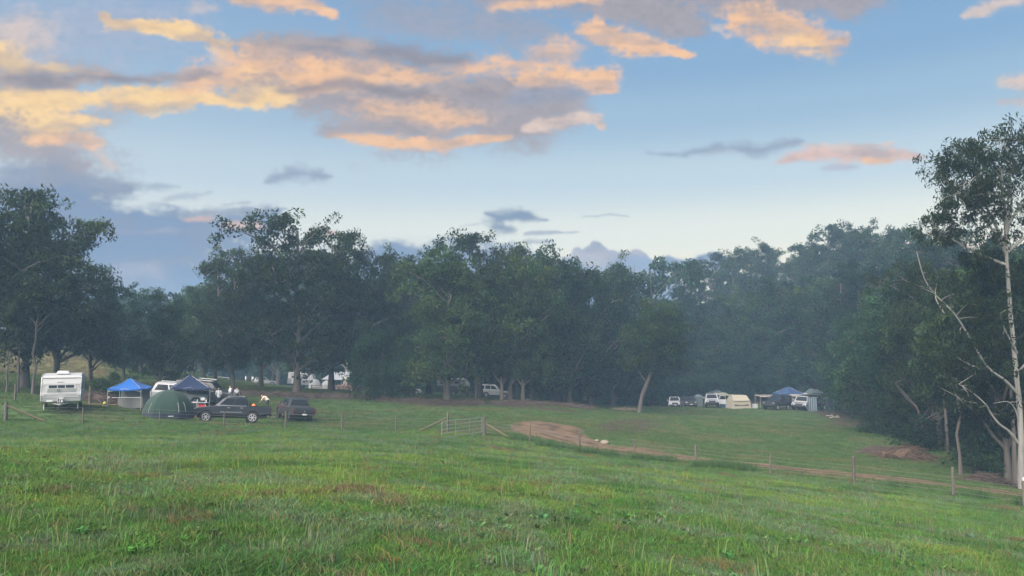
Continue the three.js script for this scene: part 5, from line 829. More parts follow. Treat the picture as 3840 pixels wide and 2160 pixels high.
car(1852, 114, 0.1, { ...SUV, L: 4.8, H: 1.86, belt: 1.12, name: 'white_wagon', paint: white, rails: true, rim: ALLOY, trim: PLASTIC, step: BLACK, glass: [[0.03, 0.22], [0.27, 0.56], [0.6, 0.9]], label: 'white four-wheel drive wagon side-on behind dark trunks, right of the dark caravan' });
car(1520, 119, 0.3, { ...SUV, name: 'white_car', paint: white, label: 'white car half hidden behind the pair of dark bushy trees' });
car(1300, 127, 2.9, { ...SUV, H: 1.7, name: 'maroon_wagon', paint: paint(0.11, 0.014, 0.018), label: 'maroon wagon beside the white camp awning' });
car(2531, 122, -1.74, { ...SUV, name: 'silver_wagon', paint: paint(0.5, 0.52, 0.55), trim: PLASTIC, label: 'pale silver wagon facing the camera, leftmost of the right camp' });
car(2582, 118, -1.6, { ...SUV, name: 'black_wagon', paint: black, label: 'black wagon facing the camera, second from left in the right camp' });
{
  const u = car(2671, 108, -1.8, { ...UTE, name: 'white_ute', paint: white, trim: PLASTIC, bar: BLACK, grille: BLACK, label: 'white ute facing the camera with a front door open, right camp', category: 'ute' });
  part('open_door', slab([[0.75, 0.5, -0.98], [0.75, 1.15, -0.98], [0.55, 1.15, -1.95], [0.55, 0.5, -1.95]], 0.06), white, u);
  part('open_door_frame', merge(rod([0.75, 1.15, -0.98], [0.45, 1.65, -1.2], 0.025), rod([0.45, 1.65, -1.2], [0.5, 1.62, -1.75], 0.025), rod([0.5, 1.62, -1.75], [0.55, 1.15, -1.95], 0.025)), white, u);
  car(2915, 104, Math.PI + 0.75, { ...SUV, L: 4.9, H: 1.92, r: 0.41, sill: 0.52, belt: 1.2, wb: 2.85, name: 'black_four_wheel_drive', paint: black, bar: BLACK, rack: BLACK, snorkel: true, step: STEEL, label: 'black lifted four-wheel drive with bull bar in front of the blue gazebo', category: 'car' });
  car(3012, 105, Math.PI + 1.0, { ...UTE, name: 'silver_ute', paint: silver, bar: BLACK, canopy: BLACK, label: 'silver ute under the roof-top tent, right camp', category: 'ute' });
  car(3078, 106, 2.2, { ...SUV, name: 'dark_wagon', paint: black, label: 'dark wagon behind the hanging grey annexe, rightmost vehicle' });
}

// ---------------------------------------------------------------- caravans
{
  const [x, z] = at(233, 51.2), g = group('vintage_caravan', x, z, -1.1); // nose towards +x, which faces the camera
  const body = mat(0.42, 0.44, 0.445, 0.5), trimM = mat(0.5, 0.52, 0.53, 0.4, { metalness: 0.5 }), grime = mat(0.3, 0.29, 0.27, 0.9);
  const prof = [[-2.0, 0.46], [1.9, 0.44], [2.12, 0.56], [2.2, 1.02], [2.14, 1.12], [2.06, 1.7], [1.9, 2.06], [1.72, 2.2], [0, 2.3], [-1.8, 2.22], [-2.1, 2.0], [-2.2, 1.1]];
  part('shell', side(prof, 2.3, 0.11), body, g);
  const face = (y) => { for (let i = 1; i + 1 < prof.length; i++) { const [a, b] = prof[i], [c, d] = prof[i + 1]; if (y >= b && y <= d) return mix(a, c, (y - b) / (d - b)); } return 2.1; };
  for (const y of [0.82, 1.07, 1.64]) part('trim_strip', box(0.03, 0.03, 2.16, face(y) + 0.01, y, 0), trimM, g);
  part('rain_gutter', box(0.05, 0.035, 2.1, 1.93, 2.05, 0), grime, g);
  part('window_surround', slab([[face(1.2) + 0.004, 1.2, 0.82], [face(1.2) + 0.004, 1.2, -0.82], [face(1.62) + 0.004, 1.62, -0.82], [face(1.62) + 0.004, 1.62, 0.82]], 0.02), WHITE, g);
  for (const [a, b] of [[0.7, 0.25], [0.2, -0.2], [-0.25, -0.7]]) part('window', slab([[face(1.42) + 0.03, 1.42, a], [face(1.42) + 0.03, 1.42, b], [face(1.59) + 0.03, 1.59, b], [face(1.59) + 0.03, 1.59, a]], 0.012), GLASS, g);
  part('window_flap', slab([[2.14, 1.16, 0.76], [2.14, 1.16, -0.76], [2.22, 1.4, -0.76], [2.22, 1.4, 0.76]], 0.02), WHITE, g); part('window_stay', box(0.02, 0.16, 0.16, 2.235, 1.28, 0.16), mat(0.2, 0.21, 0.22, 0.7), g);
  part('maker_badge', box(0.015, 0.035, 0.36, face(1.78) + 0.015, 1.78, 0.06), mat(0.16, 0.16, 0.17, 0.6), g);
  for (const s of [1, -1]) { part('corner_lamp', box(0.05, 0.08, 0.12, 2.19, 0.96, s * 1.0), LAMP, g); part('marker_lamp', box(0.03, 0.05, 0.05, 2.1, 1.5, s * 1.0), AMBER, g); part('edge_moulding', pipe(prof.slice(1, 9).map(([a, b]) => [a + 0.005, b, s * 1.1]), 0.022, 30, 6), trimM, g); }
  part('roof_vent', hull([[0.6, 2.34, 0.36], [0.6, 2.34, -0.36], [1.25, 2.3, 0.36], [1.25, 2.3, -0.36], [0.7, 2.44, 0.3], [0.7, 2.44, -0.3], [1.15, 2.4, 0.3], [1.15, 2.4, -0.3]], 0.03), WHITE, g);
  part('roof_edge', box(2.6, 0.03, 0.05, 0.2, 2.27, -1.08), trimM, g);
  part('drawbar', merge(rod([1.9, 0.42, 0.5], [2.9, 0.4, 0.04], 0.04), rod([1.9, 0.42, -0.5], [2.9, 0.4, -0.04], 0.04), box(0.3, 0.12, 0.12, 2.95, 0.42, 0)), STEEL, g); part('gas_box', box(0.3, 0.34, 0.34, 2.35, 0.62, 0, 0.03), WHITE, g); part('gas_box_frame', box(0.02, 0.22, 0.3, 2.51, 0.58, 0), PLASTIC, g); for (const s of [1, -1]) part('reflector', box(0.02, 0.13, 0.11, 2.525, 0.58, s * 0.08), PLATE, g);
  part('jockey_wheel', merge(rod([2.75, 0.12, 0.1], [2.75, 0.8, 0.1], 0.03), new THREE.CylinderGeometry(0.1, 0.1, 0.06, 14).rotateX(Math.PI / 2).translate(2.75, 0.1, 0.1)), PLASTIC, g);
  part('number_plate', box(0.012, 0.1, 0.34, 2.21, 0.6, 0.62), PLATE, g);
  part('side_door', box(0.62, 1.55, 0.02, -0.9, 1.3, 1.155), body, g); for (const s of [1, -1]) { part('side_window', box(0.9, 0.45, 0.02, 0.7, 1.5, s * 1.152), GLASS, g); wheel(g, -0.2, 0.33, s * 1.0, 0.33, 0.18, WHITE); }
  for (const s of [1, -1]) part('corner_steady', rod([1.7, 0.02, s * 0.95], [1.6, 0.48, s * 0.95], 0.03), STEEL, g);
  tag(g, 'old white caravan with slot window and roof vent at far left', 'caravan');
}
function caravan(px, d, turn, o) {
  const [x, z] = at(px, d), g = group(o.name, x, z, turn), L = o.L, W = 2.35, h0 = 0.62, H = o.H;
  part('shell', side([[-L / 2, h0], [L / 2 - 0.75, h0], [L / 2 - 0.1, 1.25], [L / 2, 1.45], [L / 2 - 0.18, 2.0], [L / 2 - 0.55, H - 0.1], [L / 2 - 0.75, H], [-L / 2 + 0.1, H], [-L / 2, H - 0.12]], W, 0.06), o.top, g);
  part('lower_panel', side([[-L / 2 - 0.01, h0 - 0.02], [L / 2 - 0.74, h0 - 0.02], [L / 2 - 0.1, 1.24], [L / 2 + 0.005, 1.44], [L / 2 - 0.06, 1.5], [-L / 2 - 0.01, 1.5]], W + 0.03, 0.04), o.low, g);
  part('front_panel', slab([[L / 2 - 0.62, 1.56, W / 2], [L / 2 - 0.08, 1.56, W / 2], [L / 2 - 0.2, 2.0, W / 2], [L / 2 - 0.42, 2.2, W / 2], [L / 2 - 0.75, 2.2, W / 2]], 0.02), o.nose, g);
  for (const [a, b, y0, y1] of o.windows) for (const s of [1, -1]) part('window', box(b - a, y1 - y0, 0.03, (a + b) / 2, (y0 + y1) / 2, s * (W / 2 + 0.01)), GLASS, g);
  part('roof_hatch', box(1.3, 0.2, 1.0, -0.9, H + 0.1, 0, 0.06), WHITE, g); part('roof_box', box(1.0, 0.1, 0.8, 0.9, H + 0.05, 0, 0.03), WHITE, g); part('awning_roll', rod([-L / 2 + 0.4, H - 0.12, W / 2 + 0.08], [L / 2 - 1.0, H - 0.12, W / 2 + 0.08], 0.07), o.roll ?? WHITE, g);
  for (const s of [1, -1]) for (const q of o.axles ?? [-0.45, 0.4]) wheel(g, q - 0.4, 0.38, s * (W / 2 - 0.12), 0.38, 0.22, ALLOY);
  part('drawbar', merge(rod([L / 2 - 0.9, 0.55, 0.6], [L / 2 + 1.0, 0.5, 0.05], 0.05), rod([L / 2 - 0.9, 0.55, -0.6], [L / 2 + 1.0, 0.5, -0.05], 0.05), box(0.5, 0.4, 1.2, L / 2 + 0.15, 0.72, 0)), PLASTIC, g); part('jockey_wheel', rod([L / 2 + 0.85, 0, 0.1], [L / 2 + 0.85, 0.8, 0.1], 0.05), STEEL, g);
  part('door', box(0.62, 1.6, 0.02, o.door ?? -1.2, 1.5, W / 2 + 0.012), o.top, g); part('bumper', box(0.1, 0.15, 2.2, -L / 2 - 0.1, 0.7, 0), PLASTIC, g);
  settle(g, 1.6, 0.9); return tag(g, o.label, 'caravan');
}
{
  const c = caravan(1700, 115, 0.06, { name: 'offroad_caravan', L: 5.0, H: 2.62, top: mat(0.19, 0.205, 0.22, 0.45), low: mat(0.03, 0.035, 0.045, 0.5), nose: mat(0.36, 0.385, 0.41, 0.4), windows: [[-2.0, -1.3, 1.75, 2.1], [0.1, 0.9, 1.85, 2.1]], label: 'dark grey off-road caravan under the trees with white roof gear' });
  part('wheel_badge', merge(box(0.2, 0.06, 0.02, 0.7, 1.32, 1.21), box(0.2, 0.06, 0.02, 0.7, 1.02, 1.21), box(0.06, 0.36, 0.02, 0.63, 1.17, 1.212), box(0.06, 0.36, 0.02, 0.77, 1.17, 1.212)), WHITE, c); part('shade_flap', slab([[0.8, 1.55, 1.22], [1.4, 1.55, 1.22], [1.4, 1.7, 1.6], [0.8, 1.7, 1.6]], 0.02), mat(0.5, 0.51, 0.5, 0.7), c);
  caravan(1127, 131, 0.05, { name: 'white_caravan', L: 4.4, H: 2.55, top: mat(0.36, 0.38, 0.4, 0.5), low: mat(0.14, 0.15, 0.17, 0.5), nose: mat(0.38, 0.4, 0.42, 0.5), windows: [[-1.6, -0.8, 1.6, 2.0], [0.2, 1.1, 1.6, 2.0]], label: 'white caravan behind the thick trunk, left of the grey tents' });
}

// ---------------------------------------------------------------- gazebos, tents, awnings
function gazebo(px, d, turn, o) {
  const [x, z] = at(px, d), g = group(o.name, x, z, turn), w = o.w / 2, e = o.eave, p = o.peak, fall = o.sag ?? 0.12;
  const c = [[-w, -w], [w, -w], [w, w], [-w, w]], low = o.tilt ?? [0, 0, 0, 0];
  c.forEach(([ax, az], i) => {
    const [bx, bz] = c[(i + 1) % 4], ya = e + low[i], yb = e + low[(i + 1) % 4];
    part('roof_panel', sheet((u, v) => { const X = mix(mix(ax, bx, u), 0, v), Z = mix(mix(az, bz, u), 0, v), y = mix(mix(ya, yb, u), p, v); return [X, y - fall * Math.sin(Math.PI * u) * (1 - v) * 0.8 - fall * 0.9 * Math.sin(Math.PI * v), Z]; }, 10, 8), o.roof, g);
    part('valance', sheet((u, v) => { const k = 1.012 + 0.004 * Math.sin(u * 30); return [mix(ax, bx, u) * k, mix(ya, yb, u) - fall * 0.8 * Math.sin(Math.PI * u) - v * (o.val ?? 0.2), mix(az, bz, u) * k]; }, 14, 2), o.valance ?? o.roof, g);
    part('leg', rod([ax * 0.97, ground(x + ax, z + az) - g.position.y - 0.03, az * 0.97], [ax * 0.97, ya, az * 0.97], 0.022), STEEL, g);
    part('truss', merge(rod([ax * 0.97, ya - 0.25, az * 0.97], [(ax + bx) * 0.485, ya - 0.02, (az + bz) * 0.485], 0.012), rod([bx * 0.97, yb - 0.25, bz * 0.97], [(ax + bx) * 0.485, yb - 0.02, (az + bz) * 0.485], 0.012)), STEEL, g);
  });
  part('roof_rib', merge(c.map(([a, b], i) => rod([a * 0.97, e + low[i] - 0.03, b * 0.97], [0, p - 0.05, 0], 0.012))), STEEL, g);
  return tag(g, o.label, 'gazebo');
}
{
  const b = gazebo(484, 60, 0.13, { name: 'blue_gazebo', w: 2.5, eave: 1.62, peak: 2.38, val: 0.1, roof: cloth(0.004, 0.115, 0.44), label: 'bright blue gazebo with mesh walls between the caravan and the green tent' });
  const mesh = cloth(0.15, 0.17, 0.17);
  part('mesh_wall', sheet((u, v) => [mix(-1.1, 1.1, u), mix(0.1, 1.5, v), -1.18 + 0.05 * Math.sin(u * 9)], 12, 4), mesh, b); part('mesh_wall', sheet((u, v) => [-0.7 + 1.85 * u, mix(0.02, 0.85, v) - 0.06 * Math.sin(u * 5), 0.55 + 0.1 * Math.sin(u * 7)], 12, 4), cloth(0.2, 0.21, 0.2), b); part('wall_band', sheet((u, v) => [mix(-1.0, 0.95, u), mix(1.36, 1.54, v), -1.1], 4, 1), cloth(0.36, 0.38, 0.39), b);
  for (const [y, q] of [[1.5, 0.0], [0.95, 0.02]]) part('tie_strap', box(0.1, 0.14, 0.04, -1.12, y, 1.2 + q), WHITE, b); part('cross_rail', rod([-0.9, 0.92, 1.18], [1.2, 0.92, 1.18], 0.016), STEEL, b);
  gazebo(708, 66, 0.5, { name: 'navy_gazebo', w: 3.0, eave: 1.75, peak: 2.75, val: 0.12, sag: 0.16, tilt: [0, 0, -0.15, 0], roof: cloth(0.008, 0.026, 0.085), valance: cloth(0.02, 0.035, 0.095), label: 'large navy gazebo over the camp kitchen behind the green tent' });
  gazebo(2690, 116, 0.3, { name: 'dark_gazebo', w: 2.6, eave: 1.95, peak: 2.6, roof: cloth(0.02, 0.035, 0.04), label: 'dark green gazebo behind the white ute with the open door' });
  gazebo(2960, 110, 0.35, { name: 'royal_blue_gazebo', w: 3.1, eave: 1.95, peak: 2.9, val: 0.25, roof: cloth(0.012, 0.05, 0.15), valance: cloth(0.015, 0.06, 0.2), label: 'blue gazebo behind the black four-wheel drive, right camp' });
  const [x, z] = at(2934, 108.6), t = group('blue_tarp', x, z); part('tarp', sheet((u, v) => [mix(-1.0, 1.0, u), mix(1.2, 1.75, v) - 0.12 * Math.sin(u * 3.1), 0.3 * v], 10, 4), cloth(0.02, 0.08, 0.5), t); for (const s of [-1, 1]) part('pole', rod([s, -0.05, 0.15], [s, 1.75, 0.15], 0.02), STEEL, t); tag(t, 'bright blue tarp hung under the blue gazebo', 'tarp');
}
{ // green dome tent
  const [x, z] = at(630, 52.8), g = group('dome_tent', x, z, 0.35), N = 48, M = 18, cl = cloth(0.018, 0.05, 0.037), sk = cloth(0.016, 0.024, 0.05), zip = mat(0.36, 0.37, 0.37, 0.7);
  const rad = (a, y) => { const t = clamp(y / 1.86), k = Math.pow(1 - Math.pow(t, 2.3), 0.62), six = 1 + 0.045 * Math.cos(a * 6); return (1.54 * k + 0.02) * six * (1 + 0.012 * Math.sin(a * 17 + y * 9)); };
  const yAt = (v) => 1.86 * Math.sin((v * Math.PI) / 2), skin = (y0, y1, k = 1) => sheet((u, v) => { const a = u * 6.2832, y = y0 + (y1 - y0) * v, r = rad(a, y) * k; return [Math.cos(a) * r * 1.02, y, Math.sin(a) * r * 0.92]; }, N, M);
  part('fly', sheet((u, v) => { const a = -u * 6.2832, y = mix(0.36, 1.86, Math.sin((v * Math.PI) / 2)), r = rad(a, y); return [Math.cos(a) * r * 1.02, y, Math.sin(a) * r * 0.92]; }, N, M), cl, g); part('skirt', skin(-0.08, 0.37, 1.015), sk, g);
  for (const a of [0.75, 1.1, 2.4]) part('zip', pipe([0.4, 0.62, 0.85, 1.05].map((y) => [Math.cos(a) * rad(a, y) * 1.045, y, Math.sin(a) * rad(a, y) * 0.945]), 0.014, 10), zip, g);
  for (let i = 0; i < 6; i++) { const a = (i * Math.PI) / 3; part('pole', pipe([0.02, 0.5, 1.0, 1.4, 1.7, 1.86].map((y) => [Math.cos(a) * rad(a, y) * 1.035, y + 0.01, Math.sin(a) * rad(a, y) * 0.935]), 0.012, 16), mat(0.03, 0.06, 0.05, 0.6), g); }
  part('maker_badge', sheet((u, v) => { const a = 1.3 + 0.2 * u, y = mix(0.14, 0.2, v); return [Math.cos(a) * rad(a, y) * 1.05, y, Math.sin(a) * rad(a, y) * 0.95]; }, 5, 1), WHITE, g);
  tag(g, 'green dome tent with navy skirt left of the navy ute', 'tent');
}
function ridge(px, d, turn, o) { // small pitched tents and shower tents
  const [x, z] = at(px, d), g = group(o.name, x, z, turn), w = o.w / 2, l = o.l / 2;
  if (o.tower) {
    part('walls', sheet((u, v) => { const a = u * 6.2832 + 0.785, k = 1 / Math.max(Math.abs(Math.cos(a)), Math.abs(Math.sin(a))), r = w * Math.min(k, 1.3) * (1 + 0.02 * Math.sin(u * 50)); return [Math.cos(a) * r, v * o.h * 0.82 - 0.03, Math.sin(a) * r]; }, 40, 4), o.m, g);
    part('roof', sheet((u, v) => { const a = u * 6.2832 + 0.785, k = 1 / Math.max(Math.abs(Math.cos(a)), Math.abs(Math.sin(a))), r = w * Math.min(k, 1.3) * 1.02 * (1 - v) ** 0.7; return [Math.cos(a) * r, o.h * (0.82 + 0.18 * v), Math.sin(a) * r]; }, 40, 4), o.roof ?? o.m, g); part('door_flap', sheet((u, v) => [mix(-0.3, 0.3, u) * w * 2, v * o.h * 0.78, w * 1.03], 3, 3), o.roof ?? o.m, g);
  } else {
    part('fly', sheet((u, v) => { const t = v * 2 - 1, a = Math.abs(t), e = Math.pow(Math.sin(Math.PI * clamp(u, 0.02, 0.98)), 0.45); return [mix(-l, l, u), o.h * (1 - a ** 1.7) * (0.35 + 0.65 * e) * (u < 0.02 || u > 0.98 ? 0 : 1) - 0.02, t * w * (0.6 + 0.4 * e)]; }, 20, 16), o.m, g);
    part('door_panel', slab([[-l * 0.1, 0.02, w * 0.9], [l * 0.35, 0.02, w * 0.9], [l * 0.25, o.h * 0.6, w * 0.62], [0, o.h * 0.6, w * 0.62]], 0.02), o.door ?? o.m, g);
  }
  return tag(g, o.label, 'tent', o.group);
}
ridge(1178, 127, 0.5, { name: 'grey_tent', w: 1.9, l: 2.0, h: 1.75, m: cloth(0.3, 0.32, 0.33), door: cloth(0.3, 0.32, 0.33), label: 'pale grey tent right of the far white caravan' });
ridge(1222, 126, -0.3, { name: 'grey_tent', w: 1.7, l: 1.8, h: 1.65, m: cloth(0.3, 0.32, 0.33), door: cloth(0.3, 0.32, 0.33), label: 'pale grey tent under the left end of the white awning' });
ridge(820, 174, 0.4, { name: 'olive_tent', w: 2.0, l: 2.0, h: 2.0, m: cloth(0.16, 0.17, 0.12), label: 'olive tent between the two distant white cars' });
ridge(2621, 118, 0.2, { name: 'shower_tent', tower: true, w: 1.15, l: 1.15, h: 2.05, m: cloth(0.1, 0.135, 0.15), roof: cloth(0.13, 0.17, 0.18), label: 'grey-green shower tent left of the white ute' });
ridge(3115, 104, 0.1, { name: 'shower_tent', tower: true, w: 1.05, l: 1.05, h: 1.7, m: cloth(0.035, 0.045, 0.07), label: 'dark shower tent at the right end of the camp' });
{ // cream canvas tent
  const [x, z] = at(2770, 106), g = group('canvas_tent', x, z, 0.16), c = cloth(0.4, 0.37, 0.29), dk = cloth(0.07, 0.065, 0.055);
  const P = (sx, y, sz) => [sx, y, sz], B = [[-1.42, 0, 1.1], [1.42, 0, 1.1], [1.42, 0, -1.1], [-1.42, 0, -1.1]], Mi = [[-1.22, 1.15, 0.95], [1.24, 1.15, 0.95], [1.24, 1.15, -0.95], [-1.22, 1.15, -0.95]], T = [[-1.0, 1.85, 0.25], [1.12, 1.78, 0.25], [1.12, 1.78, -0.5], [-1.0, 1.85, -0.5]];
  const quad = (name, a, b, q, r, m) => part(name, sheet((u, v) => { const k = 0.04 * Math.sin(Math.PI * u) * Math.sin(Math.PI * v); return [0, 1, 2].map((i) => mix(mix(a[i], b[i], u), mix(r[i], q[i], u), v) - (i === 1 ? k : 0)); }, 8, 6), m, g);
  for (let i = 0; i < 4; i++) { const j = (i + 1) % 4; quad('wall', B[i], B[j], Mi[j], Mi[i], c); quad('roof_panel', Mi[i], Mi[j], T[j], T[i], c); } quad('roof_top', T[0], T[1], T[2], T[3], c);
  part('window_flap', sheet((u, v) => [mix(-1.05, 1.0, u), mix(0.42, 0.62, v) - 0.12 * Math.sin(Math.PI * u) * (v - 0.2) + 0.02, 1.13 - 0.05 * v], 12, 2), dk, g); part('awning_roll', pipe([[-1.25, 1.12, 1.0], [0, 1.08, 1.03], [1.25, 1.12, 1.0]], 0.05, 14), c, g); part('side_window', slab([[1.4, 0.4, 0.3], [1.4, 0.4, -0.2], [1.32, 1.0, -0.2], [1.32, 1.0, 0.3]], 0.02), dk, g);
  for (const s of [-1, 1]) part('guy_rope', rod([s * 1.2, 1.15, 1.0], [s * 1.7, 0, 1.7], 0.008), WHITE, g);
  tag(g, 'cream canvas tent standing in the middle of the right camp', 'tent');
}
function awning(px, d, turn, o) { const [x, z] = at(px, d), g = group(o.name, x, z, turn); part('sheet', sheet((u, v) => [mix(-o.w / 2, o.w / 2, u), mix(o.h0, o.h1, v) - (o.sag ?? 0.08) * Math.sin(Math.PI * u) * Math.sin(Math.PI * v), mix(o.l / 2, -o.l / 2, v)], 12, 8), o.m, g); part('front_bar', rod([-o.w / 2, o.h0, o.l / 2], [o.w / 2, o.h0, o.l / 2], 0.05), o.edge ?? o.m, g); part('rear_bar', rod([-o.w / 2, o.h1, -o.l / 2], [o.w / 2, o.h1, -o.l / 2], 0.05), o.edge ?? o.m, g); for (const s of [-1, 1]) for (const q of [1, -1]) part('pole', rod([s * o.w * 0.48, -0.2, q * o.l * 0.48], [s * o.w * 0.48, q > 0 ? o.h0 : o.h1, q * o.l * 0.48], 0.025), STEEL, g); return tag(g, o.label, 'awning'); }
awning(1262, 122, -0.35, { name: 'white_awning', w: 3.7, l: 3.2, h0: 1.9, h1: 2.95, m: cloth(0.3, 0.33, 0.36), edge: cloth(0.42, 0.45, 0.48), label: 'white sloping camp awning on poles under the dead trunk' });
awning(2712, 113, 0.15, { name: 'olive_awning', w: 1.9, l: 2.0, h0: 1.75, h1: 1.95, m: cloth(0.2, 0.21, 0.16), edge: cloth(0.32, 0.32, 0.26), label: 'olive awning stretched right of the dark green gazebo' });
awning(2876, 106, 0.1, { name: 'flat_awning', w: 2.6, l: 1.8, h0: 1.7, h1: 1.78, m: cloth(0.1, 0.1, 0.1), edge: mat(0.45, 0.4, 0.36, 0.6), label: 'flat dark awning on poles left of the black four-wheel drive' });
awning(2998, 107, -0.05, { name: 'pale_edged_awning', w: 2.4, l: 1.6, h0: 1.8, h1: 1.86, m: cloth(0.12, 0.12, 0.12), edge: mat(0.5, 0.48, 0.45, 0.6), label: 'pale-edged awning between the blue gazebo and the roof-top tent' });
{ // roof-top tent and its hanging annexe
  const [x, z] = at(3048, 105.6), g = group('rooftop_tent', x, z, 0.15), m = cloth(0.06, 0.085, 0.095), p = cloth(0.3, 0.33, 0.36);
  part('floor', box(2.3, 0.14, 1.3, 0, 1.98, 0, 0.03), PLASTIC, g); part('fly', sheet((u, v) => [mix(-0.9, 1.35, u), 2.05 + (u < 0.3 ? mix(0.3, 0.9, u / 0.3) : mix(0.9, 0.6, (u - 0.3) / 0.7)) * Math.sin(Math.PI * (0.12 + 0.76 * v)), mix(-0.9, 0.9, v)], 14, 10), m, g);
  part('body', hull([[-0.75, 2.08, 0.6], [-0.75, 2.08, -0.6], [0.95, 2.08, 0.6], [0.95, 2.08, -0.6], [-0.35, 2.6, 0.45], [-0.35, 2.6, -0.45], [0.7, 2.6, 0.45], [0.7, 2.6, -0.45]], 0.03), p, g); part('window_awning', slab([[-0.8, 2.3, 0.6], [-0.8, 2.3, -0.6], [-1.15, 2.15, -0.6], [-1.15, 2.15, 0.6]], 0.02), p, g); part('ladder', merge(rod([1.05, -0.1, 0.2], [1.0, 2.0, 0.2], 0.02), rod([1.05, -0.1, -0.2], [1.0, 2.0, -0.2], 0.02)), STEEL, g); tag(g, 'grey roof-top tent with green fly above the silver ute', 'tent');
  const [ax, az] = at(3047, 103.4), a = group('annexe', ax, az, 0.12); part('curtain', sheet((u, v) => [mix(-0.68, 0.68, u) * (1 + 0.06 * (1 - v)), mix(-0.03, 1.85, v), 0.09 * Math.sin(u * 28) * (1 - 0.6 * v)], 50, 5), cloth(0.2, 0.26, 0.32), a); part('curtain', sheet((u, v) => [0.68 + 0.03 * Math.sin(u * 20), mix(-0.03, 1.85, v), -u * 1.3], 16, 4), cloth(0.17, 0.22, 0.27), a); part('top_rail', rod([-0.7, 1.86, 0], [0.7, 1.86, 0], 0.025), STEEL, a); tag(a, 'pleated grey-blue annexe hanging below the roof-top tent', 'annexe');
}
console.log('camp done');

// ---------------------------------------------------------------- fence and gate
const WOODM = (() => { const S = 256, d = new Uint8Array(S * S * 4); for (let j = 0; j < S; j++) for (let i = 0; i < S; i++) { const v = 0.55 + 0.5 * fbm(i / 5, j / 60, 4) - 0.25 * smooth(0.6, 0.75, fbm(i / 20, j / 20 + 9, 3)), k = (j * S + i) * 4; d[k] = 122 * v; d[k + 1] = 116 * v; d[k + 2] = 106 * v; d[k + 3] = 255; } const t = new THREE.DataTexture(d, S, S); t.colorSpace = THREE.SRGBColorSpace; t.wrapS = t.wrapT = THREE.RepeatWrapping; t.magFilter = THREE.LinearFilter; t.needsUpdate = true; return new THREE.MeshStandardMaterial({ map: t, roughness: 0.95 }); })();
const LOGM = mat(0.12, 0.1, 0.06, 0.95), WIRE = mat(0.3, 0.3, 0.3, 0.5, { metalness: 0.6 });
function postGeo(h, r, seed) { // a split timber post: uneven section, slanting weathered top
  const g = new THREE.CylinderGeometry(r * 0.92, r, h + 0.4, 9, 5), p = g.attributes.position, R = rng(seed), k = Array.from({ length: 10 }, () => 0.8 + 0.4 * R()), a0 = R() * 6.28;
  for (let i = 0; i < p.count; i++) { const X = p.getX(i), Y = p.getY(i), Z = p.getZ(i), a = (Math.round(((Math.atan2(Z, X) + Math.PI) / 6.2832) * 9) % 9), s = k[a] * (1 + 0.05 * Math.sin(Y * 7 + a)); p.setXYZ(i, X * s, Y + (Y > h / 2 ? Math.cos(Math.atan2(Z, X) - a0) * 0.02 : 0), Z * s); }
  g.translate(0, h / 2 - 0.2, 0); g.computeVertexNormals(); return g;
}
function fence(name, pts, label) {
  const [ox, oz] = pts[0], g = group(name, ox, oz), oy = g.position.y, tops = [];
  pts.forEach(([x, z, h, r, tilt = 0], i) => { const o = part('post', postGeo(h, r, 900 + i * 7 + Math.round(ox)), WOODM, g); o.position.set(x - ox, ground(x, z) - oy, z - oz); o.rotation.z = tilt; o.rotation.y = i; tops.push([x - ox, ground(x, z) - oy, z - oz, h]); });
  for (const k of [0.25, 0.5, 0.72, 0.92]) for (let i = 0; i + 1 < tops.length; i++) { const a = tops[i], b = tops[i + 1]; part('wire', pipe([[a[0], a[1] + k * 1.02, a[2]], [(a[0] + b[0]) / 2, (a[1] + b[1]) / 2 + k * 1.02 - 0.03, (a[2] + b[2]) / 2], [b[0], b[1] + k * 1.02, b[2]]], 0.0035, 6, 4), WIRE, g); }
  return tag(g, label, 'fence');
}
const F = (i, h, r, t) => [...FENCE[i], h, r * 0.8, t];
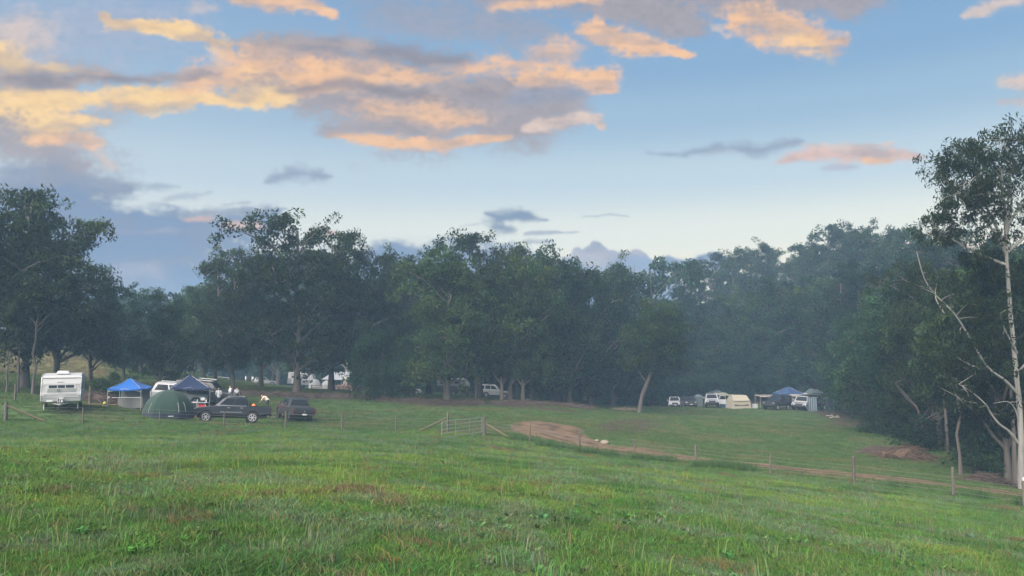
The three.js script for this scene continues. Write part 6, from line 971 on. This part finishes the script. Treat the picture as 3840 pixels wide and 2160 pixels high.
{
  const l = fence('post_and_wire_fence', [F(0, 1.0, 0.07), F(1, 1.15, 0.13), F(2, 0.95, 0.055, 0.04), F(3, 0.95, 0.05), F(4, 0.98, 0.055), F(5, 1.12, 0.07), F(6, 1.2, 0.085), F(7, 1.15, 0.06), F(8, 1.38, 0.13)], 'post and wire fence left of the gate, in front of the near camp');
  const brace = (g, a, b, r) => part('brace', rod(a, b, r, 8), LOGM, g), rel = (g, x, z, h) => [x - g.position.x, ground(x, z) + h - g.position.y, z - g.position.z];
  brace(l, rel(l, FENCE[1][0] + 0.1, FENCE[1][1], 0.95), rel(l, -28.9, -47.4, 0.06), 0.06); brace(l, rel(l, FENCE[8][0] - 0.1, FENCE[8][1], 0.95), rel(l, -6.6, -54.7, 0.08), 0.055);
  const r = fence('post_and_wire_fence', [F(9, 1.3, 0.15), F(10, 1.12, 0.085), F(11, 1.2, 0.09), F(12, 1.2, 0.075), F(13, 1.25, 0.085), F(14, 1.12, 0.075), F(15, 1.4, 0.1), F(16, 1.4, 0.09), F(17, 1.2, 0.08), F(18, 1.2, 0.08)], 'post and wire fence running right from the gate along the dirt track');
  brace(r, rel(r, FENCE[9][0] + 0.1, FENCE[9][1], 0.85), rel(r, -0.15, -52.9, 0.05), 0.06);
  // back corner posts behind the left end
  const [bx, bz] = at(52, 54), b = group('old_fence_posts', bx, bz); [[0, 0, 1.15, 0.07], [1.4, -1.2, 1.0, 0.08], [3.4, -3.4, 1.3, 0.1]].forEach(([x, z, h, q], i) => { const o = part('post', postGeo(h, q, 950 + i), WOODM, b); o.position.set(x, ground(bx + x, bz + z) - b.position.y, z); }); tag(b, 'short run of old grey posts left of the white caravan', 'fence');
  // the farm gate, hung on the right post and swung towards the viewer
  const H = [-2.12, -54.2], E = [-4.68, -51.2], g = group('farm_gate', ...H), L = Math.hypot(E[0] - H[0], E[1] - H[1]), ux = (E[0] - H[0]) / L, uz = (E[1] - H[1]) / L, gy = Math.max(0.02, ground(...E) - ground(...H) + 0.03), T = 1.02, galv = mat(0.28, 0.3, 0.31, 0.5, { metalness: 0.35 });
  const Q = (t, y) => [ux * L * t, gy + y, uz * L * t];
  part('frame', merge(pipe([Q(0, 0), Q(0.5, 0), Q(0.985, 0), Q(1, 0.03), Q(1, 0.5), Q(1, T - 0.06), Q(0.985, T), Q(0.5, T), Q(0, T)], 0.024, 60), rod(Q(0, 0), Q(0, T), 0.024)), galv, g);
  for (let k = 1; k < 4; k++) part('rail', rod(Q(0, (k * T) / 4), Q(1, (k * T) / 4), 0.019), galv, g);
  for (const t of [0.33, 0.67]) part('stay', rod(Q(t, 0), Q(t, T), 0.013), galv, g);
  for (const y of [0.2, 0.82]) part('hinge', rod([0, gy + y, 0], [FENCE[9][0] - H[0], gy + y, FENCE[9][1] - H[1]], 0.02), STEEL, g);
  tag(g, 'galvanised five-rail farm gate standing ajar in the middle of the fence', 'gate');
}
{ // low log rail by the far awning
  const [x0, z0] = at(1165, 112), [x1, z1] = at(1325, 110), g = group('log_rail', x0, z0), y = (x, z) => ground(x, z) - g.position.y;
  for (let i = 0; i <= 4; i++) { const x = mix(x0, x1, i / 4), z = mix(z0, z1, i / 4); part('post', rod([x - x0, y(x, z) - 0.2, z - z0], [x - x0, y(x, z) + 0.75, z - z0], 0.07), WOODM, g); }
  for (const h of [0.35, 0.65]) part('rail', rod([0, y(x0, z0) + h, 0], [x1 - x0, y(x1, z1) + h, z1 - z0], 0.05), LOGM, g); tag(g, 'low two-rail log barrier in front of the white awning', 'fence');
  const [sx, sz] = at(1298, 119), s = group('notice_board', sx, sz, 0.1); for (const q of [-0.3, 0.3]) part('post', rod([q, -0.2, 0], [q, 2.5, 0], 0.05), LOGM, s); part('board', box(0.75, 0.55, 0.03, 0, 2.2, 0.07), PLATE, s); part('frame', merge(box(0.8, 0.05, 0.05, 0, 2.5, 0.06), box(0.8, 0.05, 0.05, 0, 1.9, 0.06), box(0.05, 0.64, 0.05, -0.4, 2.2, 0.06), box(0.05, 0.64, 0.05, 0.4, 2.2, 0.06)), LOGM, s); tag(s, 'blank white board on two posts in front of the maroon wagon', 'board');
}
{ // white sign on the fence at the right edge
  const [x, z] = at(3850, 38.4), g = group('sign', x, z, -0.15); part('panel', box(0.62, 0.66, 0.03, 0, 0.86, 0, 0.01), mat(0.66, 0.7, 0.76, 0.5), g); part('post', rod([0, -0.3, -0.05], [0, 1.25, -0.05], 0.035), STEEL, g); part('red_tab', box(0.3, 0.05, 0.02, -0.05, 1.22, 0.01), RED, g); for (const y of [0.7, 0.82, 0.94]) part('printed_line', box(0.5, 0.012, 0.004, 0, y, 0.018, 0.001), mat(0.3, 0.34, 0.42, 0.6), g); tag(g, 'white sign on a post at the right edge beside the track', 'sign');
}

// ---------------------------------------------------------------- people
function blob(bones, k, cells) { // bones: [ax, ay, az, bx, by, bz, ra, rb], joined smoothly and meshed
  let lo = [9, 9, 9], hi = [-9, -9, -9];
  for (const b of bones) for (let c = 0; c < 3; c++) { lo[c] = Math.min(lo[c], b[c] - b[6], b[c + 3] - b[7]); hi[c] = Math.max(hi[c], b[c] + b[6], b[c + 3] + b[7]); }
  const mid = lo.map((v, c) => (v + hi[c]) / 2), half = Math.max(...lo.map((v, c) => (hi[c] - v) / 2)) * 1.12 + 0.02, n = cells, mc = new MarchingCubes(n, undefined, false, false, 60000);
  mc.isolation = 0; let q = 0;
  for (let z = 0; z < n; z++) for (let y = 0; y < n; y++) for (let x = 0; x < n; x++, q++) {
    const X = mid[0] + ((x - n / 2) / (n / 2)) * half, Y = mid[1] + ((y - n / 2) / (n / 2)) * half, Z = mid[2] + ((z - n / 2) / (n / 2)) * half;
    let d = 9; for (const b of bones) { const dx = b[3] - b[0], dy = b[4] - b[1], dz = b[5] - b[2], px = X - b[0], py = Y - b[1], pz = Z - b[2], t = clamp((px * dx + py * dy + pz * dz) / (dx * dx + dy * dy + dz * dz || 1)), e = Math.hypot(px - dx * t, py - dy * t, pz - dz * t) - mix(b[6], b[7], t), h = clamp(0.5 + (0.5 * (d - e)) / k); d = mix(d, e, h) - k * h * (1 - h); }
    mc.field[q] = -d;
  }
  mc.update();
  const g = new THREE.BufferGeometry(), c = mc.count, P = new Float32Array(c * 3);
  for (let i = 0; i < c; i++) for (let a = 0; a < 3; a++) P[i * 3 + a] = mid[a] + mc.positionArray[i * 3 + a] * half;
  g.setAttribute('position', new THREE.BufferAttribute(P, 3)); g.setAttribute('normal', new THREE.BufferAttribute(mc.normalArray.slice(0, c * 3), 3));
  return g;
}
function figure(J) { // J: joints of one pose, metres; builds body, clothes, hair
  const B = (a, b, ra, rb) => [...J[a], ...J[b], ra, rb], hand = (w, e) => { // palm and five bent fingers hanging on past the wrist
    const W = V(...J[w]), D = W.clone().sub(V(...J[e])).normalize(), S = V(0, 0, 1).cross(D).lengthSq() > 0.1 ? V(0, 0, 1) : V(1, 0, 0), N = D.clone().cross(S).normalize(), A = N.clone().cross(D).normalize(), out = [];
    const pt = (d, s, n) => W.clone().addScaledVector(D, d).addScaledVector(A, s).addScaledVector(N, n).toArray();
    for (const s of [-0.022, 0, 0.022]) out.push([...pt(0, s * 0.6, 0), ...pt(0.085, s * 1.2, 0), 0.02, 0.017]);
    [[-0.034, 0.055], [-0.012, 0.072], [0.012, 0.068], [0.033, 0.056]].forEach(([s, l]) => { out.push([...pt(0.085, s, 0), ...pt(0.085 + l * 0.55, s * 1.1, 0.01), 0.01, 0.009], [...pt(0.085 + l * 0.55, s * 1.1, 0.01), ...pt(0.085 + l, s * 1.12, 0.032), 0.009, 0.008]); });
    out.push([...pt(0.025, -0.03, 0), ...pt(0.06, -0.058, 0.015), 0.012, 0.01], [...pt(0.06, -0.058, 0.015), ...pt(0.09, -0.06, 0.03), 0.01, 0.009]); return out;
  };
  const head = J.head, face = J.face, up = J.up ?? [0, 1, 0], sd = V(...up).cross(V(...face)).normalize(), hp = (f, u, s) => [0, 1, 2].map((i) => head[i] + face[i] * f + up[i] * u + sd.getComponent(i) * s);
  const skull = [[...hp(-0.012, 0.03, 0), ...hp(0.012, 0.02, 0), 0.088, 0.085], [...hp(0.03, -0.02, 0), ...hp(0.045, -0.085, 0), 0.062, 0.036], [...hp(0.088, -0.005, 0), ...hp(0.108, -0.035, 0), 0.012, 0.015], [...hp(0.085, -0.075, -0.02), ...hp(0.085, -0.075, 0.02), 0.012, 0.012], ...[-1, 1].map((s) => [...hp(0, 0.015, s * 0.086), ...hp(-0.008, -0.025, s * 0.088), 0.017, 0.013])];
  const limbs = ['L', 'R'].flatMap((s) => [B('sh' + s, 'el' + s, 0.05, 0.04), B('el' + s, 'wr' + s, 0.039, 0.027), B('hip' + s, 'kn' + s, 0.085, 0.056), B('kn' + s, 'an' + s, 0.054, 0.036), B('an' + s, 'toe' + s, 0.036, 0.03)]);
  const trunk = [B('pelvis', 'chest', 0.125, 0.13), B('hipL', 'hipR', 0.1, 0.1), B('shL', 'shR', 0.072, 0.072), [...J.chest, ...J.neck, 0.12, 0.06], [...J.neck, ...head, 0.052, 0.052]];
  const body = merge(blob([...trunk, ...limbs], 0.05, 78), blob(skull, 0.02, 46), blob(hand('wrL', 'elL'), 0.008, 44), blob(hand('wrR', 'elR'), 0.008, 44));
  const fat = (b, e) => [...b.slice(0, 6), b[6] + e, b[7] + e], half = (b, t) => { const m = [0, 1, 2].map((i) => mix(b[i], b[i + 3], t)); return [b[0], b[1], b[2], ...m, b[6], mix(b[6], b[7], t)]; };
  const shirt = blob([...trunk.slice(0, 3), [...J.chest, ...[0, 1, 2].map((i) => mix(J.chest[i], J.neck[i], 0.75)), 0.12, 0.075], ...['L', 'R'].map((s) => half(B('sh' + s, 'el' + s, 0.056, 0.05), 0.85))].map((b) => fat(b, 0.022)), 0.05, 64);
  const pants = (t) => blob([[...J.pelvis, ...J.pelvis, 0.13, 0.13], B('hipL', 'hipR', 0.105, 0.105), ...['L', 'R'].flatMap((s) => (t > 1 ? [B('hip' + s, 'kn' + s, 0.09, 0.065), half(B('kn' + s, 'an' + s, 0.064, 0.05), t - 1)] : [half(B('hip' + s, 'kn' + s, 0.095, 0.075), t)]))].map((b) => fat(b, 0.016)), 0.04, 64);
  const hairOf = (long) => blob([[...hp(-0.03, 0.045, 0), ...hp(0.0, 0.06, 0), 0.086, 0.08], [...hp(-0.055, 0.0, 0), ...hp(-0.06, long ? -0.17 : -0.04, 0), 0.07, long ? 0.05 : 0.045]], 0.03, 40);
  const shoes = blob(['L', 'R'].map((s) => fat(B('an' + s, 'toe' + s, 0.04, 0.036), 0.01)), 0.01, 48), eyes = [-1, 1].map((s) => new THREE.SphereGeometry(0.011, 8, 6).translate(...hp(0.084, 0.008, s * 0.033)));
  return { body, shirt, shorts: pants(0.92), trousers: pants(1.9), short: hairOf(false), long: hairOf(true), shoes, eyes };
}
const STAND = { pelvis: [0, 0.93, 0], chest: [0.01, 1.26, 0], neck: [0, 1.47, 0], head: [0.02, 1.6, 0], face: [1, 0, 0], shL: [0, 1.4, 0.17], shR: [0, 1.4, -0.17], elL: [-0.03, 1.12, 0.24], elR: [0.05, 1.13, -0.24], wrL: [0.08, 0.89, 0.25], wrR: [0.22, 1.0, -0.16], hipL: [0, 0.9, 0.09], hipR: [0, 0.9, -0.09], knL: [0.03, 0.49, 0.1], knR: [-0.01, 0.49, -0.11], anL: [0, 0.08, 0.11], anR: [-0.05, 0.08, -0.12], toeL: [0.16, 0.035, 0.14], toeR: [0.11, 0.035, -0.15] };
const BEND = { pelvis: [0, 0.9, 0], chest: [0.24, 1.12, 0], neck: [0.38, 1.22, 0], head: [0.5, 1.24, 0], face: [0.72, -0.69, 0], up: [0.69, 0.72, 0], shL: [0.33, 1.16, 0.17], shR: [0.33, 1.16, -0.17], elL: [0.48, 0.94, 0.16], elR: [0.5, 0.95, -0.16], wrL: [0.66, 0.78, 0.05], wrR: [0.68, 0.8, -0.05], hipL: [0, 0.87, 0.09], hipR: [0, 0.87, -0.09], knL: [0.1, 0.48, 0.12], knR: [0.0, 0.48, -0.12], anL: [0.05, 0.08, 0.14], anR: [-0.14, 0.08, -0.14], toeL: [0.21, 0.035, 0.17], toeR: [0.02, 0.035, -0.17] };
const SIT = { pelvis: [0, 0.5, 0], chest: [0.02, 0.83, 0], neck: [0.03, 1.04, 0], head: [0.06, 1.17, 0], face: [1, 0, 0], shL: [0.02, 0.97, 0.17], shR: [0.02, 0.97, -0.17], elL: [0.08, 0.71, 0.23], elR: [0.1, 0.71, -0.23], wrL: [0.3, 0.64, 0.14], wrR: [0.3, 0.64, -0.14], hipL: [0.02, 0.48, 0.09], hipR: [0.02, 0.48, -0.09], knL: [0.44, 0.5, 0.12], knR: [0.44, 0.5, -0.12], anL: [0.42, 0.08, 0.12], anR: [0.42, 0.08, -0.12], toeL: [0.58, 0.035, 0.14], toeR: [0.58, 0.035, -0.14] };
const BODY = { stand: figure(STAND), bend: figure(BEND), sit: figure(SIT) }, SKIN = mat(0.42, 0.26, 0.19, 0.6), CLOTHES = { white: mat(0.68, 0.69, 0.72, 0.9), cream: mat(0.6, 0.55, 0.47, 0.9), pale: mat(0.5, 0.55, 0.62, 0.9), dark: mat(0.03, 0.032, 0.04, 0.9), denim: mat(0.05, 0.07, 0.12, 0.9), khaki: mat(0.2, 0.17, 0.11, 0.9), red: mat(0.32, 0.03, 0.03, 0.9) }, HAIR = { brown: mat(0.04, 0.025, 0.016, 0.8), fair: mat(0.26, 0.17, 0.09, 0.8), black: mat(0.012, 0.01, 0.01, 0.8) };
function person(px, d, turn, h, pose, top, low, hair, label, o = {}) {
  const [x, z] = at(px, d), g = group('person', x, z, turn), P = BODY[pose]; g.scale.setScalar(h / 1.72);
  part('body', P.body, SKIN, g); part('shirt', P.shirt, CLOTHES[top], g); part(o.shorts ? 'shorts' : 'trousers', o.shorts ? P.shorts : P.trousers, CLOTHES[low], g); part('hair', o.long ? P.long : P.short, HAIR[hair], g); part('shoes', P.shoes, CLOTHES.dark, g); P.eyes.forEach((e) => part('eye', e, BLACK, g));
  return tag(g, label, 'person');
}
person(817, 67.5, 2.2, 1.62, 'stand', 'white', 'denim', 'fair', 'fair-haired person in white shirt standing left of two others behind the navy ute');
person(861, 69, -2.6, 1.74, 'stand', 'white', 'dark', 'brown', 'tall long-haired person in white top, left of the pair behind the navy ute', { long: true });
person(885, 69.3, -0.5, 1.6, 'stand', 'white', 'dark', 'black', 'dark-haired person in white shirt, right of the pair behind the navy ute');
const stoker = person(1003, 68.5, Math.PI, 1.78, 'bend', 'cream', 'dark', 'fair', 'person in cream shirt bending over beside the fire pit with a stick', { shorts: true });
{ // the stick he holds
  const [x, z] = at(1003, 68.5), g = group('stick', x, z, Math.PI); part('shaft', rod([0.62, 0.86, 0], [1.55, 0.28, 0.05], 0.014), LOGM, g); tag(g, 'thin stick held by the bending person towards the fire', 'stick');
}
person(918, 158, 0.6, 1.75, 'stand', 'white', 'khaki', 'brown', 'distant person in white standing at far left of the group under the trees', { shorts: true });
person(931, 159, 2.8, 1.7, 'stand', 'dark', 'dark', 'black', 'distant person in dark clothes beside the one in white');
person(943, 156, -2.0, 1.72, 'stand', 'pale', 'khaki', 'fair', 'distant person in pale shirt, right of the far group', { shorts: true });
person(945, 141, -1.6, 1.15, 'stand', 'pale', 'dark', 'fair', 'child in pale top and dark shorts alone on the far grass', { shorts: true });
{ // fire pit with a fire in it
  const [x, z] = at(948, 67.5), g = group('fire_pit', x, z, 0.3), iron = mat(0.02, 0.018, 0.016, 0.85);
  const wall = (a, b) => slab([[a[0] * 0.8, 0.16, a[1] * 0.8], [b[0] * 0.8, 0.16, b[1] * 0.8], [b[0], 0.5, b[1]], [a[0], 0.5, a[1]]], 0.012), c = [[-0.32, 0.28], [0.32, 0.28], [0.32, -0.28], [-0.32, -0.28]];
  c.forEach((a, i) => { part('side_plate', wall(a, c[(i + 1) % 4]), iron, g); part('leg', rod([a[0] * 0.85, -0.05, a[1] * 0.85], [a[0] * 0.82, 0.2, a[1] * 0.82], 0.018), iron, g); });
  part('floor_plate', box(0.5, 0.02, 0.44, 0, 0.17, 0), iron, g); part('poker', rod([0.2, 0.4, 0], [0.62, 0.68, 0.1], 0.012), iron, g);
  for (const [a, b] of [[[-0.2, 0.4, 0.05], [0.2, 0.46, -0.05]], [[-0.15, 0.46, -0.1], [0.18, 0.42, 0.12]]]) part('log', rod(a, b, 0.045), mat(0.03, 0.02, 0.015, 0.95), g);
  tag(g, 'black iron fire pit burning behind the bed of the navy ute', 'fire pit');
  const fl = new THREE.MeshStandardMaterial({ color: 0x220800, emissive: new THREE.Color().setRGB(1.0, 0.2, 0.045), emissiveIntensity: 1.1, roughness: 1 }), f = group('flame', x, z, 0.3);
  [[0.02, 0.46, 0.22, 0.09], [0.1, 0.45, 0.16, 0.07], [-0.06, 0.46, 0.13, 0.07]].forEach(([fx, y, h, r]) => { const q = new THREE.LatheGeometry([[0.001, 0], [r * 0.8, 0.02], [r, h * 0.3], [r * 0.6, h * 0.65], [0.002, h]].map(([a, b]) => new THREE.Vector2(a, b)), 10); q.translate(fx, y, 0.02); part('tongue', q, fl, f); });
  const lamp = new THREE.PointLight(0xff6a28, 0.22); lamp.position.set(0.02, 0.78, 0.05); lamp.castShadow = true; lamp.shadow.radius = 5; lamp.name = 'fire_light'; f.add(lamp); tag(f, 'orange flames rising from the black fire pit', 'fire');
}
{ // camp table, stove and chairs by the green tent
  const [x, z] = at(753, 63.5), g = group('camp_table', x, z, -0.15); part('top', box(1.1, 0.035, 0.6, 0, 0.8, 0, 0.01), WHITE, g); for (const [a, b] of [[-0.5, 0.26], [0.5, 0.26], [0.5, -0.26], [-0.5, -0.26]]) part('leg', rod([a, -0.05, b], [a * 0.94, 0.79, b * 0.94], 0.016), STEEL, g); tag(g, 'white folding camp table beside the green tent', 'table');
  const item = (name, dx, dz, geo, m, label, cat) => { const o = group(name, x + dx, z + dz); o.position.y = g.position.y + 0.82; part('body', geo, m, o); return tag(o, label, cat); };
  const s = item('camp_stove', 0.05, 0, box(0.34, 0.16, 0.28, 0, 0.085, 0, 0.02), PLASTIC, 'dark camp stove in the middle of the white table', 'stove'); part('lid', box(0.34, 0.24, 0.02, 0, 0.26, -0.13), WHITE, s);
  const bottle = (h, r) => new THREE.LatheGeometry([[0, 0], [r, 0], [r, h * 0.62], [r * 0.35, h * 0.78], [r * 0.35, h], [0, h]].map(([a, b]) => new THREE.Vector2(a, b)), 12);
  item('bottle', -0.3, 0.08, bottle(0.3, 0.045), mat(0.5, 0.55, 0.58, 0.2), 'pale bottle at the left of the white table', 'bottle'); item('bottle', 0.38, -0.05, bottle(0.26, 0.04), mat(0.7, 0.7, 0.68, 0.3), 'white bottle at the right end of the white table', 'bottle');
  const b2 = group('side_table', ...at(716, 62.5), 0.1); part('top', box(1.0, 0.04, 0.5, 0, 0.88, 0, 0.01), WHITE, b2); for (const [a, b] of [[-0.45, 0.2], [0.45, 0.2], [0.45, -0.2], [-0.45, -0.2]]) part('leg', rod([a, -0.05, b], [a, 0.87, b], 0.016), STEEL, b2); tag(b2, 'long white table top showing just above the green tent', 'table');
  const chair = (px, d, turn, m, name, label) => { const c = group(name, ...at(px, d), turn); part('seat', sheet((u, v) => [mix(-0.26, 0.26, u), 0.42 - 0.05 * Math.sin(Math.PI * u), mix(-0.24, 0.24, v)], 6, 4), m, c); part('backrest', sheet((u, v) => [mix(-0.27, 0.27, u), mix(0.42, 0.98, v), -0.25 - 0.12 * v - 0.04 * Math.sin(Math.PI * u)], 6, 4), m, c); for (const s of [-1, 1]) { part('leg', rod([s * 0.28, -0.03, 0.28], [s * 0.28, 0.64, -0.26], 0.014), STEEL, c); part('leg', rod([s * 0.28, -0.03, -0.28], [s * 0.28, 0.62, 0.26], 0.014), STEEL, c); part('back_post', rod([s * 0.28, 0.4, -0.25], [s * 0.28, 1.0, -0.38], 0.014), STEEL, c); part('armrest', box(0.05, 0.03, 0.5, s * 0.28, 0.64, 0), PLASTIC, c); } return tag(c, label, 'chair'); };
  chair(722, 60.8, 0.5, cloth(0.02, 0.02, 0.025), 'camp_chair', 'black folding camp chair against the green tent');
  const rd = chair(750, 60, 0.1, cloth(0.42, 0.02, 0.025), 'camp_chair', 'red folding camp chair in front of the white table');
  part('red_cover', sheet((u, v) => [mix(-0.3, 0.3, u), mix(0.1, 0.72, v), 0.3 + 0.02 * Math.sin(u * 12)], 8, 3), cloth(0.45, 0.025, 0.03), rd);
}
{ // small things lying about
  const a = group('plastic_jug', ...at(389, 57), 0.4); part('jug', hull([[-0.1, 0.08, 0.07], [0.1, 0.08, 0.07], [0.1, 0.08, -0.07], [-0.1, 0.08, -0.07], [-0.04, 0.32, 0.04], [0.06, 0.32, -0.04]], 0.03), mat(0.62, 0.62, 0.06, 0.5), a); part('tray', box(0.36, 0.04, 0.26, 0.03, 0.03, 0.03), WHITE, a); tag(a, 'yellow plastic jug on a white tray in the grass right of the caravan', 'jug');
  const rock = (px, d, r, sd, label) => { const g = new THREE.IcosahedronGeometry(r, 2), p = g.attributes.position; for (let i = 0; i < p.count; i++) { const k = 0.75 + 0.5 * fbm(p.getX(i) / r + sd, p.getY(i) / r + p.getZ(i) / r * 1.3, 2); p.setXYZ(i, p.getX(i) * k * 1.3, p.getY(i) * k * 0.7, p.getZ(i) * k); } g.computeVertexNormals(); const [x, z] = at(px, d), o = part(numbered('boulder'), g, mat(0.24, 0.2, 0.155, 0.95), scene); o.position.set(x, ground(x, z) + r * 0.25, z); tag(o, label, 'rock'); };
  rock(2266, 54.4, 0.24, 3, 'pale boulder beside the dirt track right of the gate'); rock(2238, 55, 0.14, 8, 'small stone left of the pale boulder by the track');
  const logs = (px, d, turn, l, r, m, label, bends = 0.15) => { const g = group('fallen_branch', ...at(px, d), turn); part('branch', pipe([[-l / 2, r * 0.7, 0], [-l / 6, r + bends * 0.3, bends], [l / 6, r + 0.02, -bends * 0.5], [l / 2, r * 1.3, bends]], r, 14, 7), m, g); part('twig', rod([l * 0.1, r, 0], [l * 0.35, r + 0.3, 0.25], r * 0.45), m, g); return tag(g, label, 'branch'); };
  const pale = mat(0.5, 0.47, 0.4, 0.95), dark = mat(0.06, 0.05, 0.04, 0.95);
  logs(3128, 94.5, 0.2, 1.3, 0.06, pale, 'pale fallen branch on the grass below the right camp'); logs(3112, 97, -0.3, 0.9, 0.04, pale, 'thin pale stick above the fallen branch below the right camp');
  logs(1018, 65, 0.3, 1.0, 0.05, dark, 'dark branch on the ground between the two near utes'); logs(1008, 66.2, 1.0, 0.8, 0.04, dark, 'dark twig pile piece left of the grey ute', 0.25);
  logs(3556, 38.4, 0.9, 0.7, 0.03, dark, 'dark stick leaning at the foot of a right fence post', 0.2); logs(2296, 48.9, 1.2, 0.5, 0.03, dark, 'short dark stake in the reeds by the track');
  logs(365, 56.5, -0.05, 3.2, 0.06, LOGM, 'long thin log lying in front of the blue gazebo'); logs(330, 62, 0.7, 2.2, 0.07, dark, 'dark pole leaning on the brown heap right of the caravan', 0.1);
  const tub = group('blue_tub', ...at(2716, 107.5), 0.1); part('tub', hull([[-0.36, 0.03, 0.22], [0.36, 0.03, 0.22], [0.36, 0.03, -0.22], [-0.36, 0.03, -0.22], [-0.42, 0.34, 0.27], [0.42, 0.34, 0.27], [0.42, 0.34, -0.27], [-0.42, 0.34, -0.27]], 0.02), mat(0.03, 0.1, 0.28, 0.5), tub); part('lid', box(0.92, 0.04, 0.62, 0, 0.39, 0), mat(0.04, 0.13, 0.33, 0.5), tub); tag(tub, 'blue storage tub beside the open door of the white ute', 'tub');
  const fr = group('camp_fridge', ...at(2832, 105.5), 0.3); part('body', box(0.62, 0.5, 0.45, 0, 0.27, 0, 0.03), WHITE, fr); part('lid', box(0.64, 0.08, 0.47, 0, 0.56, 0, 0.02), mat(0.5, 0.51, 0.52, 0.5), fr); part('handle', rod([-0.34, 0.42, 0], [-0.34, 0.42, 0.2], 0.02), PLASTIC, fr); tag(fr, 'white camp fridge right of the cream tent', 'fridge');
  const bin = group('red_drum', ...at(885, 170), 0); part('drum', new THREE.LatheGeometry([[0, 0], [0.3, 0], [0.3, 0.28], [0.32, 0.3], [0.3, 0.32], [0.3, 0.6], [0.32, 0.62], [0.3, 0.64], [0.3, 0.9], [0, 0.9]].map(([p, q]) => new THREE.Vector2(p, q)), 18), mat(0.35, 0.04, 0.02, 0.6), bin); part('lid', new THREE.CylinderGeometry(0.31, 0.31, 0.05, 18).translate(0, 0.92, 0), WHITE, bin); tag(bin, 'small red drum with white lid left of the far group', 'drum');
}
function bike(px, d, turn, k, m, label) {
  const g = group('bicycle', ...at(px, d), turn), r = 0.3; g.scale.setScalar(k);
  for (const x of [-0.5, 0.5]) { const w = new THREE.Group(); w.name = 'wheel'; w.position.set(x, r, 0); g.add(w); part('tyre', new THREE.TorusGeometry(r, 0.03, 6, 26), RUBBER, w); const sp = []; for (let i = 0; i < 8; i++) sp.push(rod([0, 0, 0], [Math.cos(i * 0.785) * r, Math.sin(i * 0.785) * r, 0], 0.005, 4)); part('spokes', merge(sp), STEEL, w); }
  part('frame', merge(rod([-0.5, r, 0], [-0.1, r, 0], 0.018), rod([-0.1, r, 0], [-0.2, 0.75, 0], 0.02), rod([-0.5, r, 0], [-0.18, 0.66, 0], 0.015), rod([-0.18, 0.68, 0], [0.36, 0.75, 0], 0.02), rod([-0.1, r, 0], [0.37, 0.7, 0], 0.022)), m, g); part('fork', rod([0.5, r, 0], [0.34, 0.86, 0], 0.018), m, g); part('handlebar', rod([0.34, 0.9, -0.26], [0.34, 0.9, 0.26], 0.014), BLACK, g); part('saddle', hull([[-0.3, 0.78, 0.06], [-0.3, 0.78, -0.06], [-0.1, 0.79, 0]], 0.03), BLACK, g); part('pedals', merge(rod([-0.1, r, -0.12], [-0.02, r - 0.12, -0.12], 0.012), rod([-0.1, r, 0.12], [-0.18, r + 0.12, 0.12], 0.012)), STEEL, g); part('kick_stand', rod([-0.2, 0.3, 0.02], [-0.25, -0.02, 0.2], 0.012), STEEL, g);
  return tag(g, label, 'bicycle');
}
bike(1720, 111.5, -0.35, 0.8, mat(0.55, 0.57, 0.6, 0.4), 'small white bicycle in front of the dark caravan, left one');
bike(1750, 111.8, 0.1, 1.05, mat(0.3, 0.28, 0.2, 0.4), 'larger bicycle in front of the dark caravan, right one');
console.log('all done');
renderer.render(scene, camera);
